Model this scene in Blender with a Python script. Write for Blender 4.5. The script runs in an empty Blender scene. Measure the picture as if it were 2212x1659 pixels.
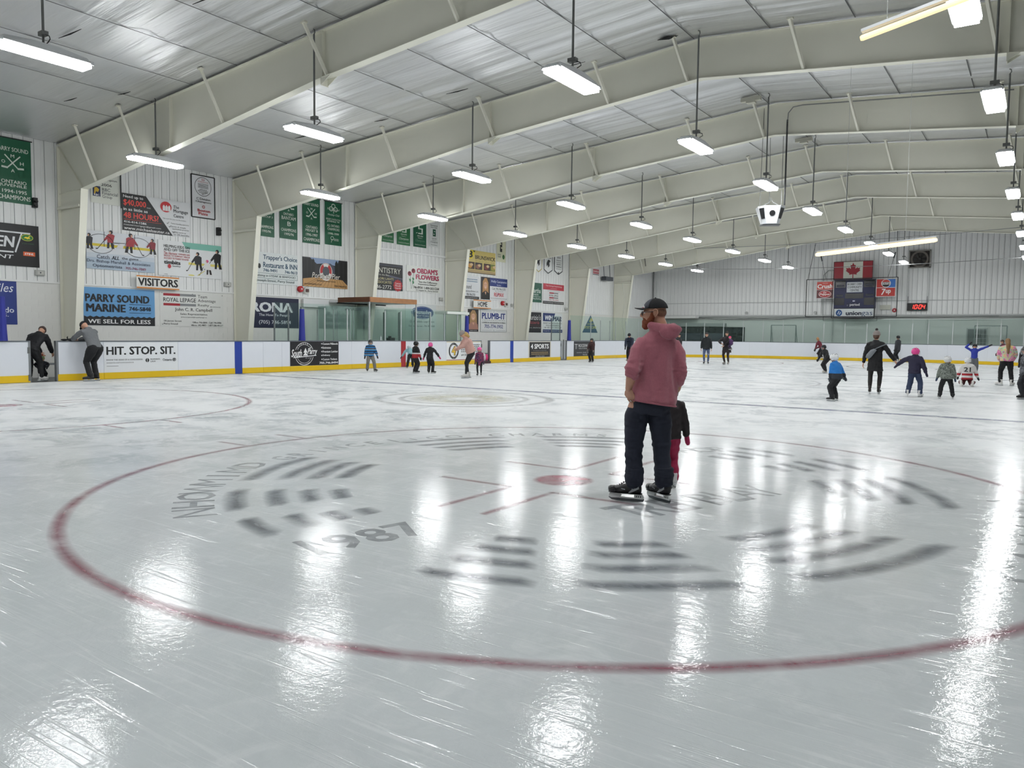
import bpy, bmesh, math, random
from math import sin, cos, pi, radians, sqrt, atan2, hypot
from mathutils import Vector, Matrix, noise
random.seed(7)
SC = bpy.context.scene
COL = SC.collection
# ---------------------------------------------------------------- camera, world, exposure
cam_d = bpy.data.cameras.new('camera'); cam = bpy.data.objects.new('camera', cam_d); COL.objects.link(cam)
cam_d.sensor_width = 36.0; cam_d.lens = 36.0*1672.87/2212; cam_d.clip_start = 0.05; cam_d.clip_end = 300
_yaw, _pit, _rol = 0.5997, 0.0644, -0.0113
R0 = Vector((cos(_yaw), sin(_yaw), 0)); F0 = Vector((-sin(_yaw)*cos(_pit), cos(_yaw)*cos(_pit), -sin(_pit))); U0 = R0.cross(F0)
Rr = R0*cos(_rol)-U0*sin(_rol); Ur = R0*sin(_rol)+U0*cos(_rol)
m = Matrix((Rr, Ur, -F0)).transposed().to_4x4(); m.translation = Vector((23.349, -6.888, 1.5105))
cam.matrix_world = m
SC.camera = cam
w = bpy.data.worlds.new('world'); SC.world = w; w.use_nodes = True
w.node_tree.nodes['Background'].inputs[0].default_value = (0.8, 0.85, 0.9, 1); w.node_tree.nodes['Background'].inputs[1].default_value = 0.5
LAMP = 46.0
SC.view_settings.view_transform = 'Standard'; SC.view_settings.look = 'None'
SC.view_settings.exposure = 0.42; SC.view_settings.gamma = 1.0
SC.view_settings.use_curve_mapping = False
SC.cycles.use_denoising = True
SC.cycles.max_bounces = 5; SC.cycles.diffuse_bounces = 3; SC.cycles.glossy_bounces = 2; SC.cycles.transparent_max_bounces = 16
SC.cycles.use_adaptive_sampling = True; SC.cycles.adaptive_threshold = 0.05; SC.cycles.adaptive_min_samples = 12
SC.cycles.caustics_reflective = False; SC.cycles.caustics_refractive = False; SC.cycles.sample_clamp_indirect = 4.0

# ---------------------------------------------------------------- materials
def lin(c):
    if isinstance(c, str):
        c = c.lstrip('#'); c = [int(c[i:i+2], 16)/255 for i in (0, 2, 4)]
    return tuple(((x/12.92) if x <= 0.04045 else ((x+0.055)/1.055)**2.4) for x in c)+(1.0,)
_M = {}
def nodes(name):
    m = bpy.data.materials.new(name); m.use_nodes = True
    nt = m.node_tree; b = nt.nodes['Principled BSDF']
    return m, nt, b
def N(nt, t, **kw):
    n = nt.nodes.new(t)
    for k, v in kw.items():
        if k.startswith('i_'): n.inputs[k[2:].replace('_', ' ')].default_value = v
        else: setattr(n, k, v)
    return n
def mat(col, rough=0.5, metal=0.0, var=0.06, scale=6.0, bump=0.0, bscale=60.0, spec=0.5, emit=0.0, sheen=0.0):
    key = (col, rough, metal, var, scale, bump, bscale, spec, emit, sheen)
    if key in _M: return _M[key]
    m, nt, b = nodes('mat_'+str(col).strip('#')+'_%d' % len(_M))
    c = lin(col)
    b.inputs['Roughness'].default_value = rough; b.inputs['Metallic'].default_value = metal
    b.inputs['Specular IOR Level'].default_value = spec
    L = nt.links
    tc = N(nt, 'ShaderNodeTexCoord')
    if var > 0:
        nz = N(nt, 'ShaderNodeTexNoise'); nz.inputs['Scale'].default_value = scale; nz.inputs['Detail'].default_value = 4
        mx = N(nt, 'ShaderNodeMix', data_type='RGBA')
        L.new(tc.outputs['Object'], nz.inputs['Vector']); L.new(nz.outputs['Fac'], mx.inputs['Factor'])
        mx.inputs['A'].default_value = tuple(x*(1-var) for x in c[:3])+(1,)
        mx.inputs['B'].default_value = tuple(min(1, x*(1+var)) for x in c[:3])+(1,)
        L.new(mx.outputs['Result'], b.inputs['Base Color'])
    else: b.inputs['Base Color'].default_value = c
    if bump > 0:
        n2 = N(nt, 'ShaderNodeTexNoise'); n2.inputs['Scale'].default_value = bscale; n2.inputs['Detail'].default_value = 3
        bp = N(nt, 'ShaderNodeBump'); bp.inputs['Strength'].default_value = bump; bp.inputs['Distance'].default_value = 0.01
        L.new(tc.outputs['Object'], n2.inputs['Vector']); L.new(n2.outputs['Fac'], bp.inputs['Height']); L.new(bp.outputs['Normal'], b.inputs['Normal'])
    if emit > 0:
        b.inputs['Emission Color'].default_value = c; b.inputs['Emission Strength'].default_value = emit
    if sheen > 0: b.inputs['Sheen Weight'].default_value = sheen
    _M[key] = m
    return m
def ramp(nt, src, stops, interp='LINEAR'):
    r = N(nt, 'ShaderNodeValToRGB'); r.color_ramp.interpolation = interp
    e = r.color_ramp.elements
    e[0].position = stops[0][0]; e[0].color = stops[0][1]; e[1].position = stops[-1][0]; e[1].color = stops[-1][1]
    for p, c in stops[1:-1]:
        k = e.new(p); k.color = c
    nt.links.new(src, r.inputs['Fac'])
    return r
def g(v): return (v, v, v, 1)

# ---------------------------------------------------------------- mesh helpers
class MB:
    def __init__(s): s.v = []; s.f = []; s.a = []
    def add(s, vs, fs):
        o = len(s.v); s.v += [tuple(v) for v in vs]; s.f += [tuple(i+o for i in f) for f in fs]; return s
    def box(s, x0, x1, y0, y1, z0, z1, M=None):
        vs = [Vector((x, y, z)) for x in (x0, x1) for y in (y0, y1) for z in (z0, z1)]
        if M is not None: vs = [M@v for v in vs]
        return s.add(vs, [(0, 1, 3, 2), (4, 6, 7, 5), (0, 4, 5, 1), (2, 3, 7, 6), (0, 2, 6, 4), (1, 5, 7, 3)])
    def beam(s, p, q, w, h, up=(0, 0, 1)):
        p, q = Vector(p), Vector(q); d = (q-p).normalized(); up = Vector(up)
        r = d.cross(up)
        if r.length < 1e-4: r = d.cross(Vector((1, 0, 0)))
        r.normalize(); u = r.cross(d)
        vs = []
        for c in (p, q):
            for a, b in ((-1, -1), (1, -1), (1, 1), (-1, 1)): vs.append(c+r*a*w/2+u*b*h/2)
        return s.add(vs, [(3, 2, 1, 0), (4, 5, 6, 7), (0, 1, 5, 4), (1, 2, 6, 5), (2, 3, 7, 6), (3, 0, 4, 7)])
    def prism(s, poly, off):  # poly list of 3D points, off vector
        n = len(poly); off = Vector(off); P = [Vector(p) for p in poly]
        return s.add(P+[p+off for p in P], [tuple(range(n))[::-1], tuple(range(n, 2*n))]+[(i, (i+1) % n, n+(i+1) % n, n+i) for i in range(n)])
    def poly(s, pts): return s.add(pts, [tuple(range(len(pts)))])
    def loft(s, secs, n=12, cap=True, pw=1.0):  # secs: (center, u vec, v vec)
        o = len(s.v)
        for c, u, v in secs:
            for i in range(n):
                a = 2*pi*i/n; ca, sa = cos(a), sin(a)
                if pw != 1.0: ca = math.copysign(abs(ca)**pw, ca); sa = math.copysign(abs(sa)**pw, sa)
                s.v.append(tuple(c+u*ca+v*sa))
        k = len(secs)
        for j in range(k-1):
            for i in range(n):
                a, b = o+j*n+i, o+j*n+(i+1) % n
                s.f.append((a, b, b+n, a+n))
        if cap:
            s.f.append(tuple(o+i for i in range(n))[::-1]); s.f.append(tuple(o+(k-1)*n+i for i in range(n)))
        return s
    def tube(s, pts, rad, n=8, round_ends=False, flat=1.0, ref=None):
        P = [Vector(p) for p in pts]; R = list(rad) if hasattr(rad, '__len__') else [rad]*len(P)
        if round_ends:
            d0 = (P[1]-P[0]).normalized(); d1 = (P[-1]-P[-2]).normalized()
            P2 = [P[0]-d0*R[0]*.85, P[0]-d0*R[0]*.5]+P+[P[-1]+d1*R[-1]*.5, P[-1]+d1*R[-1]*.85]
            R = [R[0]*.45, R[0]*.85]+R+[R[-1]*.85, R[-1]*.45]; P = P2
        secs = []; ref = Vector(ref) if ref is not None else None
        prev = None
        for i, p in enumerate(P):
            d = (P[min(i+1, len(P)-1)]-P[max(i-1, 0)]).normalized()
            if prev is None:
                r = ref if ref is not None else (Vector((0, 0, 1)) if abs(d.z) < .9 else Vector((1, 0, 0)))
                u = d.cross(r)
                if u.length < 1e-4: u = d.cross(Vector((0, 1, 0)))
                u.normalize()
            else:
                u = prev-d*prev.dot(d)
                u.normalize()
            prev = u; v = d.cross(u)
            secs.append((p, u*R[i], v*R[i]*flat))
        return s.loft(secs, n)
    def ell(s, c, r, M=None, seg=14, rings=9, a0=-pi/2, a1=pi/2):
        c = Vector(c); secs = []
        r = r if hasattr(r, '__len__') else (r, r, r)
        M = M.to_3x3() if M is not None else Matrix.Identity(3)
        for j in range(rings):
            t = a0+(a1-a0)*j/(rings-1); k = max(cos(t), 0.02)
            secs.append((c+M@Vector((0, 0, r[2]*sin(t))), M@Vector((r[0]*k, 0, 0)), M@Vector((0, r[1]*k, 0))))
        return s.loft(secs, seg)
    def mesh(s, name='m'):
        me = bpy.data.meshes.new(name); me.from_pydata(s.v, [], s.f); me.validate(); me.update(); return me
def link(name, data, parent=None, loc=None, rotz=None):
    o = bpy.data.objects.new(name, data); COL.objects.link(o)
    if parent is not None: o.parent = parent
    if loc is not None: o.location = loc
    if rotz is not None: o.rotation_euler = (0, 0, rotz)
    return o
def obj(name, mb, material, parent=None, smooth=False, bevel=0.0, loc=None):
    me = mb.mesh(name) if isinstance(mb, MB) else mb
    if material is not None: me.materials.append(material)
    if smooth: me.polygons.foreach_set('use_smooth', [True]*len(me.polygons))
    o = link(name, me, parent, loc)
    if bevel > 0:
        b = o.modifiers.new('bevel', 'BEVEL'); b.width = bevel; b.segments = 2; b.limit_method = 'ANGLE'
    return o
def thing(name, label, cat, loc=(0, 0, 0), rotz=0, group=None):
    o = bpy.data.objects.new(name, None); COL.objects.link(o); o.location = loc; o.rotation_euler = (0, 0, rotz)
    o.empty_display_size = 0.1
    return tag(o, label, cat, group)
def tag(o, label, cat, group=None):
    o['label'] = label; o['category'] = cat
    if group: o['group'] = group
    return o
def struct(o): o['kind'] = 'structure'; return o
# shared colours
CREAM = mat('#eeedde', 0.45, var=0.03, scale=1.5)
WHITE = mat('#e8e9ea', 0.4, var=0.02)
HDPE = mat('#e2e6ed', 0.35, var=0.02, scale=3)
YELL = mat('#e3bd12', 0.35, var=0.05, scale=4)
STEEL = mat('#8b8f92', 0.35, metal=0.7, var=0.05)
PIPE = mat('#6d6f6e', 0.45, metal=0.4, var=0.05)
BLACK = mat('#17181b', 0.5, var=0.05)
DGREY = mat('#4c5158', 0.5, var=0.05)
# ================================================================= SHELL
XW, ZE, XR, ZT = -2.6, 7.356, 16.056, 8.909   # side wall, eave height, ridge
SL = (ZT-ZE)/(XR-XW); YEND = 50.9; FR = [5.5487+6.428*i for i in range(-2, 7)]
def ceil_z(x): return ZE+SL*(x-XW) if x < XR else ZT-SL*(x-XR)
# ---- ice surface
def ice_nodes(name, paint=None, strength=1.0):
    m, nt, b = nodes(name); L = nt.links
    geo = N(nt, 'ShaderNodeNewGeometry'); pos = geo.outputs['Position']
    def noise_(scale, detail=4, vec=None, dist=0.0, rough=.55):
        n = N(nt, 'ShaderNodeTexNoise'); n.inputs['Scale'].default_value = scale; n.inputs['Detail'].default_value = detail
        n.inputs['Distortion'].default_value = dist; n.inputs['Roughness'].default_value = rough
        L.new(vec or pos, n.inputs['Vector']); return n.outputs['Fac']
    def mapped(rot, sc):
        mp = N(nt, 'ShaderNodeMapping'); mp.inputs['Rotation'].default_value = (0, 0, radians(rot)); mp.inputs['Scale'].default_value = sc
        L.new(pos, mp.inputs['Vector']); return mp.outputs['Vector']
    def mix(f, a, bb, fac_out=None):
        mx = N(nt, 'ShaderNodeMix', data_type='RGBA')
        if fac_out is None: L.new(f, mx.inputs['Factor'])
        else: mx.inputs['Factor'].default_value = f
        for k, v in (('A', a), ('B', bb)):
            if isinstance(v, tuple): mx.inputs[k].default_value = v
            else: L.new(v, mx.inputs[k])
        return mx.outputs['Result']
    white = lin(paint) if paint else lin('#dde3e4')
    grey = tuple(x*.86 for x in white[:3])+(1,)
    teal = lin('#b4bbbd'); frost = lin('#f0f2f2')
    base = mix(noise_(.35, 3), grey, white)
    # ice turns whiter, rougher and less glossy with distance from the near corner
    wd_ = N(nt, 'ShaderNodeVectorMath', operation='DISTANCE'); L.new(pos, wd_.inputs[0]); wd_.inputs[1].default_value = (21.5, -4.0, 0)   # centre of the greyer, glossier ice
    sn = N(nt, 'ShaderNodeMapRange', interpolation_type='SMOOTHSTEP'); L.new(wd_.outputs['Value'], sn.inputs['Value'])
    sn.inputs['From Min'].default_value = 4.0; sn.inputs['From Max'].default_value = 14.0; sn.inputs['To Min'].default_value = .0; sn.inputs['To Max'].default_value = (.0 if paint else .9)
    base = mix(sn.outputs['Result'], base, lin('#f6f8f8'))
    # worn, blotchy skate-churned patches
    rb = ramp(nt, noise_(1.1, 5, dist=.6, rough=.68), [(.46, g(0)), (.64, g(1))])
    big = ramp(nt, noise_(.12, 2), [(.32, g(.15)), (.60, g(1))])
    mm = N(nt, 'ShaderNodeMath', operation='MULTIPLY'); L.new(rb.outputs['Color'], mm.inputs[0]); L.new(big.outputs['Color'], mm.inputs[1])
    m2 = N(nt, 'ShaderNodeMath', operation='MULTIPLY'); L.new(mm.outputs[0], m2.inputs[0]); m2.inputs[1].default_value = .95
    wr_ = N(nt, 'ShaderNodeMapRange', interpolation_type='SMOOTHSTEP'); L.new(wd_.outputs['Value'], wr_.inputs['Value'])
    wr_.inputs['From Min'].default_value = 3.0; wr_.inputs['From Max'].default_value = 13.0; wr_.inputs['To Min'].default_value = .30; wr_.inputs['To Max'].default_value = 1.25   # the far ice is more skated
    m3 = N(nt, 'ShaderNodeMath', operation='MULTIPLY'); L.new(m2.outputs[0], m3.inputs[0]); L.new(wr_.outputs['Result'], m3.inputs[1]); m2 = m3
    base = mix(m2.outputs[0], base, teal)
    rf = ramp(nt, noise_(2.7, 5, dist=1.2, rough=.7), [(.50, g(0)), (.66, g(1))])
    m4 = N(nt, 'ShaderNodeMath', operation='MULTIPLY'); L.new(rf.outputs['Color'], m4.inputs[0]); L.new(wr_.outputs['Result'], m4.inputs[1]); base = mix(m4.outputs[0], base, frost)
    # fine skate scratches: thin ridges of stretched, bent noise in several directions
    scr = None; scr2 = None
    for i, (rot, sc) in enumerate(() if paint else ((12, (.28, 9, 1)), (64, (.35, 11, 1)), (118, (.25, 8, 1)), (158, (.3, 12, 1)), (88, (.18, 7, 1)))):
        n = noise_(1.0, 2, mapped(rot, sc), dist=.35)
        r = ramp(nt, n, [(.488, g(0)), (.5, g(1)), (.512, g(0))])
        gate = ramp(nt, noise_(.55+.1*i, 2, mapped(37*i, (1, 1, 1))), [(.5, g(0)), (.58, g(1))])
        p = N(nt, 'ShaderNodeMath', operation='MULTIPLY'); L.new(r.outputs['Color'], p.inputs[0]); L.new(gate.outputs['Color'], p.inputs[1])
        if scr is None: scr = p.outputs[0]; scr2 = r.outputs['Color']
        else:
            q = N(nt, 'ShaderNodeMath', operation='MAXIMUM'); L.new(scr, q.inputs[0]); L.new(p.outputs[0], q.inputs[1]); scr = q.outputs[0]
    if scr is not None:
        s2 = N(nt, 'ShaderNodeMath', operation='MULTIPLY'); L.new(scr, s2.inputs[0]); s2.inputs[1].default_value = .35
        base = mix(s2.outputs[0], base, lin('#f6f8f8'))
    L.new(base, b.inputs['Base Color'])
    b.inputs['IOR'].default_value = 1.31
    rr = N(nt, 'ShaderNodeMapRange'); L.new(noise_(1.7, 2), rr.inputs['Value'])
    rr.inputs['To Min'].default_value = .03; rr.inputs['To Max'].default_value = .075; dr = N(nt, 'ShaderNodeMapRange', interpolation_type='SMOOTHSTEP'); L.new(wd_.outputs['Value'], dr.inputs['Value']); dr.inputs['From Min'].default_value = 4.5; dr.inputs['From Max'].default_value = 12.0
    ra = N(nt, 'ShaderNodeMath', operation='MULTIPLY_ADD'); L.new(dr.outputs['Result'], ra.inputs[0]); ra.inputs[1].default_value = .30; L.new(rr.outputs['Result'], ra.inputs[2]); L.new(ra.outputs[0], b.inputs['Roughness'])
    sp = N(nt, 'ShaderNodeMapRange'); L.new(dr.outputs['Result'], sp.inputs['Value']); sp.inputs['To Min'].default_value = .26; sp.inputs['To Max'].default_value = .12; L.new(sp.outputs['Result'], b.inputs['Specular IOR Level'])
    h = N(nt, 'ShaderNodeMath', operation='ADD')
    if scr2 is not None: L.new(scr2, h.inputs[0])
    else: h.inputs[0].default_value = 0
    hn = N(nt, 'ShaderNodeMath', operation='MULTIPLY'); L.new(noise_(17, 4, rough=.65), hn.inputs[0]); hn.inputs[1].default_value = 2.4; L.new(hn.outputs[0], h.inputs[1])
    bp = N(nt, 'ShaderNodeBump'); bp.inputs['Strength'].default_value = .24; bp.inputs['Distance'].default_value = .003
    L.new(h.outputs[0], bp.inputs['Height']); L.new(bp.outputs['Normal'], b.inputs['Normal'])
    if paint:
        at = N(nt, 'ShaderNodeAttribute', attribute_name='fade')
        wn = ramp(nt, noise_(3.2, 6, dist=.5, rough=.65), [(.28, g(.45)), (.55, g(1))])
        a = N(nt, 'ShaderNodeMath', operation='MULTIPLY'); L.new(at.outputs['Fac'], a.inputs[0]); L.new(wn.outputs['Color'], a.inputs[1])
        a2 = N(nt, 'ShaderNodeMath', operation='MULTIPLY'); L.new(a.outputs[0], a2.inputs[0]); a2.inputs[1].default_value = strength
        tr = N(nt, 'ShaderNodeBsdfTransparent'); ms = N(nt, 'ShaderNodeMixShader')
        L.new(a2.outputs[0], ms.inputs[0]); L.new(tr.outputs[0], ms.inputs[1]); L.new(b.outputs[0], ms.inputs[2])
        L.new(ms.outputs[0], nt.nodes['Material Output'].inputs['Surface'])
    return m
ICE = ice_nodes('ice')
RX, RY0, RY1, RAD = 25.9, -9.5, 47.9, 8.5
def rink_outline(off=0.0, n=14):
    P = []
    for cx, cy, a0 in ((RX-RAD, RY1-RAD, 0), (RAD, RY1-RAD, 90), (RAD, RY0+RAD, 180), (RX-RAD, RY0+RAD, 270)):
        for i in range(n+1):
            a = radians(a0+90*i/n); P.append((cx+(RAD+off)*cos(a), cy+(RAD+off)*sin(a)))
    return P
floor = struct(obj('floor', MB().poly([(x, y, 0) for x, y in rink_outline()]), ICE))
CONC = mat('#8d8f8e', 0.8, var=0.08, scale=2)
sub = MB(); sub.box(-2.9, 35.2, -15.2, 51.4, -.3, -.02)
struct(obj('floor_slab', sub, CONC))
# ---- ice paint
PAINTS = {}
def paint_mat(c, s):
    if (c, s) not in PAINTS: PAINTS[(c, s)] = ice_nodes('ice_paint_%d' % len(PAINTS), c, s)
    return PAINTS[(c, s)]
def decal(name, rows_list, color, strength, z=.0008):
    """rows_list: list of strips; strip = list of rows; row = [(x,y,fade)...]"""
    V = []; F = []; A = []
    for rows in rows_list:
        n = len(rows[0]); o = len(V)
        for r in rows:
            for x, y, a in r: V.append((x, y, z)); A.append(a)
        for j in range(len(rows)-1):
            for i in range(n-1): F.append((o+j*n+i, o+j*n+i+1, o+(j+1)*n+i+1, o+(j+1)*n+i))
    me = bpy.data.meshes.new(name); me.from_pydata(V, [], F); me.update()
    at = me.attributes.new('fade', 'FLOAT', 'POINT'); at.data.foreach_set('value', A)
    me.materials.append(paint_mat(color, strength))
    return link(name, me, floor)
def band(p, q, w, soft):
    p, q = Vector(p), Vector(q); d = (q-p).normalized(); nrm = Vector((-d.y, d.x)); L = (q-p).length
    rows = []
    k = max(2, int(L/1.0))
    for j, t in enumerate([-soft]+[L*i/k for i in range(k+1)]+[L+soft]):
        e = 0 if j in (0, k+2) else 1; c = p+d*t
        rows.append([((c+nrm*o).x, (c+nrm*o).y, a*e) for o, a in ((-w/2-soft, 0), (-w/2+soft*.5, 1), (w/2-soft*.5, 1), (w/2+soft, 0))])
    return rows
def arc(cx, cy, r, a0, a1, w, soft, full=False):
    n = max(6, int(abs(a1-a0)/2.5)); rows = []
    for j in range(n+1):
        a = radians(a0+(a1-a0)*j/n); e = 1 if (full or 0 < j < n) else 0
        rows.append([(cx+(r+o)*cos(a), cy+(r+o)*sin(a), al*e) for o, al in ((-w/2-soft, 0), (-w/2+soft*.5, 1), (w/2-soft*.5, 1), (w/2+soft, 0))])
    return rows
def faceoff(cx, cy):
    decal('faceoff_circle', [arc(cx, cy, 4.54, 0, 360, .05, .05, True)], '#ab6675', .72)
    decal('faceoff_spot', [[[(cx+.01*cos(a), cy+.01*sin(a), 1), (cx+.26*cos(a), cy+.26*sin(a), 1), (cx+.33*cos(a), cy+.33*sin(a), 0)] for a in [2*pi*i/28 for i in range(29)]]], '#c98a96', .75)
    mk = []
    for sx in (-1, 1):
        for sy in (-1, 1):
            mk.append(band((cx+sx*.24, cy+sy*.61), (cx+sx*1.12, cy+sy*.61), .05, .03))
            mk.append(band((cx+sx*.24, cy+sy*.61), (cx+sx*.24, cy+sy*1.72), .05, .03))
            mk.append(band((cx+sx*4.58, cy+sy*.48), (cx+sx*5.15, cy+sy*.48), .05, .03))
    decal('faceoff_marks', mk, '#b98590', .6)
CX, CY = 19.30, 0.0
faceoff(CX, CY); faceoff(25.9-CX, CY)
decal('blue_line', [band((0, 10.18), (RX, 10.18), .24, .05)], '#8088a8', .8)
decal('blue_line', [band((0, 27.21), (RX, 27.21), .24, .05)], '#8088a8', .55)
decal('red_line', [band((0, 18.71), (RX, 18.71), .10, .05)], '#8d8a93', .5)
decal('goal_line', [band((3.5, -6.1), (16.5, -6.1), .05, .03), band((1.2, 44.5), (24.8, 44.5), .05, .03)], '#a9717f', .6)
for x, y in ((6.6, 37.8), (19.3, 37.8)): faceoff(x, y)
decal('center_circle', [arc(12.95, 18.71, 4.54, 0, 360, .05, .05, True)], '#8a90a8', .3)
# ring logo painted near the blue line
lg = [arc(12.3, 7.3, r, 0, 360, w_, .05, True) for r, w_ in ((2.0, .18), (1.45, .12))]
decal('ring_logo', lg, '#9a9c9a', .32)
decal('ring_logo_fill', [arc(12.3, 7.3, .75, 0, 360, .7, .25, True)], '#d5cfa8', .4)
# grey sponsor design in the near circle : four concentric bars broken into sectors
GX, GY = CX+.15, CY+.12
bars = []
for a0, a1 in ((-79, -65), (-62, -43), (-38, -9), (13, 42), (46, 63), (66, 82), (105, 131), (138, 166), (191, 219), (225, 242), (246, 258)):
    for k, r in enumerate((3.40, 3.05, 2.75, 2.47)):
        t = (k*.9)*(1 if k else 0)
        bars.append(arc(GX, GY, r, a0+t, a1-t, .10, .07))
decal('sponsor_arc', bars, '#7f848c', .70)
# ================================================================= TEXT
_T = {}
def text_geo(s, bold=0.0, shear=0.0):
    key = (s, bold, shear)
    if key in _T: return _T[key]
    c = bpy.data.curves.new('lettering', 'FONT'); c.body = s; c.size = 1; c.resolution_u = 2; c.offset = bold; c.shear = shear
    o = bpy.data.objects.new('lettering_tmp', c); COL.objects.link(o)
    bpy.context.view_layer.update()
    me = bpy.data.meshes.new_from_object(o.evaluated_get(bpy.context.evaluated_depsgraph_get()))
    V = [(v.co.x, v.co.y) for v in me.vertices]; F = [tuple(p.vertices) for p in me.polygons]
    bpy.data.objects.remove(o); bpy.data.curves.remove(c); bpy.data.meshes.remove(me)
    _T[key] = (V, F)
    return _T[key]
def bbox(V):
    xs = [v[0] for v in V]; ys = [v[1] for v in V]
    return min(xs), max(xs), min(ys), max(ys)
class Sign:
    """flat printed board: origin O, width vector U, height vector V, normal Nn"""
    def __init__(s, name, label, cat, O, U, V, Nn, base='#e9ecec', group=None, thick=.02, frame=None, parent=None, shape=None):
        s.O, s.U, s.V, s.N = Vector(O), Vector(U), Vector(V), Vector(Nn); s.items = []
        s.W, s.H = s.U.length, s.V.length
        mb = MB()
        pts = shape or [(0, 0), (1, 0), (1, 1), (0, 1)]
        mb.prism([s.O+s.U*a+s.V*b_-s.N*thick for a, b_ in pts], s.N*thick)
        s.root = obj(name, mb, mat(base, .42, var=.03, scale=2), parent)
        if cat: tag(s.root, label, cat, group)
        elif label: s.root['label'] = label
        if frame:
            fr = MB(); c = [s.O, s.O+s.U, s.O+s.U+s.V, s.O+s.V]
            for i in range(4): fr.beam(c[i], c[(i+1) % 4], .035, .035, up=s.N)
            obj('frame', fr, mat(frame, .4), s.root)
    def _p(s, u, v, k): return s.O+s.U*u+s.V*v+s.N*(.0012+.0003*k)
    def put(s, kind, V, F, col):
        s.items.append((kind, V, F, col))
        return s
    def t(s, txt, u0, u1, v0, v1, col='#111111', bold=.018, shear=0.0):
        ex = bold*.75; V, F = text_geo(txt, 0, shear)
        if not V: return s
        if ex > 0:
            V0 = V; x0, x1, y0, y1 = bbox(V0)
            for k, (dx, dy) in enumerate(((-ex, ex*.5), (ex, ex*.5), (-ex, -ex*.5), (ex, -ex*.5), (0, 0)) if ex > .02 else ((-ex, ex*.5), (ex, -ex*.5), (0, 0))):
                s.put('lettering', [(u0+(x+dx-x0+ex)/(x1-x0+2*ex)*(u1-u0), v0+(y+dy-y0+ex*.5)/(y1-y0+ex)*(v1-v0)) for x, y in V0], F, col)
            return s
        x0, x1, y0, y1 = bbox(V)
        V = [(u0+(x-x0)/(x1-x0)*(u1-u0), v0+(y-y0)/(y1-y0)*(v1-v0)) for x, y in V]
        return s.put('lettering', V, F, col)
    def tl(s, txt, u0, v0, size, col='#111111', bold=.018, shear=0.0, sx=1.0):  # natural width, size = em height in v
        V, F = text_geo(txt, bold, shear)
        V = [(u0+x*size*s.H/s.W*sx, v0+y*size) for x, y in V]
        return s.put('lettering', V, F, col)
    def arc(s, txt, cu, cv, r, a0, a1, size, col, bold=.02, flip=False):  # r,size in metres
        n = len(txt)
        for i, ch in enumerate(txt):
            if ch == ' ': continue
            V, F = text_geo(ch, 0); x0, x1, y0, y1 = bbox(V); a = radians(a0+(a1-a0)*(i+.5)/n)
            rot = a-pi/2 if not flip else a+pi/2
            V = [((x-(x0+x1)/2)*size, (y-.35)*size) for x, y in V]
            V = [(x*cos(rot)-y*sin(rot)+r*cos(a), x*sin(rot)+y*cos(rot)+r*sin(a)) for x, y in V]
            s.put('lettering', [(cu+x/s.W, cv+y/s.H) for x, y in V], F, col)
        return s
    def p(s, pts, col, name='printed_shape'): return s.put(name, list(pts), [tuple(range(len(pts)))], col)
    def r(s, u0, u1, v0, v1, col, name='printed_shape'): return s.p([(u0, v0), (u1, v0), (u1, v1), (u0, v1)], col, name)
    def e(s, cu, cv, ru, rv, col, name='printed_shape', n=28, a0=0, a1=360):
        pts = [(cu+ru*cos(radians(a0+(a1-a0)*i/n)), cv+rv*sin(radians(a0+(a1-a0)*i/n))) for i in range(n if a1-a0 == 360 else n+1)]
        return s.p(pts, col, name)
    def ring(s, cu, cv, ru, rv, w, col, n=36, a0=0, a1=360):  # w metres
        V = []; F = []
        for i in range(n+1):
            a = radians(a0+(a1-a0)*i/n)
            V += [(cu+(ru)*cos(a), cv+rv*sin(a)), (cu+(ru-w/s.W)*cos(a), cv+(rv-w/s.H)*sin(a))]
        for i in range(n): F.append((2*i, 2*i+2, 2*i+3, 2*i+1))
        return s.put('printed_ring', V, F, col)
    def line(s, u0, v0, u1, v1, w, col):
        a = Vector((u0*s.W, v0*s.H)); b = Vector((u1*s.W, v1*s.H)); d = (b-a)
        if d.length < 1e-6: return s
        d.normalize(); n = Vector((-d.y, d.x))*w/2
        return s.p([((q.x)/s.W, (q.y)/s.H) for q in (a-n, b-n, b+n, a+n)], col, 'printed_line')
    def scribble(s, u0, u1, v0, v1, rows, col):  # fine print too small to read
        for i in range(rows):
            v = v1-(v1-v0)*(i+.5)/rows; h = (v1-v0)/rows*.42; u = u0; rr = random.Random(int(u0*100+i*7+v0*999))
            while u < u1:
                L = rr.uniform(.03, .09)*(u1-u0)+.01
                s.r(u, min(u+L, u1), v-h/2, v+h/2, col, 'fine_print'); u += L+.015*(u1-u0)+.004
        return s
    def done(s, emit=0):
        groups = []; 
        for k, (kind, V, F, col) in enumerate(s.items):
            if groups and groups[-1][0] == kind and groups[-1][1] == col: gq = groups[-1]
            else: gq = (kind, col, MB(), len(groups)); groups.append(gq)
            lay = gq[3]
            gq[2].add([s._p(u, v, k) for u, v in V], F)
        for kind, col, mb, lay in groups: obj(kind, mb, mat(col, .42, var=.02, emit=emit), s.root)
        return s.root
def wall_sign(name, label, box, base='#e9ecec', cat='sign', group=None, x=-2.587, **k):
    y0, y1, z0, z1 = box
    return Sign(name, label, cat, (x, y0, z0), (0, y1-y0, 0), (0, 0, z1-z0), (1, 0, 0), base, group, **k)
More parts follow.
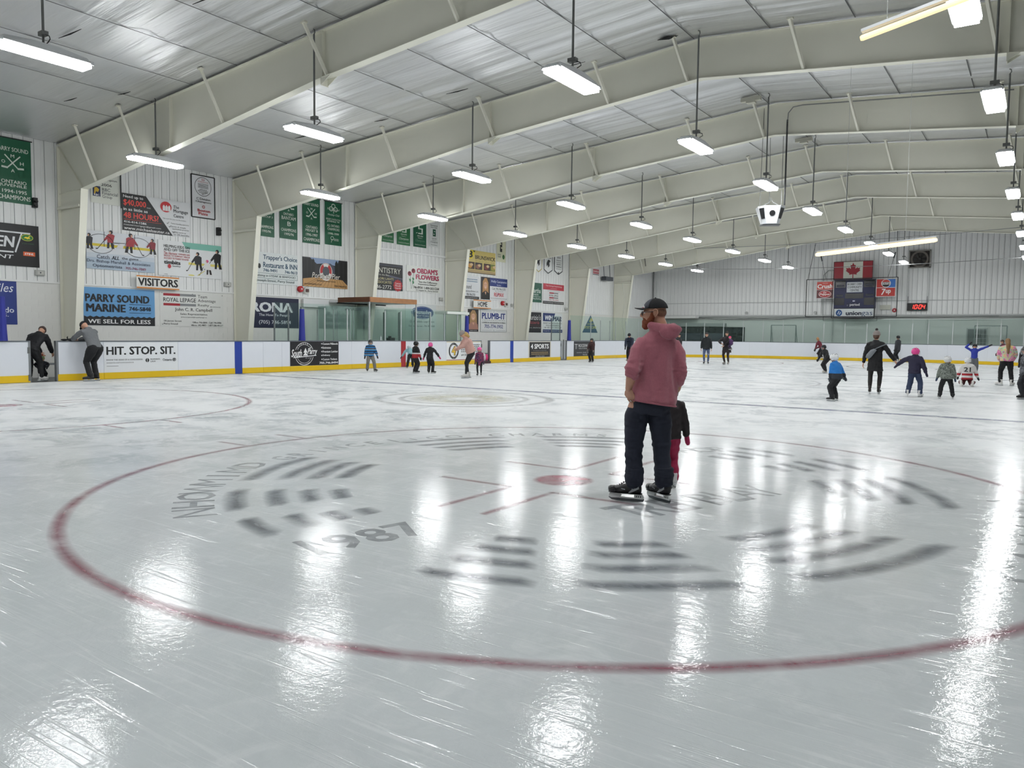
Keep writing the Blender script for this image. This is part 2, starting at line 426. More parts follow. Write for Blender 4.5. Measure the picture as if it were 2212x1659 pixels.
def glyph_decal(name, txts, color, strength):
    """txts: (string, x, y, angle deg, height, width factor) flat on the ice"""
    V = []; F = []
    for ch, x, y, a, hgt, wf in txts:
        gv, gf = text_geo(ch, 0 if ch in 'MWNVAKXYZ' else .02)
        if not gv: continue
        x0, x1, y0, y1 = bbox(gv); a = radians(a); o = len(V)
        for q, (dx, dy) in enumerate(((0, 0),)):
         o = len(V)
         for px, py in gv:
            px = (px-(x0+x1)/2+dx)*hgt*wf/.72; py = (py-(y0+y1)/2+dy)*hgt/max(.2, (y1-y0))
            V.append((x+px*cos(a)-py*sin(a), y+px*sin(a)+py*cos(a), .0009))
         F += [tuple(o+i for i in f) for f in gf]
    me = bpy.data.meshes.new(name); me.from_pydata(V, [], F); me.update()
    at = me.attributes.new('fade', 'FLOAT', 'POINT'); at.data.foreach_set('value', [.8]*len(V))
    me.materials.append(paint_mat(color, strength)); return link(name, me, floor)
def ice_arc(txt, r, a0, a1, h, wf=1.0, out=True):
    L = []; n = len(txt)
    for i, ch in enumerate(txt):
        if ch == ' ': continue
        a = a0+(a1-a0)*(i+.5)/n
        L.append((ch, GX+r*cos(radians(a)), GY+r*sin(radians(a)), a-90 if out else a+90, h, wf))
    return L
glyph_decal('sponsor_lettering', ice_arc('NHOWMIMD', 3.74, 243, 201, .34), '#7f8389', .6)
glyph_decal('sponsor_lettering', ice_arc("GRINCE'.CO CHARMS", 3.66, 198, 112, .30, .8), '#7f8389', .58)
glyph_decal('sponsor_lettering', ice_arc('CANADA', 4.02, -20, 26, .42, 1.0, False), '#7f8389', .6)
def ice_line(txt, p, q, h, wf=1.0):
    p, q = Vector(p), Vector(q); d = q-p; a = math.degrees(atan2(d.y, d.x)); n = len(txt)
    return [(ch, CX+(p+d*(i+.5)/n).x, CY+(p+d*(i+.5)/n).y, a, h, wf) for i, ch in enumerate(txt) if ch != ' ']
glyph_decal('sponsor_lettering', ice_line('1987', (-.16, -3.4), (.1, -2.35), .42, .9), '#7a7e84', .6)
glyph_decal('sponsor_lettering', ice_line('TREMBLAY', (1.15, -1.0), (1.85, .85), .5, .7), '#7f8389', .5)
glyph_decal('sponsor_lettering', ice_line('SHOP', (.0, 2.5), (.6, 3.3), .4, .8), '#8f9399', .45)
# ================================================================= WALLS, CEILING, FRAMES
PANEL = mat('#f1f2f1', 0.45, var=0.02, scale=3)
GAP = mat('#9b9d9e', 0.8, var=0)
BLOCK = mat('#e9e9e5', 0.6, var=0.03, scale=2, bump=.15, bscale=50)
# left wall : backing, block courses below, profiled cladding above
wl = MB(); wl.box(XW-.25, XW-.04, -15, YEND+.3, -.1, ZE+.1)
wall_left = struct(obj('wall_left', wl, GAP))
cl = MB(); W_ = .30
def prof(mb, M, h, slope=0.0):
    # one cladding pan: flat tray with a raised rib along one edge, sits proud of the backing
    xs = [(.012, 0), (.012, .022), (.19, .022), (.205, .036), (.245, .036), (.26, .022), (.292, .022), (.292, 0)]
    bot = [M@Vector((a, d, 0)) for a, d in xs]; top = [M@Vector((a, d, h+slope*a)) for a, d in xs]
    n = len(xs); mb.add(bot+top, [(i, i+1, n+i+1, n+i) for i in range(n-1)]+[tuple(range(n, 2*n))])
Mx = Matrix(((0, 1, 0, 0), (1, 0, 0, 0), (0, 0, 1, 0), (0, 0, 0, 1)))
prof(cl, Mx, ZE-3.0)
pm = cl.mesh('wall_panel'); pm.materials.append(PANEL)
y = 0.6
while y < YEND-.05:
    link('wall_panel', pm, wall_left, (XW-.045, y, 3.0)); y += W_
t = MB(); t.box(XW-.04, XW+.03, -15, YEND, 2.94, 3.0)
obj('wall_flashing', t, PANEL, wall_left)
bk = MB(); bk.box(0.004, .386, -.04, .0, .004, .186)
bm_ = MB().box(-.02, 0, .002, .398, .002, .194).mesh('block'); bm_.materials.append(BLOCK)
cnt = 0; rest = MB()
for r_ in range(15):
    z = .06+r_*.196-.0; off = .2 if r_ % 2 else 0
    for c_ in range(140):
        y = -4.6+c_*.4+off
        if y > YEND-.3: continue
        if 1.0 < z and 2.2 < y < 14.6 and cnt < 296:
            link('block', bm_, wall_left, (XW, y, z)); cnt += 1
        else: rest.box(XW-.02, XW, y+.002, y+.398, z+.002, min(2.94, z+.194))
o = obj('mortar', MB().box(XW-.04, XW-.004, -15, YEND, -.1, 2.96), BLOCK, wall_left)
o = obj('block_courses', rest, BLOCK, wall_left); o['kind'] = 'stuff'
# end wall
we = MB(); we.prism([(XW-.2, YEND+.05, -.1), (34.9, YEND+.05, -.1), (34.9, YEND+.05, ceil_z(34.7)+.1), (XR, YEND+.05, ZT+.1), (XW-.2, YEND+.05, ZE+.1)], (0, .2, 0))
wall_end = struct(obj('wall_end', we, GAP))
Mf = Matrix(((1, 0, 0, 0), (0, -1, 0, 0), (0, 0, 1, 0), (0, 0, 0, 1)))
x = XW
while x < 27.0:
    p_ = MB(); h = ceil_z(x)-3.1; s_ = SL if x < XR else -SL
    prof(p_, Mf, h, s_); obj('wall_panel', p_, PANEL, wall_end, loc=(x, YEND+.045, 3.1)); x += W_
lo = MB(); lo.box(XW, 34.7, YEND+.0, YEND+.06, -.1, 3.1)
obj('block_wall', lo, mat('#cfd3cf', .7, var=.05, scale=1.2, bump=.2, bscale=12), wall_end)
lo = MB(); lo.box(27, 34.7, YEND, YEND+.05, 3.1, 7.5); obj('cladding', lo, PANEL, wall_end)
wr = MB(); wr.box(34.7, 34.9, -15, YEND+.2, -.1, 8); struct(obj('wall_right', wr, PANEL))
wn = MB(); wn.prism([(XW-.2, -15, -.1), (34.9, -15, -.1), (34.9, -15, ceil_z(34.7)+.1), (XR, -15, ZT+.1), (XW-.2, -15, ZE+.1)], (0, -.2, 0))
struct(obj('wall_near', wn, PANEL))
# ---- ceiling: wrinkled white insulation vinyl
m, nt, b = nodes('insulation_vinyl'); L = nt.links
tc = N(nt, 'ShaderNodeTexCoord')
def nz(scale, sc, rot=0, dist=.4, det=3):
    mp = N(nt, 'ShaderNodeMapping'); mp.inputs['Scale'].default_value = sc; mp.inputs['Rotation'].default_value = (0, 0, radians(rot))
    L.new(tc.outputs['Object'], mp.inputs['Vector'])
    n = N(nt, 'ShaderNodeTexNoise'); n.inputs['Scale'].default_value = scale; n.inputs['Detail'].default_value = det; n.inputs['Distortion'].default_value = dist
    L.new(mp.outputs['Vector'], n.inputs['Vector']); return n.outputs['Fac']
a1 = nz(1.0, (.25, 3.2, 1), 4, .8); a2 = nz(1.0, (.5, 8, 1), -5, .9, 3)
ad = N(nt, 'ShaderNodeMath', operation='MULTIPLY_ADD'); L.new(a2, ad.inputs[0]); ad.inputs[1].default_value = .35; L.new(a1, ad.inputs[2])
bp = N(nt, 'ShaderNodeBump'); bp.inputs['Strength'].default_value = .35; bp.inputs['Distance'].default_value = .09
L.new(ad.outputs[0], bp.inputs['Height']); L.new(bp.outputs['Normal'], b.inputs['Normal'])
rm = ramp(nt, nz(.5, (.25, 1.2, 1), 0, 0, 2), [(.3, lin('#e4e5e7')), (.7, lin('#f0f1f1'))]); L.new(rm.outputs['Color'], b.inputs['Base Color'])
b.inputs['Roughness'].default_value = .42; b.inputs['Metallic'].default_value = .8
VINYL = m
# sagging cloth between frames: real relief, fine wrinkles in the material
random.seed(3)
def sheet(x0, x1, y0, y1, nx, ny):
    mb = MB()
    for i in range(nx+1):
        for j in range(ny+1):
            x = x0+(x1-x0)*i/nx; v = j/ny; y = y0+(y1-y0)*v
            wr_ = noise.noise(Vector((x*.16, y*2.1, 3)))*.055+noise.noise(Vector((x*.30, y*4.6, 9)))*.030
            near = max(0, 1-abs(v-.86)/.14)   # gathered folds just before the next frame
            wr_ += near*(noise.noise(Vector((x*.45, y*7, 1)))*.09)
            k = min(1, 6*v, 6*(1-v)); fade = max(.12, min(1, (x+1.5)/9))
            mb.v.append((x, y, ceil_z(x)+wr_*k*fade))
    for i in range(nx):
        for j in range(ny):
            a = i*(ny+1)+j; mb.f.append((a, a+1, a+ny+2, a+ny+1))
    return mb
ce = MB(); ce.prism([(XW-.3, -15, ZE+.06-SL*.3), (XR, -15, ZT+.06), (34.9, -15, ceil_z(34.7)+.06), (34.9, -15, 9.5), (XW-.3, -15, 9.5)], (0, 66.3, 0))
ceiling = struct(obj('ceiling', ce, GAP))
for k, y0 in enumerate([-15]+FR+[YEND]):
    lst = [-15]+FR+[YEND]
    if k+1 >= len(lst): break
    y1 = lst[k+1]; ny = 70 if k < 5 else 26
    for (xa, xb, nx) in ((XW, XR, 46), (XR, 34.7, 30)):
        o = obj('insulation_sheet', sheet(xa, xb, y0, y1, nx if k < 6 else 24, ny), VINYL, ceiling, smooth=True)
STRAP = mat('#5d5e60', .6, var=0)
for k in range(1, len(FR)+1):
    y0 = FR[k-1]; y1 = FR[k] if k < len(FR) else YEND
    i = 0; x = .95
    while x < 25:
        s_ = MB(); s_.box(x-.012, x+.012, y0+.1, y1-.1, ceil_z(x)-.035, ceil_z(x)-.03)
        obj('strap', s_, STRAP, ceiling); x += 1.865
# dark open seams / tears in the vinyl beside the frames
tear = mat('#1c1d1f', .9, var=0)
for (x, y, L_, w_) in ((9.1, 3.0, 1.2, .05), (5.4, 2.0, .8, .04), (1.5, 3.9, .5, .04), (2.9, 4.6, .45, .04), (3.4, 10.3, .9, .07), (12.6, 11.2, 1.1, .05), (15.4, 11.35, .5, .16), (9.4, 10.6, .7, .05), (6.2, 10.9, .5, .05)):
    t = MB(); t.prism([(x-L_/2, y-.05, ceil_z(x-L_/2)-.03), (x, y-w_/2, ceil_z(x)-.04), (x+L_/2, y+.05, ceil_z(x+L_/2)-.03), (x, y+w_/2, ceil_z(x)-.04)], (0, 0, -.012))
    obj('torn_seam', t, tear, ceiling)
# ---- rigid steel frames
ORD = ['first', 'second', 'third', 'fourth', 'fifth', 'sixth', 'seventh', 'eighth', 'ninth']
KX, KZ = -1.117, 5.811
BOT = [(KX, KZ), (3.44, 6.40), (9.47, 7.255), (XR, 7.884), (2*XR-9.47, 7.255), (2*XR-3.44, 6.40), (2*XR-KX, KZ)]
def bot_z(x):
    for (xa, za), (xb, zb) in zip(BOT, BOT[1:]):
        if xa <= x <= xb: return za+(zb-za)*(x-xa)/(xb-xa)
    return KZ
BX = -1.87
for fi, fy in enumerate(FR):
    vis = fi-2
    if fi == 0: continue
    nm = 'rafter_frame'
    lab = ('cream tapered steel roof frame spanning the hall, %s from the camera' % ORD[max(0, vis)]) if vis >= 0 else 'cream tapered steel roof frame overhead of the near circle'
    root = thing(nm, lab, 'roof frame', (0, fy, 0), group='steel roof frames')
    def P_(x, z, y=0): return (x, y, z)
    top = [(XW+.02, ZE-.05), (XR, ZT-.05), (2*XR-XW, ZE-.05)]
    poly = [P_(XW+.02, -.0), P_(XW+.02, ZE-.06), P_(XR, ZT-.06), P_(2*XR-XW-.02, ZE-.06), P_(2*XR-XW-.02, 0), P_(2*XR-BX-.0, 0), P_(2*XR-KX, KZ)]+[P_(x, z) for x, z in BOT[::-1][1:-1]]+[P_(KX, KZ), P_(BX, 0)]
    # web built as convex pieces
    wb = MB(); hw = .006
    xs = [KX]+[x for x, z in BOT[1:-1]]+[2*XR-KX]
    for xa, xb in zip(xs, xs[1:]):
        wb.prism([(xa, -hw, bot_z(xa)), (xb, -hw, bot_z(xb)), (xb, -hw, ceil_z(xb)-.06), (xa, -hw, ceil_z(xa)-.06)], (0, 2*hw, 0))
    for sgn in (1, -1):
        f = (lambda x: x) if sgn == 1 else (lambda x: 2*XR-x)
        wb.prism([(f(XW+.02), -hw, 0), (f(BX), -hw, 0), (f(KX), -hw, KZ), (f(KX), -hw, ceil_z(KX)-.06), (f(XW+.02), -hw, ZE-.06)], (0, 2*hw, 0))
    obj('web', wb, CREAM, root)
    fl = MB()
    for (xa, za), (xb, zb) in zip(BOT, BOT[1:]): fl.beam((xa, 0, za), (xb, 0, zb), .22, .014)
    obj('bottom_flange', fl, CREAM, root)
    ft = MB(); ft.beam((XW, 0, ZE-.06), (XR, 0, ZT-.06), .2, .012); ft.beam((XR, 0, ZT-.06), (2*XR-XW, 0, ZE-.06), .2, .012); obj('top_flange', ft, CREAM, root)
    for sgn in (1, -1):
        f = (lambda x: x) if sgn == 1 else (lambda x: 2*XR-x)
        c = MB(); c.beam((f(BX), 0, 0), (f(KX), 0, KZ), .22, .014, up=(1, 0, 0)); obj('inner_column_flange', c, CREAM, root)
        c = MB(); c.beam((f(XW+.03), 0, 0), (f(XW+.03), 0, ZE-.1), .2, .014, up=(1, 0, 0)); obj('outer_column_flange', c, CREAM, root)
        if sgn == 1:
            c = MB(); c.beam((XW+.03, 0, ZE-.1), (KX, 0, KZ), .13, .012)
            c.beam((XW+.01, 0, KZ-.05), (KX, 0, KZ), .13, .012); c.beam((XW+.02, -.09, KZ-.5), (KX-.12, -.09, KZ-.5), .08, .08)
            obj('stiffener_plate', c, CREAM, root)
    for xq in (3.6, 9.60, 2*XR-9.6):
        if xq > 27: continue
        st = MB(); st.box(xq-.008, xq+.008, -.10, .10, bot_z(xq)+.01, ceil_z(xq)-.07)
        obj('splice_plate', st, CREAM, root)
        if 9 < xq:
            st = MB(); z = bot_z(xq)
            st.prism([(xq-.02, -.1, z-.01), (xq+.28, -.1, z+.01), (xq-.02, -.1, z-.16)], (0, .012, 0)); st.prism([(xq-.02, .09, z-.01), (xq+.28, .09, z+.01), (xq-.02, .09, z-.16)], (0, .012, 0)); st.box(xq-.03, xq-.015, -.11, .11, z-.17, z)
            obj('splice_bracket', st, CREAM, root)
    for xb_ in (-.42, 1.98, 5.8, 9.62, 13.4, 15.6, 18.4, 22.2):
        br = MB(); br.beam((xb_-.1, -.55, ceil_z(xb_)-.02), (xb_+.12, -.06, bot_z(xb_)+.02), .065, .065); br.box(xb_-.16, xb_-.02, -.60, -.50, ceil_z(xb_)-.05, ceil_z(xb_)-.01)
        obj('flange_brace', br, CREAM, root)
# eave girt tubes between columns
for k in range(2, len(FR)):
    y1 = FR[k+1] if k+1 < len(FR) else YEND
    t = MB(); t.box(XW+.0, XW+.06, FR[k]-1.2, FR[k]-.02, KZ-.55, KZ-.47); 
# horizontal beam seam on bay three
t = MB(); t.box(XW-.0, XW+.06, 18.5, 24.7, 5.42, 5.52); tag(obj('wall_rail', t, PANEL), 'white steel rail on the wall under the green and white pennant banners', 'rail')
# ---- hanging lights
HOUS = mat('#d9dcde', .4, var=.02)
LENS = bpy.data.materials.new('led_lens'); LENS.use_nodes = True
nt = LENS.node_tree; nt.nodes.remove(nt.nodes['Principled BSDF']); em = nt.nodes.new('ShaderNodeEmission')
em.inputs['Color'].default_value = (.97, .99, 1, 1); em.inputs['Strength'].default_value = LAMP
nt.links.new(em.outputs[0], nt.nodes['Material Output'].inputs['Surface'])
hb = MB()
for s_ in (0,):
    secs = [(-.75, .07, .05), (-.66, .13, .09), (-.2, .15, .13), (.2, .15, .13), (.66, .13, .09), (.75, .07, .05)]
    hb.add([], [])
    base = []
    vs = []; fs = []
    for yy, wt, ht in secs: vs += [(-.19, yy, 0), (.19, yy, 0), (wt, yy, ht), (-wt, yy, ht)]
    for i in range(len(secs)-1):
        o_ = i*4
        for j in range(4): fs.append((o_+j, o_+(j+1) % 4, o_+4+(j+1) % 4, o_+4+j))
    fs += [(3, 2, 1, 0), (20, 21, 22, 23)]
    hb.add(vs, fs)
for yy in (-.72, .72):
    for xx in (-.17, .17): hb.box(xx-.012, xx+.012, yy-.03, yy+.03, -.02, .04)
HB = hb.mesh('housing'); HB.materials.append(HOUS)
LB = MB().box(-.155, .155, -.72, .72, -.075, -.001).mesh('lens'); LB.materials.append(LENS)
jb = MB(); jb.box(-.08, .08, -.05, .05, .29, .36); jb.tube([(-.0, 0, .12), (0, 0, .3)], .02, 8); jb.box(-.05, .05, -.03, .03, .12, .145)
JB = jb.mesh('junction_box'); JB.materials.append(PIPE)
cb = MB(); cb.tube([(.06, .0, .30), (.14, .03, .27), (.15, .04, .22), (.06, .05, .19), (-.02, .05, .17), (.02, .05, .12)], .009, 6)
CB = cb.mesh('power_cord'); CB.materials.append(BLACK)
rows = [('nearest the side wall', 2.95, [-.4, 5.30, 11.35, 17.21, 23.08, 28.85, 34.7, 40.4, 46.0]), ('second from the side wall', 9.2, [-.32, 5.38, 11.6, 17.43, 23.3, 29.05, 34.95, 40.8, 46.0]),
        ('under the roof ridge', 16.15, [-.2, 5.35, 11.47, 17.25, 23.05, 28.8, 34.7, 40.0, 45.6]), ('farthest from the banner wall', 22.35, [-.2, 5.35, 11.03, 16.8, 22.6, 28.0, 33.8, 39.8, 45.5])]
for rn, x, ys in rows:
    for k, y in enumerate([-6.2]+ys):
        x_row = x; lz = 6.15
        if k == 2: x, lz = {2.95: (3.07, 6.13), 9.2: (9.44, 6.04), 16.15: (16.2, 6.07), 22.35: (22.25, 6.04)}[x]; y = 5.37
        t = thing('hanging_light', 'hanging white LED light, row %s, %s from the camera' % (rn, (ORD+['tenth'])[k]), 'light', (x, y, lz), group='hanging LED lights')
        link('housing', HB, t); link('lens', LB, t); link('junction_box', JB, t); link('power_cord', CB, t)
        top_ = ceil_z(x)-lz-.02
        st = MB(); st.tube([(0, 0, .34), (0, 0, top_-.12)], .022, 8); st.tube([(0, 0, top_-.12), (.03, 0, top_-.08), (.02, 0, top_-.02), (-.02, 0, top_)], .014, 6)
        obj('stem', st, PIPE, t); x = x_row
# ================================================================= BANNERS AND SIGNS ON THE SIDE WALL
GRN = '#0f5a3d'; GR2 = '#1c6b3c'; CRM = '#dfe6dc'
def sticks(S, cu, cv, r, col, w=.035):
    hu, hv = r/S.W, r/S.H
    for sg in (-1, 1):
        S.line(cu-sg*hu*.8, cv+hv*.85, cu+sg*hu*.55, cv-hv*.55, w, col); S.line(cu+sg*hu*.5, cv-hv*.55, cu+sg*hu*1.15, cv-hv*.5, w*1.6, col)
    sz = .14/S.H*r/.25
    for ch, du, dv in (('M', 0, .75), ('O', -.95, .05), ('H', .95, .05), ('A', 0, -.85)):
        S.t(ch, cu+du*hu-.12*hu*1.6, cu+du*hu+.12*hu*1.6, cv+dv*hv-.16*hv, cv+dv*hv+.2*hv, col)
def banner(label, box, base=GRN, fold=True):
    S = wall_sign('banner', label, box, base, 'banner', 'championship banners', x=-2.597, thick=.012)
    r_ = MB(); y0, y1, z0, z1 = box; r_.tube([(-2.597, y0-.04, z1+.01), (-2.597, y1+.04, z1+.01)], .018, 8); obj('hanging_rod', r_, BLACK if base == GRN else WHITE, S.root)
    return S
S = banner('green hockey banner reading PARRY SOUND OMHA ONTARIO JUVENILE 1994-1995 CHAMPIONS', (3.66, 4.70, 5.31, 7.22))
S.t('PARRY SOUND', .07, .93, .80, .865, CRM); sticks(S, .5, .62, .27, CRM)
S.t('ONTARIO', .18, .86, .30, .355, CRM); S.t('JUVENILE', .12, .86, .235, .29, CRM); S.t('1994-1995', .2, .86, .15, .205, CRM); S.t('CHAMPIONS', .08, .96, .05, .12, CRM); S.done()
S = wall_sign('sign', 'black equipment board with white EN lettering and green deer badge', (2.43, 4.86, 3.41, 4.68), '#121317')
S.ring(.45, .68, .35, .14, .0, '#e8e8e8').items.pop()
for v in (.33, .80): S.line(.0, v, .90 if v > .5 else .70, v, .045, '#e6e8ea')
S.line(.90, .80, .78, .33, .045, '#e6e8ea') if False else S.line(.72, .33, .80, .80, .045, '#e6e8ea')
S.t('WARREN', .02, .72, .44, .70, '#e6e8ea', .04, .15); S.t('EQUIPMENT', .02, .70, .15, .26, '#e6e8ea', .02, .15)
S.e(.86, .70, .075, .085, '#1f7a35').ring(.86, .70, .07, .078, .012, '#f0d83a'); S.p([(.82, .68), (.84, .72), (.87, .715), (.885, .745), (.9, .74), (.885, .71), (.90, .67), (.88, .675), (.86, .66), (.85, .68)], '#f0d83a', 'deer_badge')
S.t('JOHN DEERE', .80, .94, .53, .57, '#31563c'); S.r(.81, .95, .26, .36, '#e2622b'); S.t('STIHL', .825, .935, .285, .335, '#ffffff', .03, .15); S.done()
S = wall_sign('sign', 'navy blue dental board with cursive miles lettering beside the boards gate', (2.49, 4.18, 1.63, 2.95), '#263a86')
S.t('Smiles', .45, .95, .74, .94, '#e8ebf5', .0, .3); S.t('for life!', .3, .72, .6, .72, '#e8ebf5', .0, .3); S.t('Dr. Orlando', .2, .95, .27, .4, '#e8ebf5', .02); S.t('D.D.S.', .5, .86, .18, .25, '#e8ebf5'); S.done()
S = wall_sign('banner', 'small white bank banner reading 2006 RBC Financial Group', (6.50, 7.47, 5.67, 6.67), '#e4e6dc', 'banner', 'championship banners', thick=.012)
S.t('Champion', .3, .9, .75, .84, '#222'.replace('#222', '#222222')); S.t('2006', .35, .72, .58, .67, '#222222'); S.r(.06, .32, .22, .55, '#1b2b52'); S.p([(.1, .3), (.12, .5), (.2, .52), (.28, .45), (.24, .36), (.17, .38), (.14, .28)], '#d9b43c', 'lion_badge'); S.t('RBC', .1, .29, .235, .30, '#ffffff')
S.t('RBC', .38, .66, .42, .52, '#3a3d45', .0); S.t('Financial', .38, .92, .30, .41, '#3a3d45', .0); S.t('Group', .38, .72, .17, .29, '#3a3d45', .0)
r_ = MB(); r_.box(-2.54, -2.52, 7.46, 7.49, 5.6, 6.75); obj('banner_edge', r_, BLACK, S.root); S.done()
S = wall_sign('sign', 'black and white mortgage board reading Need up to $40,000 in 48 HOURS?', (7.53, 10.06, 4.89, 6.14), '#e9eaec')
S.p([(0, 0), (.73, 0), (.34, 1), (0, 1)], '#141518'); S.t('Need up to', .02, .30, .86, .96, '#f0f0f0'); S.t('$40,000', .02, .34, .66, .84, '#e8473c', .03); S.t('O.A.C.', .35, .41, .67, .70, '#f0f0f0'); S.t('in as little as', .02, .36, .54, .62, '#f0f0f0')
S.t('48 HOURS?', .02, .52, .34, .50, '#e8473c', .03); S.line(.02, .30, .56, .30, .01, '#e8473c'); S.t('416-414-1586', .02, .34, .21, .27, '#f0f0f0'); S.t('msautermortgage@gmail.com', .02, .55, .13, .18, '#f0f0f0', .0); S.t('www.michaelsauter.ca', .02, .68, .03, .11, '#f0f0f0')
S.e(.63, .79, .085, .15, '#cf2c33'); [S.p([(u-.018, .68), (u+.018, .68), (u+.018, .80), (u, .85), (u-.018, .80)], '#f2f2f2', 'house_logo') for u in (.60, .64, .68)]
S.t('The', .745, .83, .78, .87, '#262a33', .01); S.t('Mortgage', .745, .97, .64, .76, '#262a33', .01); S.t('Centre', .745, .90, .53, .62, '#262a33', .01); S.t('We work for you, not the lenders.', .58, .94, .44, .48, '#444444', .0)
for k, (a, v) in enumerate((('Twice monthly payments', .34), ('Quick & simple', .25), ('application process', .19), ('Flexible terms up', .10), ('to 24 months', .04))): S.t(a, .70+.02*(k//2), .98-.05*(k % 2), v-.02, v+.03, '#444444', .0)
for u, v in ((.65, .35), (.68, .26), (.74, .11)): S.line(u-.012, v, u, v-.03, .012, '#333333').line(u, v-.03, u+.022, v+.03, .012, '#333333')
S.done()
def player(S, u, v, h, jersey, lean=0., stick=True, helmet='#1c1c20', pants='#17171b', flip=1):
    a = S.W/S.H
    f = lambda du, dv: (u+flip*du*h/a, v+dv*h)
    S.p([f(-.16, .0), (f(-.04, .0)), f(.0, .38), f(-.14, .36)], pants, 'printed_figure'); S.p([f(.1, .02), f(.26, .0), f(.16, .38), f(.02, .4)], pants, 'printed_figure')
    S.p([f(-.18+lean, .34), f(.18, .34), f(.22+lean, .74), f(.1+lean, .8), f(-.12+lean, .8), f(-.22+lean, .7)], jersey, 'printed_figure')
    S.p([f(-.2+lean, .72), f(-.4+lean, .45), f(-.32+lean, .4), f(-.12+lean, .6)], jersey, 'printed_figure')
    S.e(*f(lean*1.2, .9), .1*h/a, .1*h, helmet, 'printed_figure'); S.e(*f(lean*1.2-.05, .87), .05*h/a, .06*h, '#d8a98c', 'printed_figure')
    S.p([f(-.2, -.05), f(-.02, -.05), f(-.02, .03), f(-.16, .03)], '#e9e9e9', 'printed_figure'); S.p([f(.12, -.05), f(.3, -.05), f(.26, .03), f(.12, .03)], '#e9e9e9', 'printed_figure')
    if stick:
        x0, y0 = f(-.3+lean, .5); x1, y1 = f(-.65, -.02); S.line(x0, y0, x1, y1, .02, '#2a2522'); S.line(x1, y1, x1-flip*.1*h/a, y1-.01*h, .035, '#1b1b1b')
S = wall_sign('sign', 'optometrist board reading Catch ALL the game with hockey players seen through spectacles', (6.31, 8.66, 3.51, 4.76), '#b4c4d4')
S.r(0, 1, .42, 1, '#dfe3e8'); S.r(0, 1, .60, .67, '#dcc638'); S.r(0, 1, .30, .42, '#cdd6e0')
for u in (.25, .70): S.line(u, .6, u, 1, .02, '#20242c')
player(S, .33, .55, .5, '#a32a35', .06); player(S, .62, .48, .55, '#a32a35', -.05, flip=-1); player(S, .04, .5, .42, '#25272d', 0, False); player(S, .97, .5, .45, '#8b2530', 0, False)
S.p([(.42, .6), (.5, .8), (.54, .86), (.52, .6)], '#e4e4e6', 'printed_figure')
S.ring(.20, .67, .19, .26, .014, '#1b1d22').ring(.75, .66, .20, .27, .014, '#1b1d22').line(.39, .72, .55, .74, .02, '#1b1d22')
S.t('Catch', .14, .32, .28, .38, '#23304a', .005); S.t('ALL', .35, .46, .28, .375, '#1a2238', .04, .2); S.t('the game...', .50, .79, .28, .37, '#23304a', .005)
S.t('Drs. Bishop Marshall & Associates', .0, .93, .15, .25, '#23304a', .0); S.t('Optometrists', .08, .50, .03, .13, '#23304a', .01); S.t('705-746-7849', .55, .86, .04, .11, '#8e2f55', .01); S.done()
S = wall_sign('sign', 'white board reading HELPING KIDS ON AND OFF THE ICE with young players', (8.81, 11.36, 3.46, 4.71), '#eceeef')
S.p([(.42, .82), (1, .82), (1, 1), (.36, 1)], '#7fbfae'); S.r(.46, 1, .36, .43, '#e5d873')
player(S, .62, .20, .55, '#1b1c20', -.04); player(S, .93, .28, .6, '#1b1c20', 0); player(S, .78, .10, .45, '#ecebe9', -.08, True, '#e04f93', '#2a2022', 1)
S.line(.72, .22, .60, .06, .02, '#d9cb55'); S.e(.50, .06, .05, .02, '#e8df7a')
S.t('HELPING KIDS ON', .08, .48, .80, .88, '#222222'); S.t('AND OFF THE ICE', .08, .48, .70, .78, '#222222'); S.t('Tim Hortons', .08, .28, .60, .68, '#b3262e', .01, .2); S.t('OWNERS ARE', .30, .48, .61, .66, '#b3262e'); S.t('PROUD TO SUPPORT MINOR', .08, .48, .54, .59, '#b3262e'); S.t('HOCKEY IN PARRY SOUND', .08, .46, .47, .52, '#b3262e')
S.t('timbits', .08, .33, .33, .44, '#1b1b1d', .05); S.t('hockey', .21, .33, .25, .31, '#1b1b1d'); S.e(.16, .27, .025, .06, '#c12a33'); S.line(.08, .04, .13, .04, .012, '#777777'); S.done()
S = wall_sign('banner', 'tall white banner with black border reading C Division Champions Boston Pizza', (10.14, 11.10, 5.68, 7.22), '#e6e7ea', 'banner', 'championship banners', frame='#1a1a1c', thick=.012)
S.ring(.5, .74, .36, .225, .018, '#2a2a2c'); S.t('53', .44, .56, .88, .93, '#b3262e'); S.t('PETERBOROUGH', .28, .72, .84, .865, '#b3262e', .0); S.scribble(.28, .72, .70, .82, 5, '#444448'); S.t('LIFTLOCK', .35, .66, .655, .68, '#222222'); S.t('ATOM HOCKEY', .28, .72, .62, .645, '#222222'); S.t('TOURNAMENT', .30, .70, .585, .61, '#222222'); S.t('2011', .42, .58, .55, .575, '#222222')
S.t('C Division', .2, .8, .42, .475, '#222222'); S.t('Champions', .16, .84, .345, .40, '#222222'); S.ring(.5, .26, .055, .035, .02, '#b3262e'); S.t('Boston', .24, .78, .14, .205, '#b3262e', .03); S.t('Pizza', .28, .68, .065, .13, '#b3262e', .03); S.done()
S = wall_sign('sign', 'white VISITORS sign with orange bars above the near bench', (7.90, 9.49, 2.95, 3.39), '#ecebe6', x=-2.42)
S.r(0, 1, .9, 1, '#dd8a35').r(0, 1, 0, .1, '#dd8a35').t('VISITORS', .03, .97, .2, .82, '#141414', .045); b_ = MB()
for yy in (8.1, 9.3): b_.box(-2.61, -2.44, yy, yy+.05, 3.0, 3.3)
obj('bracket', b_, DGREY, S.root); S.done()
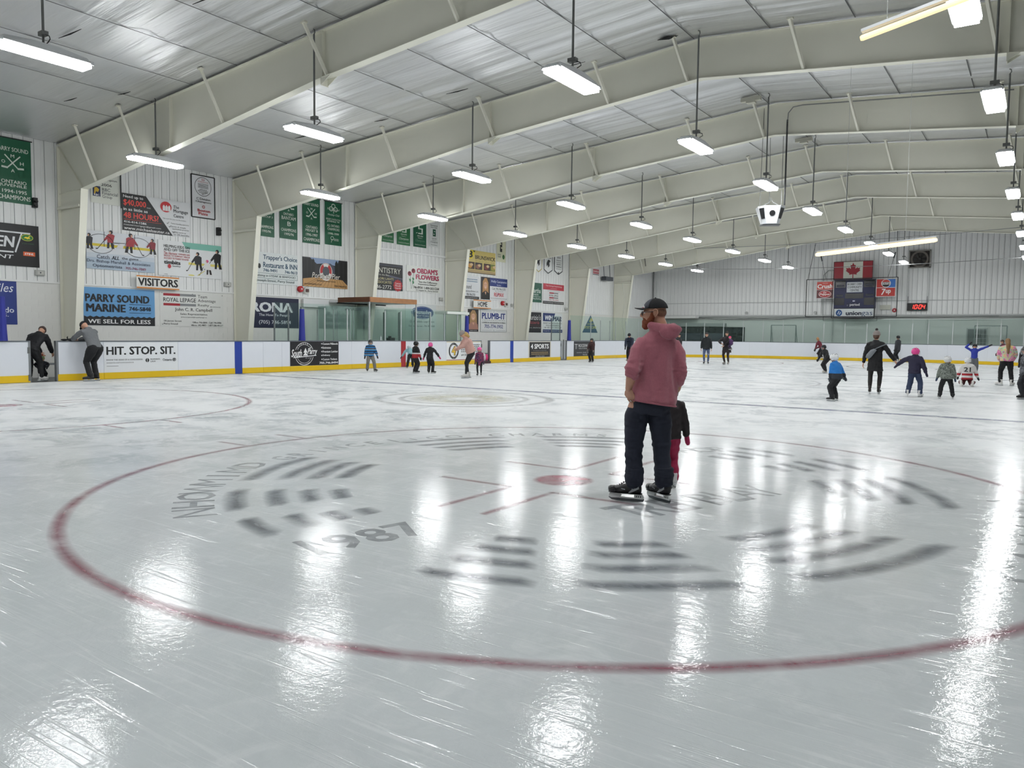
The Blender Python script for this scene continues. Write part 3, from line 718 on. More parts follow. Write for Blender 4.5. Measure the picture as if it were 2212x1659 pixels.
S = wall_sign('sign', 'sky blue board reading PARRY SOUND MARINE 746-5848 WE SELL FOR LESS', (6.18, 8.64, 1.65, 2.90), '#68a3d6')
S.r(0, 1, 0, .22, '#15171c')
for k in range(12): S.p([(k/12, .20), (k/12+.005, .245), (k/12+.04, .20)][:0] or [(k/12, .215), (k/12+.0, .25), (k/12+.042, .215)], '#15171c'); S.p([((k+1)/12, .215), ((k+1)/12, .25), ((k+1)/12-.042, .215)], '#15171c')
S.t('PARRY SOUND', .02, .92, .62, .83, '#111318', .05); S.t('MARINE', .03, .57, .36, .57, '#111318', .05); S.t('746-5848', .62, .94, .41, .52, '#111318', .035); S.line(.62, .58, .94, .58, .012, '#1d3350').line(.62, .35, .94, .35, .012, '#1d3350')
S.t('WE SELL FOR LESS', .05, .93, .05, .16, '#f2f2f2', .03); S.done()
def lepage(S, u0, u1, v0, v1, bars=.16):
    um = (u0+u1)/2; h = (v1-v0)
    for a in (v1-h*.2, v0): S.r(u0, um, a, a+h*.2, '#a8202e').r(um, u1, a, a+h*.2, '#8b8d8f')
    S.t('ROYAL LEPAGE', u0, u1, v0+h*.32, v0+h*.66, '#17181a')
S = wall_sign('sign', 'white realty board reading ROYAL LEPAGE John C. R. Campbell Sales Representative', (8.84, 11.42, 1.65, 2.91), '#e5e6e2')
lepage(S, .05, .55, .59, .94); S.t('Team', .58, .73, .84, .93, '#333333', .0); S.t('Advantage', .58, .87, .70, .81, '#333333', .0); S.t('Realty', .58, .76, .58, .67, '#333333', .0); S.t('BROKERAGE', .78, .95, .58, .61, '#555555', .0)
S.t('John C. R. Campbell', .22, .81, .42, .54, '#222222', .01); S.t('Sales Representative', .30, .73, .32, .39, '#333333', .01); S.t('johncampbell@royallepage.ca', .31, .72, .25, .29, '#333333', .0); S.t('28 James Street', .05, .32, .12, .18, '#333333', .01); S.t('Parry Sound', .05, .26, .04, .10, '#333333', .01)
S.t('Office: 746-5844 - Cell: 746-0406', .49, .96, .10, .15, '#333333', .01); S.t('Home: 342-9855 - 1-877-586-4913', .47, .96, .02, .07, '#333333', .01)
nb = MB(); [nb.tube([(-2.56, y, z), (-2.54, y, z)], .014, 6) for y in (8.9, 10.1, 11.35) for z in (1.72, 2.84)]; obj('screw', nb, STEEL, S.root); S.done()
# second bay
S = banner('green OMHA banner partly hidden behind the second frame column, ending 1995/96', (12.99, 13.85, 5.31, 6.95))
for a, v in (('NOVICE', .62), ('B ENTRY', .54), ('GROUP 3', .46)): S.t(a, .3, .9, v, v+.05, CRM)
S.t('CHAMPIONS', .08, .94, .2, .27, CRM); S.t('1995/96', .3, .8, .1, .16, CRM); S.done()
S = banner('green banner reading ONTARIO BANTAM B CHAMPIONS 1995/96', (14.12, 15.03, 5.33, 7.10)); sticks(S, .5, .78, .25, CRM)
S.t('ONTARIO', .2, .78, .54, .60, CRM); S.t('BANTAM', .1, .9, .44, .52, CRM); S.t('B', .42, .62, .30, .40, CRM); S.t('CHAMPIONS', .07, .92, .17, .24, CRM); S.t('1995/96', .25, .78, .08, .14, CRM); S.done()
S = banner('green banner reading PARRY SOUND OMHA ONTARIO MIDGET B 1996-1997 CHAMPIONS', (15.31, 16.26, 5.27, 7.18))
S.t('PARRY SOUND', .08, .92, .83, .89, CRM); sticks(S, .5, .66, .25, CRM); S.t('ONTARIO', .18, .84, .33, .39, CRM); S.t('MIDGET B', .15, .86, .26, .315, CRM); S.t('1996-1997', .18, .84, .16, .22, CRM); S.t('CHAMPIONS', .04, .96, .05, .12, CRM); S.done()
S = banner('green banner with white shamrock, Hockey Club ALL ONTARIO CHAMPIONS 1998-1999', (16.54, 17.51, 5.32, 7.18))
for du, dv in ((0, .05), (-.14, -.02), (.14, -.02)): S.ring(.5+du, .86+dv, .12, .055, .03, CRM)
S.line(.5, .84, .52, .74, .03, CRM); S.t('Parry Sound', .14, .86, .80, .86, CRM, .0, .2); S.t('Hockey Club', .16, .86, .67, .73, CRM, .0, .3); S.t('HERGERT CONSTRUCTION', .06, .92, .58, .62, CRM, .0); S.t("JUVENILE '99", .12, .86, .52, .57, CRM); S.t('ALL ONTARIO', .12, .86, .42, .48, CRM); S.t('CHAMPIONS', .14, .86, .34, .40, CRM); S.t('1998-1999', .18, .82, .24, .29, CRM)
S.ring(.42, .16, .1, .045, .02, CRM); S.line(.42, .14, .36, .06, .02, CRM); S.scribble(.52, .8, .1, .16, 3, CRM); S.done()
S = wall_sign('sign', "white board reading Trapper's Choice Restaurant & INN STEAK & SEAFOOD", (12.60, 15.02, 3.43, 4.68), '#e7ecec')
S.t("Trapper's Choice", .28, .99, .73, .93, '#1b4a66', .03); S.t('Restaurant & INN', .28, .99, .52, .69, '#1b4a66', .03); S.t('746-9491', .28, .56, .38, .48, '#1b4a66', .03); S.t('746-9613', .72, .99, .37, .47, '#1b4a66', .03)
S.line(.0, .33, .99, .33, .012, '#3c5c5a').line(.0, .17, .99, .17, .012, '#3c5c5a').line(.99, .33, .99, .17, .012, '#3c5c5a'); S.t('Specializing in STEAK & SEAFOOD', .02, .95, .20, .29, '#1d3f3d', .01, .1); S.t('50 Joseph Street, Parry Sound', .06, .92, .04, .14, '#1d3f3d', .01)
S.e(.12, .8, .03, .09, '#22262a', 'pine_cone'); S.e(.20, .55, .03, .08, '#22262a', 'pine_cone'); S.done()
S = wall_sign('sign', 'photo board with dock and red lifebuoy reading Porch to Pier', (15.30, 17.84, 3.44, 4.68), '#26252a')
S.p([(.15, 1), (.8, 1), (.75, .78), (.5, .85), (.3, .8)], '#8ea2c4'); S.p([(.42, .55), (.42, .8), (.60, .86), (.70, .75), (.70, .5)], '#4a5060')
for u in (.05, .14, .22, .74, .85, .95): S.p([(u-.04, .3), (u+.04, .3), (u+.03, .9), (u, .98), (u-.03, .88)], '#16191a', 'printed_tree')
S.p([(0, 0), (1, 0), (1, .12), (.88, .30), (.35, .36), (0, .26)], '#c79a63')
for k in range(12): S.line(k*.09-.02, 0, .34+k*.045, .34, .012, '#6b4c2c')
S.e(.50, .55, .145, .31, '#e9e6e2'); S.ring(.5, .57, .13, .28, .012, '#b3262e').e(.50, .57, .08, .165, '#4b4f57')
for a in (20, 160): S.p([(.5+r*cos(radians(q)), .57+r*2.05*sin(radians(q))) for r, qs in ((.13, (a-40, a-20, a, a+20, a+40)), (.08, (a+40, a, a-40))) for q in qs], '#b8262e')
S.t('Porch to Pier', .19, .82, .30, .50, '#0f0f0f', .06, .25); S.t('Porch to Pier', .19, .82, .31, .50, '#f2ede4', .0, .25); S.t('Building & Design Centre', .30, .72, .19, .25, '#17110c', .01); S.t('porchtopier.com', .03, .40, .05, .13, '#17110c', .01); S.t('705-746-8133', .69, .98, .04, .11, '#17110c', .01); S.done()
S = wall_sign('sign', 'dark navy board reading RONA The How-To People behind the bench glass', (12.60, 15.06, 1.65, 2.88), '#171c3c')
S.t('RONA', .02, .88, .52, .84, '#e3e6ea', .06); 
for k in range(3): S.line(.74+.045*k, .80, .84+.045*k, .50, .02, '#171c3c')
S.t('The How-To People', .18, .80, .36, .47, '#dfe2ea', .01); S.t('(705) 746-5894', .18, .83, .10, .25, '#dfe2ea', .01); S.done()
# third bay
for k, (bx, sh) in enumerate((((20.03, 20.86, 5.80, 7.0), .5), ((21.09, 22.03, 5.78, 7.0), .6), ((22.28, 23.24, 5.79, 7.1), .75))):
    S = banner('%s green Champions banner above the dentistry board' % ('first', 'second', 'third')[k], bx, GR2 if k < 2 else GRN)
    S.r(.36, .72, .68, .72, '#e4ebe2').r(.36, .46, .72, .92, '#e4ebe2').r(.36, .72, .88, .92, '#e4ebe2').r(.62, .72, .5, .7, '#e4ebe2').r(.36, .72, .50, .54, '#e4ebe2').line(.3, .54, .2, .52, .03, '#e4ebe2')
    S.t(('2003-2004', '2004-2005', '2005-2006')[k], .28, .74, .40, .45, '#e4ebe2'); S.t('Division 2', .34, .68, .33, .37, '#e4ebe2', .0); S.t('Champions', .15, .88, .18, .30, '#e4ebe2' if k < 2 else '#6e9580', .0, .3); S.t('Owned by Sound, ON Supported', .1, .92, .06, .11, '#e4ebe2', .0); S.done()
S = banner('white Champions pennant with dark green S emblem above the flower shop board', (23.51, 24.18, 5.92, 7.10), '#e4e7e6')
S.t('International', .1, .9, .88, .95, '#222222'); S.t('Silver Stick', .1, .86, .80, .86, '#222222'); S.r(.35, .7, .45, .75, '#17503a').r(.5, .62, .64, .68, '#e4e7e6').r(.42, .55, .52, .56, '#e4e7e6'); S.t('2006-2007', .25, .8, .33, .37, '#222222'); S.t('Division 2', .3, .74, .26, .30, '#222222', .0); S.t('Champions', .1, .92, .15, .24, '#222222', .0, .3); S.t('Parry Sound', .15, .85, .05, .1, '#222222', .0); S.done()
S = wall_sign('sign', 'black board reading DENTISTRY On the Bay LORI LAHTI ASSOCIATES', (19.30, 21.49, 3.54, 4.79), '#16171a')
S.r(0, 1, .92, .95, '#44475a'); S.t('DENTISTRY', .02, .93, .64, .84, '#dcdccf', .0); S.p([(.55, .58), (1, .48), (1, .44), (.56, .50)], '#5a5d70'); S.r(0, .98, .26, .46, '#2c2e3e'); S.t('On the Bay', .22, .56, .51, .60, '#dcdccf', .0); S.t('LORI LAHTI', .22, .70, .38, .47, '#cfc58a', .01); S.t('ASSOCIATES', .16, .64, .24, .34, '#cfc58a', .01); S.t('746-2772', .1, .64, .04, .18, '#e0e0da', .01)
S.p([(.84+(.13 if k % 2 else .155)*cos(2*pi*k/24), .20+(.2 if k % 2 else .24)*sin(2*pi*k/24)) for k in range(24)], '#b9222c', 'starburst')
for a, v in (('Custom', .25), ('Mouth', .16), ('Guards', .07)): S.t(a, .75, .93, v, v+.07, '#f4e9e9', .01)
S.done()
S = wall_sign('sign', "white board reading OBDAM'S FLOWERS with two red roses", (21.76, 24.29, 3.57, 4.84), '#eceee9')
for u, v, x0, y0 in ((.09, .68, .13, .1), (.20, .80, .15, .1)):
    S.line(x0, y0, u+.02, v, .02, '#3c6b52'); S.e(u, v, .055, .09, '#8e2338', 'rose'); S.e(u-.01, v+.03, .03, .05, '#5d1426', 'rose'); S.e(u+.03, v-.02, .025, .05, '#a43a4e', 'rose')
for u, v in ((.10, .40), (.19, .45), (.19, .32)): S.p([(u-.03, v+.08), (u, v-.05), (u+.03, v+.02), (u+.02, v+.08)], '#3c8a5c', 'leaf')
S.t("OBDAM'S", .30, .94, .72, .93, '#3a1b26', .06); S.t("OBDAM'S", .30, .94, .73, .93, '#c63d63', .03); S.t('FLOWERS', .27, .98, .49, .68, '#3a1b26', .06); S.t('FLOWERS', .27, .98, .50, .68, '#c63d63', .03)
S.t('"See the Difference', .34, .92, .36, .44, '#222222', .01); S.t('Experience Makes!"', .34, .90, .26, .34, '#222222', .01); S.t('746-8934  1-800-263-5264', .19, .98, .12, .22, '#111111', .01); S.t('71 Seguin St., Parry Sound', .27, .94, .02, .09, '#111111', .015); S.done()
S = wall_sign('sign', 'white board with dark blue oval reading Desmasdons behind the penalty box glass', (21.69, 24.02, 1.64, 2.96), '#e3e8e8')
S.e(.55, .68, .37, .24, '#21407c'); S.ring(.55, .68, .35, .22, .012, '#c9d4e6'); S.t('Desmasdons', .30, .84, .62, .78, '#edf0f5', .02, .1); S.t('BOAT WORKS', .36, .76, .53, .58, '#edf0f5'); S.t('since 1957', .42, .66, .47, .50, '#edf0f5', .0); S.line(.2, .88, .24, .55, .025, '#edf0f5').line(.16, .72, .3, .8, .025, '#edf0f5')
S.t('Quick, Reliable, Large Motors', .14, .94, .28, .38, '#333a40', .0, .25); S.t('Desmasdons.com - 705-355-5858', .1, .95, .14, .20, '#333a40', .0); S.done()
# fourth bay
S = wall_sign('sign', 'yellow BRUNSWICK sports grill board with food pictures', (26.50, 29.24, 4.83, 6.07), '#d8c478')
S.p([(0, .72), (.06, 1), (.26, 1), (.28, .86), (.20, .62), (.1, .6)], '#f0d92e'); S.t('B', .07, .22, .66, .96, '#141414', .06, .1); S.p([(.22, .98), (.30, .98), (.27, .90)], '#141414'); S.t('BRUNSWICK', .30, .99, .62, .80, '#1b1712', .03); S.t('SPORTS GRILL BAR', .30, .97, .52, .57, '#8f7f55', .01)
for u, c1, c2 in ((.04, '#3a2016', '#c98f35'), (.30, '#2a1c1c', '#8a5a44'), (.59, '#3b1d1a', '#7c2f28'), (.82, '#6d7a2e', '#a9963a')):
    S.r(u, min(u+.24, .98), .17, .48, c1); S.e(u+.09, .30, .07, .10, c2); S.e(u+.14, .36, .05, .06, '#d8b98a')
S.r(0, 1, .0, .14, '#b29a6a'); S.r(0, 1, .0, .03, '#4a3626'); S.done()
S = banner('cream pennant with black S emblem beside the Brunswick board', (29.37, 30.26, 5.64, 7.0), '#dcdcc0')
S.r(.35, .6, .42, .88, '#1a1c1c').r(.45, .6, .56, .62, '#dcdcc0').r(.35, .5, .72, .78, '#dcdcc0'); S.t('ONTA', .1, .45, .27, .33, '#1a1c1c'); S.t('TEAM', .1, .45, .18, .24, '#1a1c1c'); S.e(.75, .22, .13, .1, '#3a6a3a'); S.done()
S = wall_sign('sign', 'white insurance broker board ending in und with black web strip', (26.29, 27.70, 3.41, 4.65), '#e6e8ea')
S.scribble(.2, .9, .72, .9, 2, '#5b7f9c'); S.t('Sound', .1, .5, .44, .62, '#222222', .0); S.t('Insurance Brokers Ltd.', .1, .95, .30, .38, '#555555', .0); S.t('705-746-2725', .2, .75, .14, .24, '#222222', .01); S.r(0, 1, 0, .11, '#1c1c1e'); S.t('soundinsurancebrokers.ca', .1, .9, .03, .08, '#e9e9e9', .0); S.done()
def portrait(S, u0, u1, v0, v1, hair, skin, top, bg):
    S.r(u0, u1, v0, v1, bg); w_ = u1-u0; h = v1-v0; c = (u0+u1)/2
    S.p([(c-.34*w_, v0+.30*h), (c-.3*w_, v0+.8*h), (c-.1*w_, v0+.96*h), (c+.15*w_, v0+.95*h), (c+.32*w_, v0+.75*h), (c+.36*w_, v0+.28*h)], hair, 'portrait')
    S.p([(u0+.04*w_, v0), (u0+.1*w_, v0+.26*h), (c-.08*w_, v0+.38*h), (c+.1*w_, v0+.38*h), (u1-.08*w_, v0+.26*h), (u1-.02*w_, v0)], top, 'portrait')
    S.p([(c-.1*w_, v0+.34*h), (c+.1*w_, v0+.34*h), (c+.03*w_, v0+.2*h)], skin, 'portrait'); S.e(c, v0+.62*h, .2*w_, .17*h, skin, 'portrait'); S.e(c-.08*w_, v0+.66*h, .03*w_, .012*h, '#3a2a20'); S.e(c+.08*w_, v0+.66*h, .03*w_, .012*h, '#3a2a20'); S.p([(c-.08*w_, v0+.55*h), (c+.08*w_, v0+.55*h), (c+.04*w_, v0+.525*h), (c-.04*w_, v0+.525*h)], '#f4e8e4', 'portrait')
S = wall_sign('sign', 'realty board with blonde agent portrait reading Holly Cascanette RE/MAX', (27.88, 30.44, 3.44, 4.68), '#e9eaec')
portrait(S, 0, .33, 0, 1, '#b98a55', '#d9a98a', '#121214', '#241c1c'); S.r(.33, 1, .62, 1, '#21367c'); S.t('Holly Cascanette', .38, .97, .76, .90, '#dfe5f5', .01); S.t('Broker', .60, .76, .66, .72, '#dfe5f5', .0); S.t('Cell: 705-746-1575', .41, .93, .46, .56, '#2a2a2c', .01); S.t('Office: 705-746-9336', .52, .84, .39, .42, '#2a2a2c', .0); S.t('RE/MAX', .49, .86, .16, .34, '#c2202c', .03); S.line(.60, .16, .66, .34, .03, '#21367c'); S.t('Parry Sound Muskoka Realty Ltd. Brokerage', .36, .98, .05, .10, '#2a2a2c', .0); S.done()
S = wall_sign('sign', 'white HOME sign with orange bars above the far bench', (27.00, 28.62, 2.91, 3.37), '#ecebe6', x=-2.42)
S.r(0, 1, .89, 1, '#dd8a35').r(0, 1, 0, .1, '#dd8a35').t('HOME', .24, .78, .2, .82, '#141414', .04); b_ = MB()
for yy in (27.2, 28.4): b_.box(-2.61, -2.44, yy, yy+.05, 3.0, 3.3)
obj('bracket', b_, DGREY, S.root); S.done()
S = wall_sign('sign', 'tall portrait poster of a smiling long-haired woman beside the PLUMB-IT board', (26.72, 27.67, 1.62, 2.85), '#1d191b')
portrait(S, 0, 1, .1, 1, '#a9855a', '#d9a98a', '#b08070', '#251f22'); S.t('BROKER OF RECORD', .2, .85, .03, .07, '#e6e6e6', .0); S.done()
S = wall_sign('sign', 'white board with ornate border reading PLUMB-IT 705-774-3902', (27.86, 30.40, 1.63, 2.86), '#e4e6e6', frame='#b9bcbc')
S.ring(.5, .5, .47, .45, .015, '#9a9da0').items.pop(); S.t('PLUMB-IT', .05, .95, .58, .86, '#22357f', .05); S.scribble(.06, .94, .50, .55, 1, '#8a8d90'); S.t('COMMERCIAL AND RESIDENTIAL PLUMBING', .05, .95, .38, .45, '#222222', .02); S.t('705-774-3902', .15, .86, .16, .33, '#22357f', .02)
for v in (.06, .93): S.line(.05, v, .42, v, .012, '#8a8d90').line(.58, v, .95, v, .012, '#8a8d90').ring(.5, v, .03, .03, .012, '#8a8d90')
S.done()
# fifth bay
for k, bx in enumerate(((33.42, 34.22, 5.37, 6.75), (34.46, 35.46, 5.36, 6.75), (35.72, 36.70, 5.37, 6.75))):
    shp = [(0, .16), (.5, 0), (1, .16), (1, 1), (0, 1)]
    S = wall_sign('banner', 'white pointed pennant, %s' % ('first of three after the fourth column', 'middle of the three with a skater emblem', 'last of the three reading 2018 CHAMPION')[k], bx, '#eceeed', 'banner', 'pointed pennants', x=-2.597, thick=.012, shape=shp)
    for i in range(5):
        a, b_ = shp[i], shp[(i+1) % 5]; S.line(a[0], a[1], b_[0], b_[1], .06, '#1f2b33' if k else '#b8a558')
    if k < 2:
        S.t('CHAMPION', .18, .84, .66, .72, '#2a2e33'); S.p([(.3, .45), (.45, .6), (.6, .62), (.75, .55), (.62, .48), (.66, .35), (.5, .25), (.42, .38), (.3, .3)], '#2a2e33', 'skater_emblem')
    else:
        S.t('2018', .3, .72, .74, .81, '#2a2e33', .03); S.t('DIVISION II', .2, .82, .62, .67, '#2a2e33'); S.line(.2, .55, .8, .55, .02, '#2a2e33'); S.t('PEEWEE', .25, .77, .43, .49, '#2a2e33'); S.t('CHAMPION', .18, .84, .32, .38, '#2a2e33'); S.line(.2, .25, .8, .25, .02, '#2a2e33'); S.p([(.4, .06), (.5, .12), (.6, .06), (.5, .02)], '#2a2e33')
    S.done()
S = wall_sign('sign', 'dark green credit union board ending in artha UNION', (32.60, 34.23, 3.49, 4.68), '#175a44')
S.t('Kawartha', .02, .92, .48, .72, '#e6efe9', .01); S.t('CREDIT UNION', .02, .75, .34, .44, '#e6efe9', .0); S.line(.05, .28, .92, .28, .02, '#e6efe9'); S.t('Everything Banking', .1, .93, .12, .23, '#e6efe9', .0); S.done()
S = wall_sign('sign', 'white realty board with red top band reading ROYAL LEPAGE Team Advantage', (34.38, 36.92, 3.45, 4.71), '#e8e8e8')
S.r(0, 1, .70, 1, '#c2384a'); S.t('Team Advantage Realty Brokerage', .12, .9, .84, .94, '#f2dcdf', .0); S.line(.35, .77, .65, .77, .012, '#f2dcdf'); S.line(.2, .64, .8, .64, .012, '#777777'); lepage(S, .29, .72, .28, .58); S.t('705-746-5844', .27, .73, .17, .25, '#b04050', .0); S.r(0, 1, 0, .13, '#1c1c1e'); S.t('www.royallepage.ca/teamadvantage', .03, .97, .03, .10, '#ececec', .0); S.done()
S = wall_sign('sign', 'black chalk-style pizzeria board reading aurizio\'s Pizzeria', (32.30, 34.21, 1.62, 2.87), '#24242a')
S.t("Maurizio's", .1, .95, .62, .88, '#e6e6e6', .0, .1); S.t('Pizzeria', .25, .88, .42, .58, '#b7525a', .0, .1); S.line(.1, .33, .95, .33, .012, '#8a4a4a'); S.t('105 James St.  (705)774-9100', .05, .95, .2, .26, '#dcdcdc', .0); S.done()
S = wall_sign('sign', 'white and blue board reading WINMAR property restoration specialists', (34.40, 36.78, 1.63, 2.86), '#e4e9e9')
S.p([(0, .58), (0, 1), (.62, 1), (.48, .58)], '#24386f'); S.t('WIN', .1, .50, .64, .88, '#eef0f4', .05, .2); S.t('MAR', .50, .95, .60, .84, '#1c2a55', .05, .2); S.t('PROPERTY RESTORATION SPECIALISTS', .02, .97, .44, .52, '#333333', .0); S.t('MOULD & ASBESTOS REMOVAL', .15, .85, .33, .40, '#333333', .01); S.t('FIRE - WIND - FLOOD - SEWER BACKUP', .08, .94, .22, .29, '#333333', .01)
S.r(0, 1, 0, .16, '#24386f'); S.t('Georgian Bay  1-800-555-5557  Muskoka', .04, .96, .05, .11, '#eef0f4', .0); S.done()
S = wall_sign('sign', 'blue-green triangular board reading SPORTS CAMP behind the corner glass', (39.47, 41.66, 1.67, 2.87), '#33597a', shape=[(0, 0), (1, 0), (.52, 1)])
S.p([(.40, .62), (.52, .92), (.64, .62)], '#6f8f7a'); S.p([(.44, .66), (.58, .84), (.66, .70), (.52, .58)], '#d9c84a', 'skater_emblem'); S.t('ALGONQUIN', .30, .74, .44, .54, '#d8d870', .0); S.t('SPORTS CAMP', .12, .90, .22, .38, '#d8d870', .01); S.done()
S = wall_sign('sign', 'small black, red and white plaque high on the wall near the last frame', (40.8, 41.75, 5.66, 6.6), '#e4e4e4')
S.p([(.2, .85), (.5, .6), (.8, .85), (.8, 1), (.2, 1)], '#1c1c1c').r(.05, .95, .12, .45, '#b8505c').t('CHAMPION', .1, .9, .2, .36, '#f0e4e4').r(.05, .95, .03, .08, '#222222'); S.done()
# small fittings on the wall
def exit_box(y, z, lab, x=-2.61):
    t = MB(); t.box(x, x+.09, y-.14, y+.14, z-.08, z+.08); o = tag(obj('emergency_light', t, mat('#b9bab6', .5), bevel=.01), lab, 'wall box', 'grey boxes on the side wall')
    d = MB(); d.box(x+.09, x+.10, y-.09, y+.09, z-.05, z+.05); obj('cover', d, mat('#cfcfca', .5), o); d = MB(); d.tube([(x+.1, y, z), (x+.115, y, z)], .02, 8); obj('knob', d, DGREY, o)
exit_box(4.85, 3.25, 'small grey emergency box under the black equipment board'); exit_box(11.6, 3.29, 'small grey emergency box above the white John Campbell realty board'); exit_box(24.39, 3.28, 'small grey emergency box below the flower shop board'); exit_box(30.95, 3.2, 'small grey emergency box beside the alarm near the HOME sign'); exit_box(37.2, 3.2, 'small grey emergency box past the red-topped realty board')
for y, z, a in ((15.13, 3.30, 'under the Porch to Pier board'), (29.95, 3.28, 'near the HOME sign')):
    t = MB(); t.tube([(-2.61, y, z), (-2.50, y, z), (-2.47, y, z)], [.13, .13, .10], 20); o = tag(obj('alarm_bell', t, mat('#c0232b', .35), smooth=False), 'red round alarm bell '+a, 'alarm')
    d = MB(); d.tube([(-2.47, y, z), (-2.45, y, z)], .035, 10); obj('hub', d, WHITE, o)
    t = MB(); t.tube([(-2.61, y+.32, z-.05), (-2.51, y+.32, z-.05)], [.15, .14], 22); o = tag(obj('alarm_strobe', t, mat('#dcdcd6', .4)), 'white round strobe plate beside the red bell '+a, 'alarm')
    d = MB(); d.box(-2.51, -2.47, y+.25, y+.39, z-.11, z+.02); obj('lamp_window', d, mat('#5b3a36', .3), o)
for y, z, n in ((4.73, 5.42, 'beside the first green banner'), (11.2, 5.28, 'below the C Division banner')):
    t = MB(); t.box(-2.615, -2.47, y-.04, y+.08, z-.18, z+.12); t.box(-2.47, -2.40, y-.02, y+.06, z-.02, z+.03); t.box(-2.47, -2.42, y-.02, y+.06, z-.15, z-.10)
    tag(obj('speaker_bracket', t, BLACK), 'small black wall bracket '+n, 'bracket')
# hung ventilation bracket past frame seven and wall corner pipe
t = thing('hanging_heater', 'small dark box heater hung on chains near the last column', 'heater', (-2.3, 42.4, 5.5))
b_ = MB(); b_.box(-.15, .2, -.55, .55, -.15, .12); obj('casing', b_, DGREY, t)
for yy, y2 in ((-.45, -.7), (.45, .2)): c_ = MB(); c_.beam((0, yy, .1), (0, y2, 1.87), .03, .03); obj('chain', c_, DGREY, t)
# ================================================================= DASHER BOARDS
BH = 1.17; T = .10
BLUE = mat('#1f3f9e', .35, var=.03); RED = mat('#a8212b', .35, var=.03); CAP = mat('#5f656c', .4)
bl = thing('dasher_boards', 'white dasher boards with yellow kick strip along the banner wall', 'boards', (0, 0, 0))
def bpanel(y0, y1, m=HDPE, kick=True, x=0.0, fr=0.0):
    b_ = MB(); b_.box(-T, x, y0+.003, y1-.003, .015 if kick else .01, BH-.03); o = obj('board_panel', b_, m, bl, bevel=.003)
    if kick:
        k_ = MB(); k_.box(x, x+.014, y0+.003, y1-.003, .012, .205); obj('kick_strip', k_, YELL, bl)
    c_ = MB(); c_.box(-T-.03, x+.012, y0, y1, BH-.03, BH); obj('cap_rail', c_, CAP, bl)
    return o
cuts = [-7.2, -4.8, -2.4, 0, 1.6, 3.36]
for a, b_ in zip(cuts, cuts[1:]): bpanel(a, b_)
for a, b_ in zip([4.10, 5.43, 7.87, 10.03], [5.43, 7.87, 10.03]): bpanel(a, b_)
bpanel(10.03, 10.33, BLUE, False, .004)
for a, b_ in zip([10.33, 11.23, 12.07, 12.45, 14.88, 15.6, 16.35, 18.56], [11.23, 12.07, 12.45, 14.88, 15.6, 16.35, 18.56]): bpanel(a, b_)
bpanel(18.56, 18.87, RED, False, .004)
for a, b_ in zip([18.87, 20.2, 21.69, 24.47], [20.2, 21.69, 24.47]): bpanel(a, b_)
bpanel(25.22, 27.06); bpanel(27.06, 27.36, BLUE, False, .004)
for a, b_ in zip([27.36, 28.83, 31.2, 32.28], [28.83, 31.2, 32.28]): bpanel(a, b_)
for a, b_ in zip([32.98, 33.8, 36.5, 39.4], [33.8, 36.5, 39.4]): bpanel(a, b_)
# gate posts, open and closed gates
for y in (3.36, 4.10, 24.47, 25.22, 32.28, 32.98): pst = MB(); pst.box(-T-.02, .004, y-.03, y+.03, 0, BH); obj('gate_post', pst, STEEL, bl)
for y in (3.34, 24.5, 32.3):
    for z in (.05, .82): hg = MB(); hg.box(.002, .02, y-.03, y+.03, z, z+.17); obj('hinge', hg, PIPE, bl)
g_ = MB(); g_.box(-T, -.03, 32.34, 32.92, .03, BH-.02); obj('gate', g_, mat('#9fa3a4', .45), bl)
g_ = MB(); g_.box(-.03, .0, 32.6, 32.66, .02, BH+.05); g_.box(-.03, .0, 32.36, 32.9, .02, .08); obj('gate_latch', g_, PIPE, bl)
for y in (3.40, 24.52):   # gates swung open towards the bench
    g_ = MB(); g_.box(-T-.72, -T-.02, y-.05, y-.01, .04, BH-.02); obj('gate', g_, HDPE, bl)
# adverts on the boards
def bad(label, y0, y1, z0, z1, base):
    return Sign('advert_panel', label, None, (0.003, y0, z0), (0, y1-y0, 0), (0, 0, z1-z0), (1, 0, 0), base, parent=bl, thick=.004)
S = bad('white advert reading HIT. STOP. SIT.', 5.44, 7.86, .21, 1.12, '#e4e7ea'); S.t('HIT. STOP. SIT.', .03, .965, .58, .86, '#191a1c', .045)
S.t('KNOW THE SIGNS OF A CONCUSSION', .03, .50, .39, .44, '#333333', .02); S.t('ontario.ca/concussions', .03, .38, .30, .35, '#333333', .0); S.line(.03, .21, .18, .21, .01, '#555555'); S.e(.565, .38, .025, .07, '#222222'); S.line(.565, .3, .565, .46, .015, '#e4e7ea'); S.t("ROWAN'S", .61, .74, .39, .44, '#333333', .02); S.t('LAW', .61, .68, .31, .36, '#333333', .02); S.t('Ontario', .78, .91, .34, .43, '#222222', .015); S.ring(.945, .385, .025, .06, .018, '#222222').p([(.93, .41), (.96, .41), (.945, .35)], '#222222'); S.done()
S = bad('black lumber advert reading South Parry Lumber & Millwork', 12.45, 14.88, .21, 1.135, '#15151a')
S.ring(.28, .49, .19, .48, .02, '#e6e6e6').ring(.28, .49, .155, .39, .012, '#e6e6e6'); S.arc('LUMBER &', .28, .49, .40, 150, 30, .09, '#e6e6e6'); S.arc('MILLWORK', .28, .49, .42, 240, 310, .09, '#e6e6e6', flip=True)
S.r(.03, .53, .36, .66, '#15151a'); S.t('South', .02, .23, .36, .68, '#efefef', .03, .3); S.t('Parry', .34, .54, .40, .72, '#efefef', .03, .3); S.line(.06, .34, .52, .42, .03, '#efefef'); S.p([(.25, .42), (.35, .42), (.31, .54), (.34, .54), (.30, .74), (.26, .54), (.29, .54)], '#efefef', 'pine_tree'); S.t('EST. 2004', .30, .40, .30, .33, '#d0d0d0')
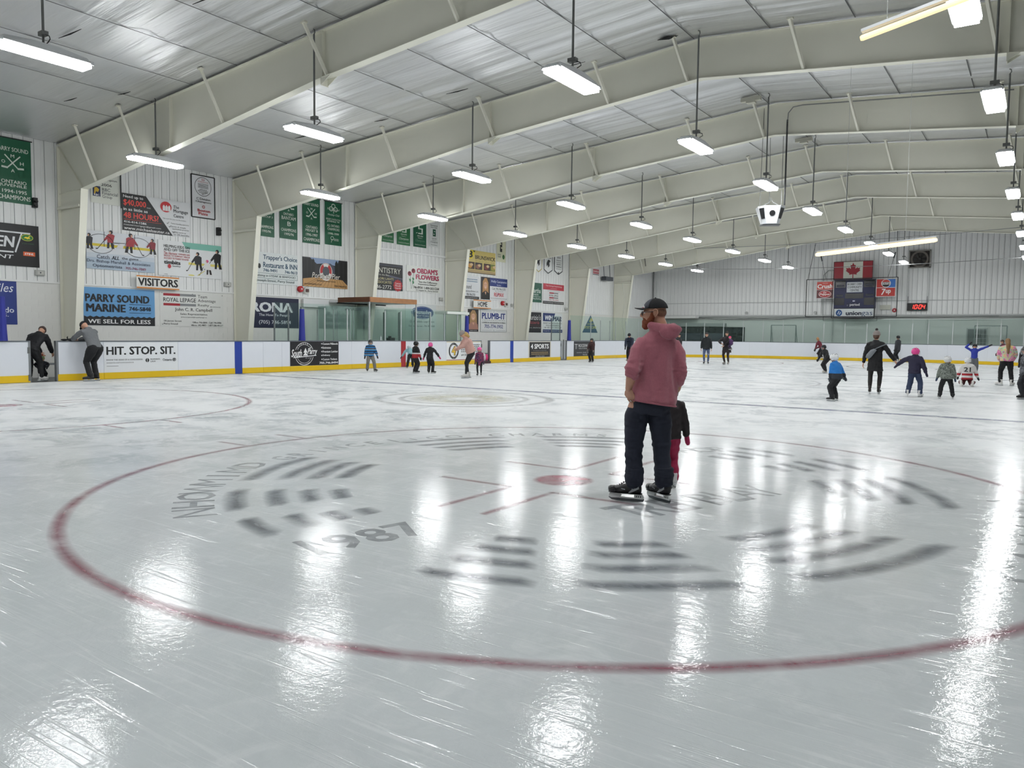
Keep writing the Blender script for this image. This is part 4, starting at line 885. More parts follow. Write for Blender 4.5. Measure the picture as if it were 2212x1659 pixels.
for k, a in enumerate(('Custom Millwork', 'Estimates', 'Premium Lumber', 'Delivery', 'Custom Timbers')):
    wdt = (.33, .18, .33, .16, .31)[k]; S.t(a, .65, .65+wdt, .86-.165*k, .945-.165*k, '#efefef', .03); S.e(.63, .905-.165*k, .01, .028, '#efefef')
S.t('705.746.8494', .58, .98, .05, .14, '#efefef', .04); S.done()
S = bad('white advert with round black and gold number 4 badge', 21.72, 24.45, .24, 1.10, '#eceef0'); S.line(0, 1, 1, 1, .02, '#c9b24a').line(0, .0, 1, 0, .03, '#a8503c')
S.e(.2, .5, .14, .46, '#1a1a1c').e(.2, .5, .105, .34, '#eceef0'); S.arc('BOBBY ORR', .2, .5, .335, 150, 30, .07, '#e9e9e9'); S.arc('HALL OF FAME', .2, .5, .36, 215, 325, .06, '#e9e9e9', flip=True); S.t('4', .135, .265, .24, .78, '#1a1a1c', .07); S.t('4', .145, .255, .27, .75, '#e6bf3d', .03)
S.scribble(.40, .95, .4, .9, 5, '#555555'); S.t('#4 HALL OF FAME', .40, .95, .2, .32, '#222222', .02, .1); S.done()
S = bad('black advert with light border reading 4 SPORTS', 28.83, 31.18, .19, 1.12, '#cfc9bb')
S.r(.04, .96, .05, .95, '#2b2a2c'); S.ring(.5, .5, .01, .01, .005, '#cfc9bb').items.pop(); S.t('4 SPORTS', .1, .90, .55, .84, '#f0f0f0', .05); S.t('The Hockey Source Sports Store', .2, .8, .42, .46, '#cccccc', .0); S.scribble(.12, .88, .18, .38, 2, '#b59a6a'); S.t('705-746-4625', .3, .7, .09, .13, '#dddddd'); S.done()
S = bad('dark grey advert reading ROCKWATER with T logo', 33.82, 36.48, .17, 1.12, '#2f3135')
S.t('ROCKWATER', .22, .90, .62, .82, '#e9e9e9', .01); S.t('WEALTH MANAGEMENT', .22, .85, .50, .57, '#d9d9d9', .0); S.line(.04, .80, .18, .80, .03, '#e9e9e9').line(.09, .8, .09, .5, .025, '#e9e9e9').line(.13, .8, .13, .5, .025, '#e9e9e9'); S.t('Investments - Benefits - Retirement', .14, .88, .25, .30, '#d9d9d9'); S.t('TD LTD', .42, .62, .09, .17, '#d9d9d9'); S.done()
# rounded corner and far end boards
be = thing('end_boards', 'white rounded dasher boards with yellow strip across the far end', 'boards', (0, 0, 0))
path = []
for i in range(0, 13):
    a = radians(180-90*i/12); path.append((RAD+RAD*cos(a), RY1-RAD+RAD*sin(a)))
x = RAD
while x+2.44 < RX-RAD: x += 2.44; path.append((x, RY1))
path.append((RX-RAD, RY1))
for i in range(1, 13):
    a = radians(90-90*i/12); path.append((RX-RAD+RAD*cos(a), RY1-RAD+RAD*sin(a)))
def seg(mb, p, q, t0, t1, z0, z1):
    p, q = Vector((p[0], p[1], 0)), Vector((q[0], q[1], 0)); d = (q-p).normalized(); n = Vector((-d.y, d.x, 0)) # outward (left of travel)
    e = d*.002
    mb.prism([p+n*t0+e+Vector((0, 0, z0)), q+n*t0-e+Vector((0, 0, z0)), q+n*t1-e+Vector((0, 0, z0)), p+n*t1+e+Vector((0, 0, z0))], (0, 0, z1-z0))
for p, q in zip(path, path[1:]):
    b_ = MB(); seg(b_, p, q, 0, T, .015, BH-.03); obj('board_panel', b_, HDPE, be)
    b_ = MB(); seg(b_, p, q, -.014, 0, .012, .20); obj('kick_strip', b_, YELL, be)
    b_ = MB(); seg(b_, p, q, -.012, T+.03, BH-.03, BH); obj('cap_rail', b_, CAP, be)
# ---------------------------------------------------------------- glass
GL, nt, b = nodes('safety_glass'); L = nt.links; nt.nodes.remove(b)
tr = N(nt, 'ShaderNodeBsdfTransparent'); tr.inputs[0].default_value = (.83, .915, .885, 1); gs = N(nt, 'ShaderNodeBsdfGlossy'); gs.inputs['Roughness'].default_value = .12
gs.inputs['Color'].default_value = (.9, 1, .96, 1); df = N(nt, 'ShaderNodeBsdfDiffuse'); df.inputs[0].default_value = lin('#a9c9bd')
fr_ = N(nt, 'ShaderNodeFresnel'); fr_.inputs[0].default_value = 1.45; ms = N(nt, 'ShaderNodeMixShader'); m2 = N(nt, 'ShaderNodeMixShader'); m2.inputs[0].default_value = .06
L.new(tr.outputs[0], m2.inputs[1]); L.new(df.outputs[0], m2.inputs[2]); fm = N(nt, 'ShaderNodeMath', operation='MULTIPLY'); L.new(fr_.outputs[0], fm.inputs[0]); fm.inputs[1].default_value = .4; L.new(fm.outputs[0], ms.inputs[0]); L.new(m2.outputs[0], ms.inputs[1]); L.new(gs.outputs[0], ms.inputs[2]); L.new(ms.outputs[0], nt.nodes['Material Output'].inputs['Surface'])
POST = mat('#c3c8c8', .35, metal=.3); DPOST = mat('#6c7374', .4, metal=.3); PAD = mat('#232c8c', .5)
def glass_run(th, pts, h=1.42, post_h=1.28, post=POST, off=.05, zb=BH, skip=0):
    for i, (p, q) in enumerate(zip(pts, pts[1:])):
        P, Q = Vector((p[0], p[1], 0)), Vector((q[0], q[1], 0)); d = (Q-P).normalized(); n = Vector((-d.y, d.x, 0)); e = d*.012
        mb = MB(); mb.add([P+e+Vector((0, 0, zb)), Q-e+Vector((0, 0, zb)), Q-e+Vector((0, 0, zb+h)), P+e+Vector((0, 0, zb+h))], [(0, 1, 2, 3)])
        o = obj('glass_pane', mb, GL, th)
        s = o.modifiers.new('thickness', 'SOLIDIFY'); s.thickness = .002; o.modifiers.remove(s)
    for p in pts[skip:]:
        mb = MB(); mb.box(p[0]-.022, p[0]+.022, p[1]-.022, p[1]+.022, zb-.02, zb+post_h); obj('stanchion', mb, post, th)
g1 = thing('glass_partition', 'clear safety glass with slim posts above the boards before the penalty boxes', 'glass', (0, 0, 0))
glass_run(g1, [(-.05, y) for y in (11.78, 12.42, 13.02)], post=DPOST)
glass_run(g1, [(-.05, y) for y in (13.02, 14.2, 15.4, 16.62)], skip=1)
glass_run(g1, [(-.05, y) for y in (16.62, 17.6, 18.6, 19.58, 20.6, 21.6, 22.6, 23.3)], skip=1)
g2 = thing('penalty_box_glass', 'green tinted glass walls enclosing the penalty boxes at centre ice', 'glass', (0, 0, 0))
for y in (15.6, 16.7, 19.58, 22.9): glass_run(g2, [(-.08, y), (-1.05, y), (-2.0, y)], post=POST if y != 19.58 else DPOST)
glass_run(g2, [(-2.05, y) for y in (15.6, 16.65, 17.7, 18.7, 19.6, 20.6, 21.6, 22.9)], post=POST)
# timekeeper canopy with wooden header
t = thing('timekeeper_canopy', 'flat canopy with brown wooden header beams over the timekeeper box', 'canopy', (0, 0, 0))
b_ = MB(); b_.box(-.06, 0, 16.67, 19.6, 2.79, 3.0); obj('header_beam', b_, mat('#a07048', .6, var=.25, scale=5), t)
b_ = MB(); b_.box(-1.9, 0, 16.62, 16.67, 2.79, 3.0); obj('side_beam', b_, mat('#6a4026', .6, var=.25, scale=5), t)
b_ = MB(); b_.box(-2.5, -.06, 16.7, 19.6, 2.80, 2.9); obj('roof_board', b_, WHITE, t)
b_ = MB(); b_.box(-2.5, -2.3, 17.6, 19.3, 2.50, 2.62); b_.box(-1.95, -1.9, 16.6, 19.6, 2.74, 2.79); obj('lintel', b_, BLACK, t)
b_ = MB(); b_.box(-.05, -.0, 16.62, 16.66, BH, 2.8); b_.box(-.05, 0, 19.56, 19.6, BH, 2.8); obj('corner_post', b_, POST, t)
b_ = MB(); b_.box(-.75, .02, 21.75, 23.45, 2.43, 2.55); o = tag(obj('bench_canopy', b_, mat('#d5dad4', .5)), 'pale flat canopy over the bench glass past the oval blue board', 'canopy')
b_ = MB(); b_.box(-2.52, -2.44, 15.2, 16.6, 2.56, 2.9); tag(obj('lintel_board', b_, WHITE), 'white ledge board on the wall beside the wooden canopy', 'board')
tb = MB(); tb.box(-1.0, -.2, 16.8, 19.4, .98, 1.02); tb.box(-.95, -.9, 16.9, 16.95, 0, .98); tb.box(-.95, -.9, 19.2, 19.25, 0, .98); tag(obj('timekeeper_desk', tb, DGREY), 'grey desk behind the boards in the timekeeper box', 'desk')
t = MB(); t.box(-.35, -.12, 18.0, 18.3, BH+.0, BH+.12); t.box(-.3, -.18, 18.06, 18.14, BH+.12, BH+.19); o = tag(obj('timer_console', t, BLACK), 'small black timer console on the boards beside the red line', 'console')
t = MB(); t.tube([(-.06, 17.35, BH), (-.06, 17.35, BH+.14), (-.06, 17.35, BH+.17), (-.06, 17.35, BH+.24)], [.035, .035, .015, .014], 10); o = tag(obj('water_bottle', t, mat('#c9cfd0', .3)), 'small clear water bottle standing on the boards near the timekeeper', 'bottle')
t = MB(); t.box(-2.02, -2.0, 18.25, 18.33, 1.2, 2.5); tag(obj('door_jamb', t, BLACK), 'black door jamb at the back of the timekeeper box', 'jamb')
for y, l in ((2.7, 'at the near end by the dental board'), (13.05, 'beside the RONA board'), (23.32, 'at the end of the penalty box glass'), (33.3, 'where the corner glass begins')):
    pd = MB(); pd.tube([(-.03, y, BH), (-.03, y, BH+.3), (-.03, y, BH+1.0), (-.03, y, BH+1.2)], [.13, .115, .095, .09], 10, flat=1.0); tag(obj('post_pad', pd, PAD, smooth=False), 'dark blue padded post '+l, 'pad', 'blue post pads')
g3 = thing('end_glass', 'tall green tinted safety glass with slim posts round the far corner and end', 'glass', (0, 0, 0))
pts = [(-.05, 31.3), (-.05, 32.25)]; glass_run(g3, pts, post=DPOST)
n_ = 10; pts = [(-.05, 33.4), (-.05, 34.7), (-.05, 36.0), (-.05, 37.3), (-.05, 38.6)]+[(RAD+(RAD+.05)*cos(radians(180-90*i/n_)), RY1-RAD+(RAD+.05)*sin(radians(180-90*i/n_))) for i in range(n_+1)]
glass_run(g3, pts, h=1.5)
pts = [(RAD+1.335*i, RY1+.05) for i in range(6)]+[(RX-RAD-.9, RY1+.05), (RX-RAD, RY1+.05)]; glass_run(g3, pts, h=1.55, skip=1)
pts = [(RX-RAD+(RAD+.05)*cos(radians(90-90*i/n_)), RY1-RAD+(RAD+.05)*sin(radians(90-90*i/n_))) for i in range(n_+1)]; glass_run(g3, pts, h=1.55, skip=1)
g4 = thing('near_glass', 'short piece of bench glass beside the near blue pad', 'glass', (0, 0, 0)); glass_run(g4, [(-.05, 0.2), (-.05, 1.4), (-.05, 2.6)])
# players benches behind the open gates
for y0, y1, l in ((1.2, 11.2, 'near'), (24.0, 33.0, 'far')):
    t = thing('players_bench', 'long %s players bench behind the boards' % l, 'bench', (0, 0, 0)); s = MB(); s.box(-1.75, -1.4, y0, y1, .42, .47); obj('seat', s, mat('#8a8f92', .6), t)
    for k in range(5):
        s = MB(); yy = y0+.3+(y1-y0-.6)*k/4; s.box(-1.7, -1.45, yy-.03, yy+.03, -.02, .42); obj('leg', s, DGREY, t)
t = MB(); t.box(-1.3, -.75, 24.6, 24.7, -.02, .9); t.box(-1.3, -.75, 24.6, 25.2, .44, .5); tag(obj('bench_end', t, mat('#9a9e9e', .6)), 'low grey bench end inside the open far gate', 'bench')
# gloves on the boards
t = thing('glove_pair', 'black gloves lying on top of the boards beside the man in grey', 'gloves', (-.05, 4.45, BH))
s = MB(); s.ell((0, -.12, .03), (.05, .10, .03)); s.ell((0, .05, .035), (.05, .11, .035)); obj('palm', s, BLACK, t, smooth=True)
s = MB(); s.tube([(0, -.02, .03), (0, -.04, .09), (0, -.03, .12)], [.02, .018, .012], 8, True); s.tube([(0, .1, .04), (0, .12, .10), (0, .12, .14)], [.02, .018, .012], 8, True); s.tube([(0, .14, .03), (0, .22, .03)], [.025, .02], 8, True); obj('finger', s, BLACK, t, smooth=True)
# ================================================================= FAR END FITTINGS
YF = YEND-.02
wb = thing('lobby_window', 'long black lobby window band low on the far wall behind the glass', 'window', (0, YF, 0))
f = MB(); f.box(-1.9, 4.9, -.06, 0, 1.0, 2.22); obj('opening', f, mat('#14161b', .25), wb)
for xa, xb in ((-1.8, -.3), (-.25, 1.5), (1.55, 3.3), (3.35, 4.3), (4.35, 4.85)):
    s = MB(); s.box(xa, xb, -.09, -.06, 1.2, 1.75); obj('lower_pane', s, mat('#3c424d', .3), wb) if xb < 3.5 else None
    s = MB(); s.box(xa, xb, -.085, -.07, 1.78, 2.18); obj('upper_pane', s, mat('#1b1e25', .15), wb)
s = MB()
for xx in (-.28, 1.52, 3.32, 4.33): s.box(xx-.025, xx+.025, -.12, -.06, 1.0, 2.2)
obj('mullion', s, BLACK, wb)
t = MB(); t.box(-2.5, 1.35, YF-.9, YF-.1, 2.86, 3.06); o = tag(obj('heater_duct', t, mat('#dfe0dd', .4), bevel=.03), 'long white boxed duct on the far wall above the black windows', 'duct')
t = MB(); t.box(-2.5, 3.5, YF-.4, YF, 2.25, 2.5); tag(obj('shutter_box', t, mat('#9aa19f', .5)), 'grey shutter housing above the black lobby windows', 'shutter')
d = thing('door_1', 'grey steel door with dark window notice behind the far glass', 'door', (0, YF, 0)); del d['category']; d['kind'] = 'structure'
s = MB(); s.box(19.25, 20.43, -.06, 0, 0, 2.22); obj('door_frame', s, mat('#aab0ae', .5), d); s = MB(); s.box(19.33, 20.35, -.09, -.05, 0, 2.15); obj('door_leaf', s, mat('#676d6d', .5), d); s = MB(); s.box(19.65, 20.05, -.10, -.085, 1.6, 1.85); obj('notice', s, mat('#444948', .5), d)
# spare goal frames behind the end glass
def goal(x0, lab):
    t = thing('spare_goal', lab, 'goal', (x0, 49.3, 0)); s = MB(); P_ = [(0, 0, 0), (0, 0, 2.35), (1.7, 0, 2.35), (1.7, 0, 0)]
    for a, b_ in zip(P_, P_[1:]): s.beam(a, b_, .06, .06)
    obj('goal_post', s, mat('#7f8886', .4), t); s = MB(); s.beam((0, .9, 0), (0, 0, 2.35), .04, .04); s.beam((1.7, .9, 0), (1.7, 0, 2.35), .04, .04); s.beam((0, .9, .02), (1.7, .9, .02), .04, .04); obj('back_bar', s, mat('#9aa3a0', .4), t)
    s = MB(); 
    for k in range(9): s.beam((.2*k+.05, .0, 2.33), (.2*k+.05, .88, .03), .008, .008)
    for k in range(9): s.beam((0, .1*k, 2.35-.26*k), (1.7, .1*k, 2.35-.26*k), .008, .008)
    obj('net', s, mat('#d9dcda', .6), t)
goal(19.8, 'spare goal frame standing behind the far glass by the grey door'); goal(7.3, 'spare goal frame standing behind the far glass past the lobby windows')
# wall fan, clock, alarm
t = thing('exhaust_fan', 'square dark exhaust fan high on the far wall', 'fan', (16.4, YF, 6.75)); s = MB(); 
for a in ((-.64, .64, .52, .58), (-.64, .64, -.58, -.52), (-.64, -.58, -.58, .58), (.58, .64, -.58, .58)): s.box(a[0], a[1], -.22, 0, a[2], a[3])
obj('casing', s, mat('#8c8a84', .5), t); s = MB(); s.box(-.6, .6, -.10, -.02, -.54, .54); obj('back_plate', s, mat('#3b3734', .7), t)
s = MB(); s.tube([(0, -.2, 0), (0, -.08, 0)], .08, 12)
for k in range(6):
    a = k*pi/3; s.prism([(.06*cos(a), -.15, .06*sin(a)), (.44*cos(a-.25), -.18, .44*sin(a-.25)), (.46*cos(a+.25), -.12, .46*sin(a+.25)), (.08*cos(a+.6), -.12, .08*sin(a+.6))], (0, .008, 0))
obj('fan_blade', s, mat('#1f1d1c', .5), t)
s = MB(); 
for k in range(24):
    a = 2*pi*k/24; b_ = 2*pi*(k+1)/24; s.beam((.48*cos(a), -.2, .48*sin(a)), (.48*cos(b_), -.2, .48*sin(b_)), .03, .12, up=(cos(a), 0, sin(a)))
obj('shroud_ring', s, mat('#6b655e', .5), t)
t = MB()
for x in (15.78, 17.0): t.box(x-.015, x+.015, YF-.04, YF, 3.9, 6.2)
tag(obj('fan_conduit', t, mat('#b0b2b1', .5)), 'pair of thin conduits running down from the wall fan', 'conduit')
t = thing('digital_clock', 'black digital wall clock with red digits reading 10:04', 'clock', (15.76, YF-.1, 3.36)); s = MB(); s.box(0, 1.2, -.05, .08, 0, .5); obj('casing', s, BLACK, t, bevel=.01)
LED = mat('#ff2a22', .4, var=0, emit=5.0); s = MB(); SEG = {'1': 'bc', '0': 'abcdef', '4': 'fgbc'}
def seg7(ch, x, z, w_, h):
    k = .026; sl_ = .05
    def q(x0, z0, x1, z1): s.beam((x+x0*w_+z0*sl_, -.056, z+z0*h), (x+x1*w_+z1*sl_, -.056, z+z1*h), .006, k, up=(0, 0, 1) if z0 == z1 else (1, 0, 0))
    D_ = dict(a=(0, 1, 1, 1), b=(1, .54, 1, .97), c=(1, .03, 1, .46), d=(0, 0, 1, 0), e=(0, .03, 0, .46), f=(0, .54, 0, .97), g=(0, .5, 1, .5))
    for c in SEG[ch]: q(*D_[c])
for ch, x in (('1', .22), ('0', .44), ('0', .70), ('4', .90)): seg7(ch, x, .12, .13, .26)
for z in (.18, .31): s.box(.635, .66, -.062, -.05, z, z+.03)
obj('digit', s, LED, t); s = MB(); s.box(.02, .05, .0, .04, .5, .95); s.box(1.15, 1.18, 0, .04, .5, .95); obj('hanger', s, DGREY, t)
# scoreboard with wire guard
YS = 50.15
sb = thing('scoreboard', 'dark blue scoreboard with soft drink panels under the maple leaf flag', 'scoreboard', (0, 0, 0))
s = MB(); s.box(11.27, 13.89, YS, YS+.35, 3.53, 5.5); obj('cabinet', s, mat('#22264a', .4), sb); s = MB(); s.box(11.6, 11.8, YS+.35, YEND, 4.4, 4.6); s.box(13.3, 13.5, YS+.35, YEND, 4.4, 4.6); obj('wall_mount', s, DGREY, sb)
s = MB()
for a in ((11.3, 12.0, 4.95, 5.45), (13.15, 13.85, 4.95, 5.45), (11.3, 11.95, 3.75, 4.25), (13.2, 13.85, 3.75, 4.25), (12.0, 13.15, 4.2, 4.55)): s.box(a[0], a[1], YS-.012, YS, a[2], a[3])
obj('digit_window', s, mat('#17181d', .2), sb)
def esign(label, x0, x1, z0, z1, base, dy=.03, frame=None, parent=sb, name='panel_sign', cat=None, th=.06):
    return Sign(name, label, cat, (x0, YS-dy, z0), (x1-x0, 0, 0), (0, 0, z1-z0), (0, -1, 0), base, parent=parent, thick=th, frame=frame)
S = esign('white name plate reading BOBBY ORR COMMUNITY CENTRE', 12.08, 13.08, 4.62, 5.31, '#c9cdd2')
for a, v, u in (('BOBBY ORR', .70, .05), ('COMMUNITY', .40, .05), ('CENTRE', .10, .22)): S.t(a, u, 1-u, v, v+.2, '#1a1b22', .02)
S.done()
for a, x, z, w_ in (('penalty', 11.42, 5.0, .5), ('penalty', 13.25, 5.04, .5), ('Home', 11.42, 4.33, .42), ('Guests', 13.28, 4.36, .5)):
    S = esign('dark caption '+a, x, x+w_, z, z+.14, '#1f2130', .014, th=.01); S.t(a, .03, .97, .1, .95, '#5b5f66', .01); S.done()
S = esign('caption reading period', 12.1, 12.95, 3.62, 3.90, '#1d2040', .014, th=.01); S.t('period', .25, .98, .1, .9, '#e6e6ea', .02); S.r(.02, .12, .2, .6, '#5a5d70'); S.r(.45, .62, 1.3, 1.6, '#b9bbd0'); S.done()
S = esign('white panel reading uniongas', 11.30, 13.89, 2.92, 3.52, '#d5dadb', .03, frame='#16171c')
S.e(.13, .5, .08, .37, '#21508c').line(.10, .35, .13, .7, .04, '#e6eef0').line(.14, .3, .17, .6, .04, '#e6eef0'); S.t('union', .30, .69, .22, .70, '#22263a', .06); S.t('gas', .69, .95, .05, .60, '#2b3f66', .0); S.done()
S = esign('red panel reading Crush and Dr Pepper', 10.09, 11.25, 4.22, 5.42, '#d5d6d4'); S.r(.03, .97, .52, .97, '#c2392b').r(.03, .97, .03, .50, '#5e1a1f'); S.t('ORANGE', .35, .65, .86, .90, '#e0c9c0'); S.t('Crush', .06, .93, .58, .83, '#eceae6', .05); S.e(.5, .26, .36, .2, '#e4dcd8').e(.5, .26, .34, .18, '#a8232b'); S.t('Dr', .4, .6, .30, .40, '#eee4e0', .03, .2); S.t('Pepper', .2, .82, .16, .31, '#eee4e0', .03, .2); S.done()
S = esign('red and blue panel reading PEPSI and 7up', 13.92, 15.13, 4.28, 5.48, '#d8d9d8'); S.r(.03, .50, .52, .97, '#b6322c').r(.50, .97, .52, .97, '#2f6fc0').r(.03, .97, .03, .49, '#b6322c'); S.e(.5, .745, .24, .22, '#e6e6e6').e(.5, .745, .21, .195, '#b6322c', a0=20, a1=160).e(.5, .745, .21, .195, '#17181d', a0=200, a1=340); S.r(.3, .7, .68, .80, '#e6e6e6'); S.t('PEPSI', .31, .69, .70, .79, '#15161a', .03)
S.t('7', .28, .50, .1, .44, '#eeeae8', .04, .2); S.t('up', .50, .76, .12, .38, '#eeeae8', .04, .1); S.done()
S = Sign('flag', 'red and white maple leaf flag board above the scoreboard', 'flag', (11.17, YS+.15, 5.52), (2.47, 0, 0), (0, 0, 1.21), (0, -1, 0), '#c9cbbf', thick=.04, frame='#4a1a20')
S.r(0, .25, 0, 1, '#96202e').r(.75, 1, 0, 1, '#96202e')
lf = [(.5, .93), (.465, .78), (.43, .81), (.445, .58), (.39, .67), (.375, .62), (.315, .64), (.335, .53), (.31, .49), (.41, .32), (.395, .25), (.488, .28), (.488, .06), (.512, .06), (.512, .28), (.605, .25), (.59, .32), (.69, .49), (.665, .53), (.685, .64), (.625, .62), (.61, .67), (.555, .58), (.57, .81), (.535, .78)]
S.p(lf, '#96202e', 'maple_leaf'); S.done()
gd = thing('wire_guard', 'thin black wire guard frame in front of the scoreboard', 'guard', (0, 0, 0)); s = MB()
def rect(x0, x1, z0, z1, y, w_=.04):
    for a, b_ in (((x0, z0), (x1, z0)), ((x1, z0), (x1, z1)), ((x1, z1), (x0, z1)), ((x0, z1), (x0, z0))): s.beam((a[0], y, a[1]), (b_[0], y, b_[1]), w_, w_)
rect(9.52, 15.3, 2.96, 5.53, YS-.45, .045); rect(11.24, 13.92, 2.86, 5.4, YS-.4, .04); rect(10.75, 14.15, 2.66, 2.95, YS-.6, .025); obj('frame', s, mat('#1b1d20', .5), gd)
s = MB(); s.beam((9.6, YS-.45, 5.53), (10.1, YS-.4, ceil_z(10.1)), .03, .03); s.beam((15.2, YS-.45, 5.53), (15.15, YS-.4, ceil_z(15.15)), .03, .03); s.beam((10.75, YS-.2, 5.55), (10.35, YS-.2, 7.2), .02, .02); s.beam((14.65, YS-.2, 5.55), (15.05, YS-.2, 7.2), .02, .02)
s.beam((10.45, YS-.2, 6.8), (10.35, YS-.2, 7.2), .07, .07); s.beam((14.95, YS-.2, 6.8), (15.05, YS-.2, 7.2), .07, .07); obj('suspension_cable', s, mat('#3a3c3e', .5), gd)
t = MB(); t.box(14.1, 14.75, YF-.08, YF, 3.45, 3.75); tag(obj('control_box', t, mat('#c9c9bd', .5)), 'cream control box on the far wall below the cola panel', 'box')
t = MB(); t.tube([(15.0, YF, 3.4), (15.0, YF-.08, 3.4)], .14, 18); o = tag(obj('alarm_bell', t, mat('#a3262f', .4)), 'dark red alarm bell on the far wall beside the scoreboard', 'alarm'); s = MB(); s.tube([(15.0, YF-.08, 3.4), (15.0, YF-.1, 3.4)], .04, 10); obj('hub', s, WHITE, o)
for x in (5.0, 9.9): t = MB(); t.tube([(x, YF, 3.28), (x, YF-.12, 3.28)], .1, 12); tag(obj('wall_lamp', t, mat('#b8bab8', .4)), 'small round fitting on the far wall %s' % ('above the black windows' if x < 6 else 'behind the wire guard'), 'lamp')
# pipes along the far wall
t = thing('wall_pipes', 'bundle of grey conduits running along the far wall at door height', 'pipes', (0, 0, 0))
for z, wv in ((3.02, .0), (2.92, .05), (2.84, .03)):
    s = MB(); s.tube([(xx, YF-.1, z+wv*sin(xx*.9)) for xx in [1+.5*k for k in range(46)]], .022, 6); obj('conduit', s, mat('#a5a8a6', .5), t)
s = MB(); s.tube([(1.2, YF-.2, 2.95), (3, YF-.2, 2.75), (5.5, YF-.2, 2.9), (7.5, YF-.2, 2.8), (9.4, YF-.2, 2.95), (16, YF-.2, 2.88), (21, YF-.2, 3.0)], .014, 6); obj('loose_cable', s, mat('#5b5e5f', .5), t)
s = MB(); s.tube([(11.1, YF-.1, 2.9), (11.1, YF-.1, 1.2)], .03, 6); s.tube([(10.4, YF-.1, 3.0), (10.4, YF-.1, 5.9), (10.7, YF-.1, 6.2), (11.2, YF-.1, 6.2)], .03, 6); s.tube([(17.0, YF-.1, 2.8), (17.0, YF-.1, 1.9), (17.1, YF-.1, 1.8)], .02, 6); obj('drop_pipe', s, mat('#b4b7b5', .5), t)
s = MB(); s.tube([(XW+.12, 50.7, -.02), (XW+.12, 50.7, 7.3)], .05, 8); tag(obj('corner_pipe', s, PIPE), 'dark vertical pipe in the far corner of the hall', 'pipe')
t = MB(); t.box(XW, 26, YF-.02, YF+.0, 4.02, 4.06); t.box(XW, 26, YF-.03, YF, 3.04, 3.12); struct(obj('trim_1', t, mat('#c4c6c6', .5)))
# light rail bars behind the glass
t = MB(); t.box(14.5, 24, 49.5, 49.56, 2.74, 2.80); tag(obj('rail', t, mat('#c8cecb', .4)), 'pale horizontal rail behind the far glass below the clock', 'rail')
# netting cables and bracket
t = thing('cable_bracket', 'small metal bracket arm hanging from the far frame with cable ends', 'bracket', (0, 0, 0))
s = MB(); s.prism([(-.6, 43.9, 7.5), (.25, 43.9, 7.55), (-.12, 43.9, 7.0)], (0, .03, 0)); s.beam((-.15, 43.9, 7.05), (-.05, 43.9, 6.4), .05, .05); s.beam((-2.3, 43.9, 7.55), (.3, 43.9, 7.6), .03, .03); obj('arm', s, mat('#77756e', .5), t)
for (p, q, n) in (((-.4, 44.0, 7.6), (25.5, 43.5, 7.75), 'upper'), ((.8, 46.0, 6.37), (24.5, 46.0, 6.28), 'lower')):
    p, q = Vector(p), Vector(q); s = MB(); s.tube([p.lerp(q, k/12)-Vector((0, 0, .32*(1-(k/6-1)**2))) for k in range(13)], .018, 6); tag(obj('steel_cable', s, mat('#8e9090', .4)), 'thin %s steel cable strung across the far end of the hall' % n, 'cable')
s = MB(); s.tube([(-1.4, 43.0, 5.2), (-1.2, 43.0, 4.0), (-1.45, 43.2, 2.4), (-1.3, 43.4, 1.0), (-1.3, 43.4, -.02)], .018, 6); tag(obj('hanging_hose', s, mat('#cfcfc2', .5)), 'pale hose hanging down the last column', 'hose')
# ---------------------------------------------------------------- loudspeaker cluster over centre ice
t = thing('speaker_cluster', 'white angular loudspeaker cluster hanging over centre ice', 'loudspeaker', (15.98, 18.4, 5.38))
s = MB(); top = [(-.42, -.18), (-.24, -.42), (.24, -.42), (.42, -.18), (.42, .3), (-.42, .3)]; bot = [(-.26, -.10), (-.16, -.24), (.16, -.24), (.26, -.10), (.26, .2), (-.26, .2)]
M3 = Matrix.Rotation(.45, 3, 'Z')
tv = [M3@Vector((x, y, .26)) for x, y in top]; bv = [M3@Vector((x, y, -.28)) for x, y in bot]
s.add(tv+bv, [tuple(range(6)), tuple(range(6, 12))[::-1]]+[(i, i+6, (i+1) % 6+6, (i+1) % 6) for i in range(6)]); obj('cabinet', s, mat('#d9dde0', .35), t)
def onface(i, a0, a1, b0, b1, d=.006):
    A, B, Cc, Dd = tv[i], tv[(i+1) % 6], bv[(i+1) % 6], bv[i]; nn = (B-A).cross(Dd-A).normalized()
    if nn.dot(A+Cc) < 0: nn = -nn
    f_ = lambda a, b_: (A.lerp(B, a)).lerp(Dd.lerp(Cc, a), b_)+nn*d
    return f_, nn
for i in (0, 2):
    f_, nn = onface(i, 0, 1, 0, 1); s = MB(); s.prism([f_(.15, .12), f_(.85, .12), f_(.85, .72), f_(.15, .72)], nn*.01); obj('horn_grille', s, BLACK, t)
f_, nn = onface(1, 0, 1, 0, 1); s = MB(); c0 = f_(.5, .42); u_ = (f_(.6, .42)-c0).normalized(); v_ = nn.cross(u_); s.loft([(c0, u_*.09, v_*.09), (c0+nn*.012, u_*.09, v_*.09)], 20); obj('driver', s, BLACK, t)
s = MB(); s.box(-.3, .3, -.1, .2, -.31, -.28, M3.to_4x4()); obj('base_plate', s, mat('#6b6e70', .5), t)
s = MB()
for a, b_ in (((-.32, -.1, .26), (-.30, 0, 3.4)), ((.32, .05, .26), (.30, .1, 3.4)), ((-.1, .2, .26), (-.15, .2, 3.4))): s.tube([a, b_], .009, 5)
s.tube([(-.28, -.1, .28), (-.05, 0, .42), (0, 0, .55), (.06, 0, .42), (.28, 0, .28)], .014, 6); obj('suspension_wire', s, PIPE, t)
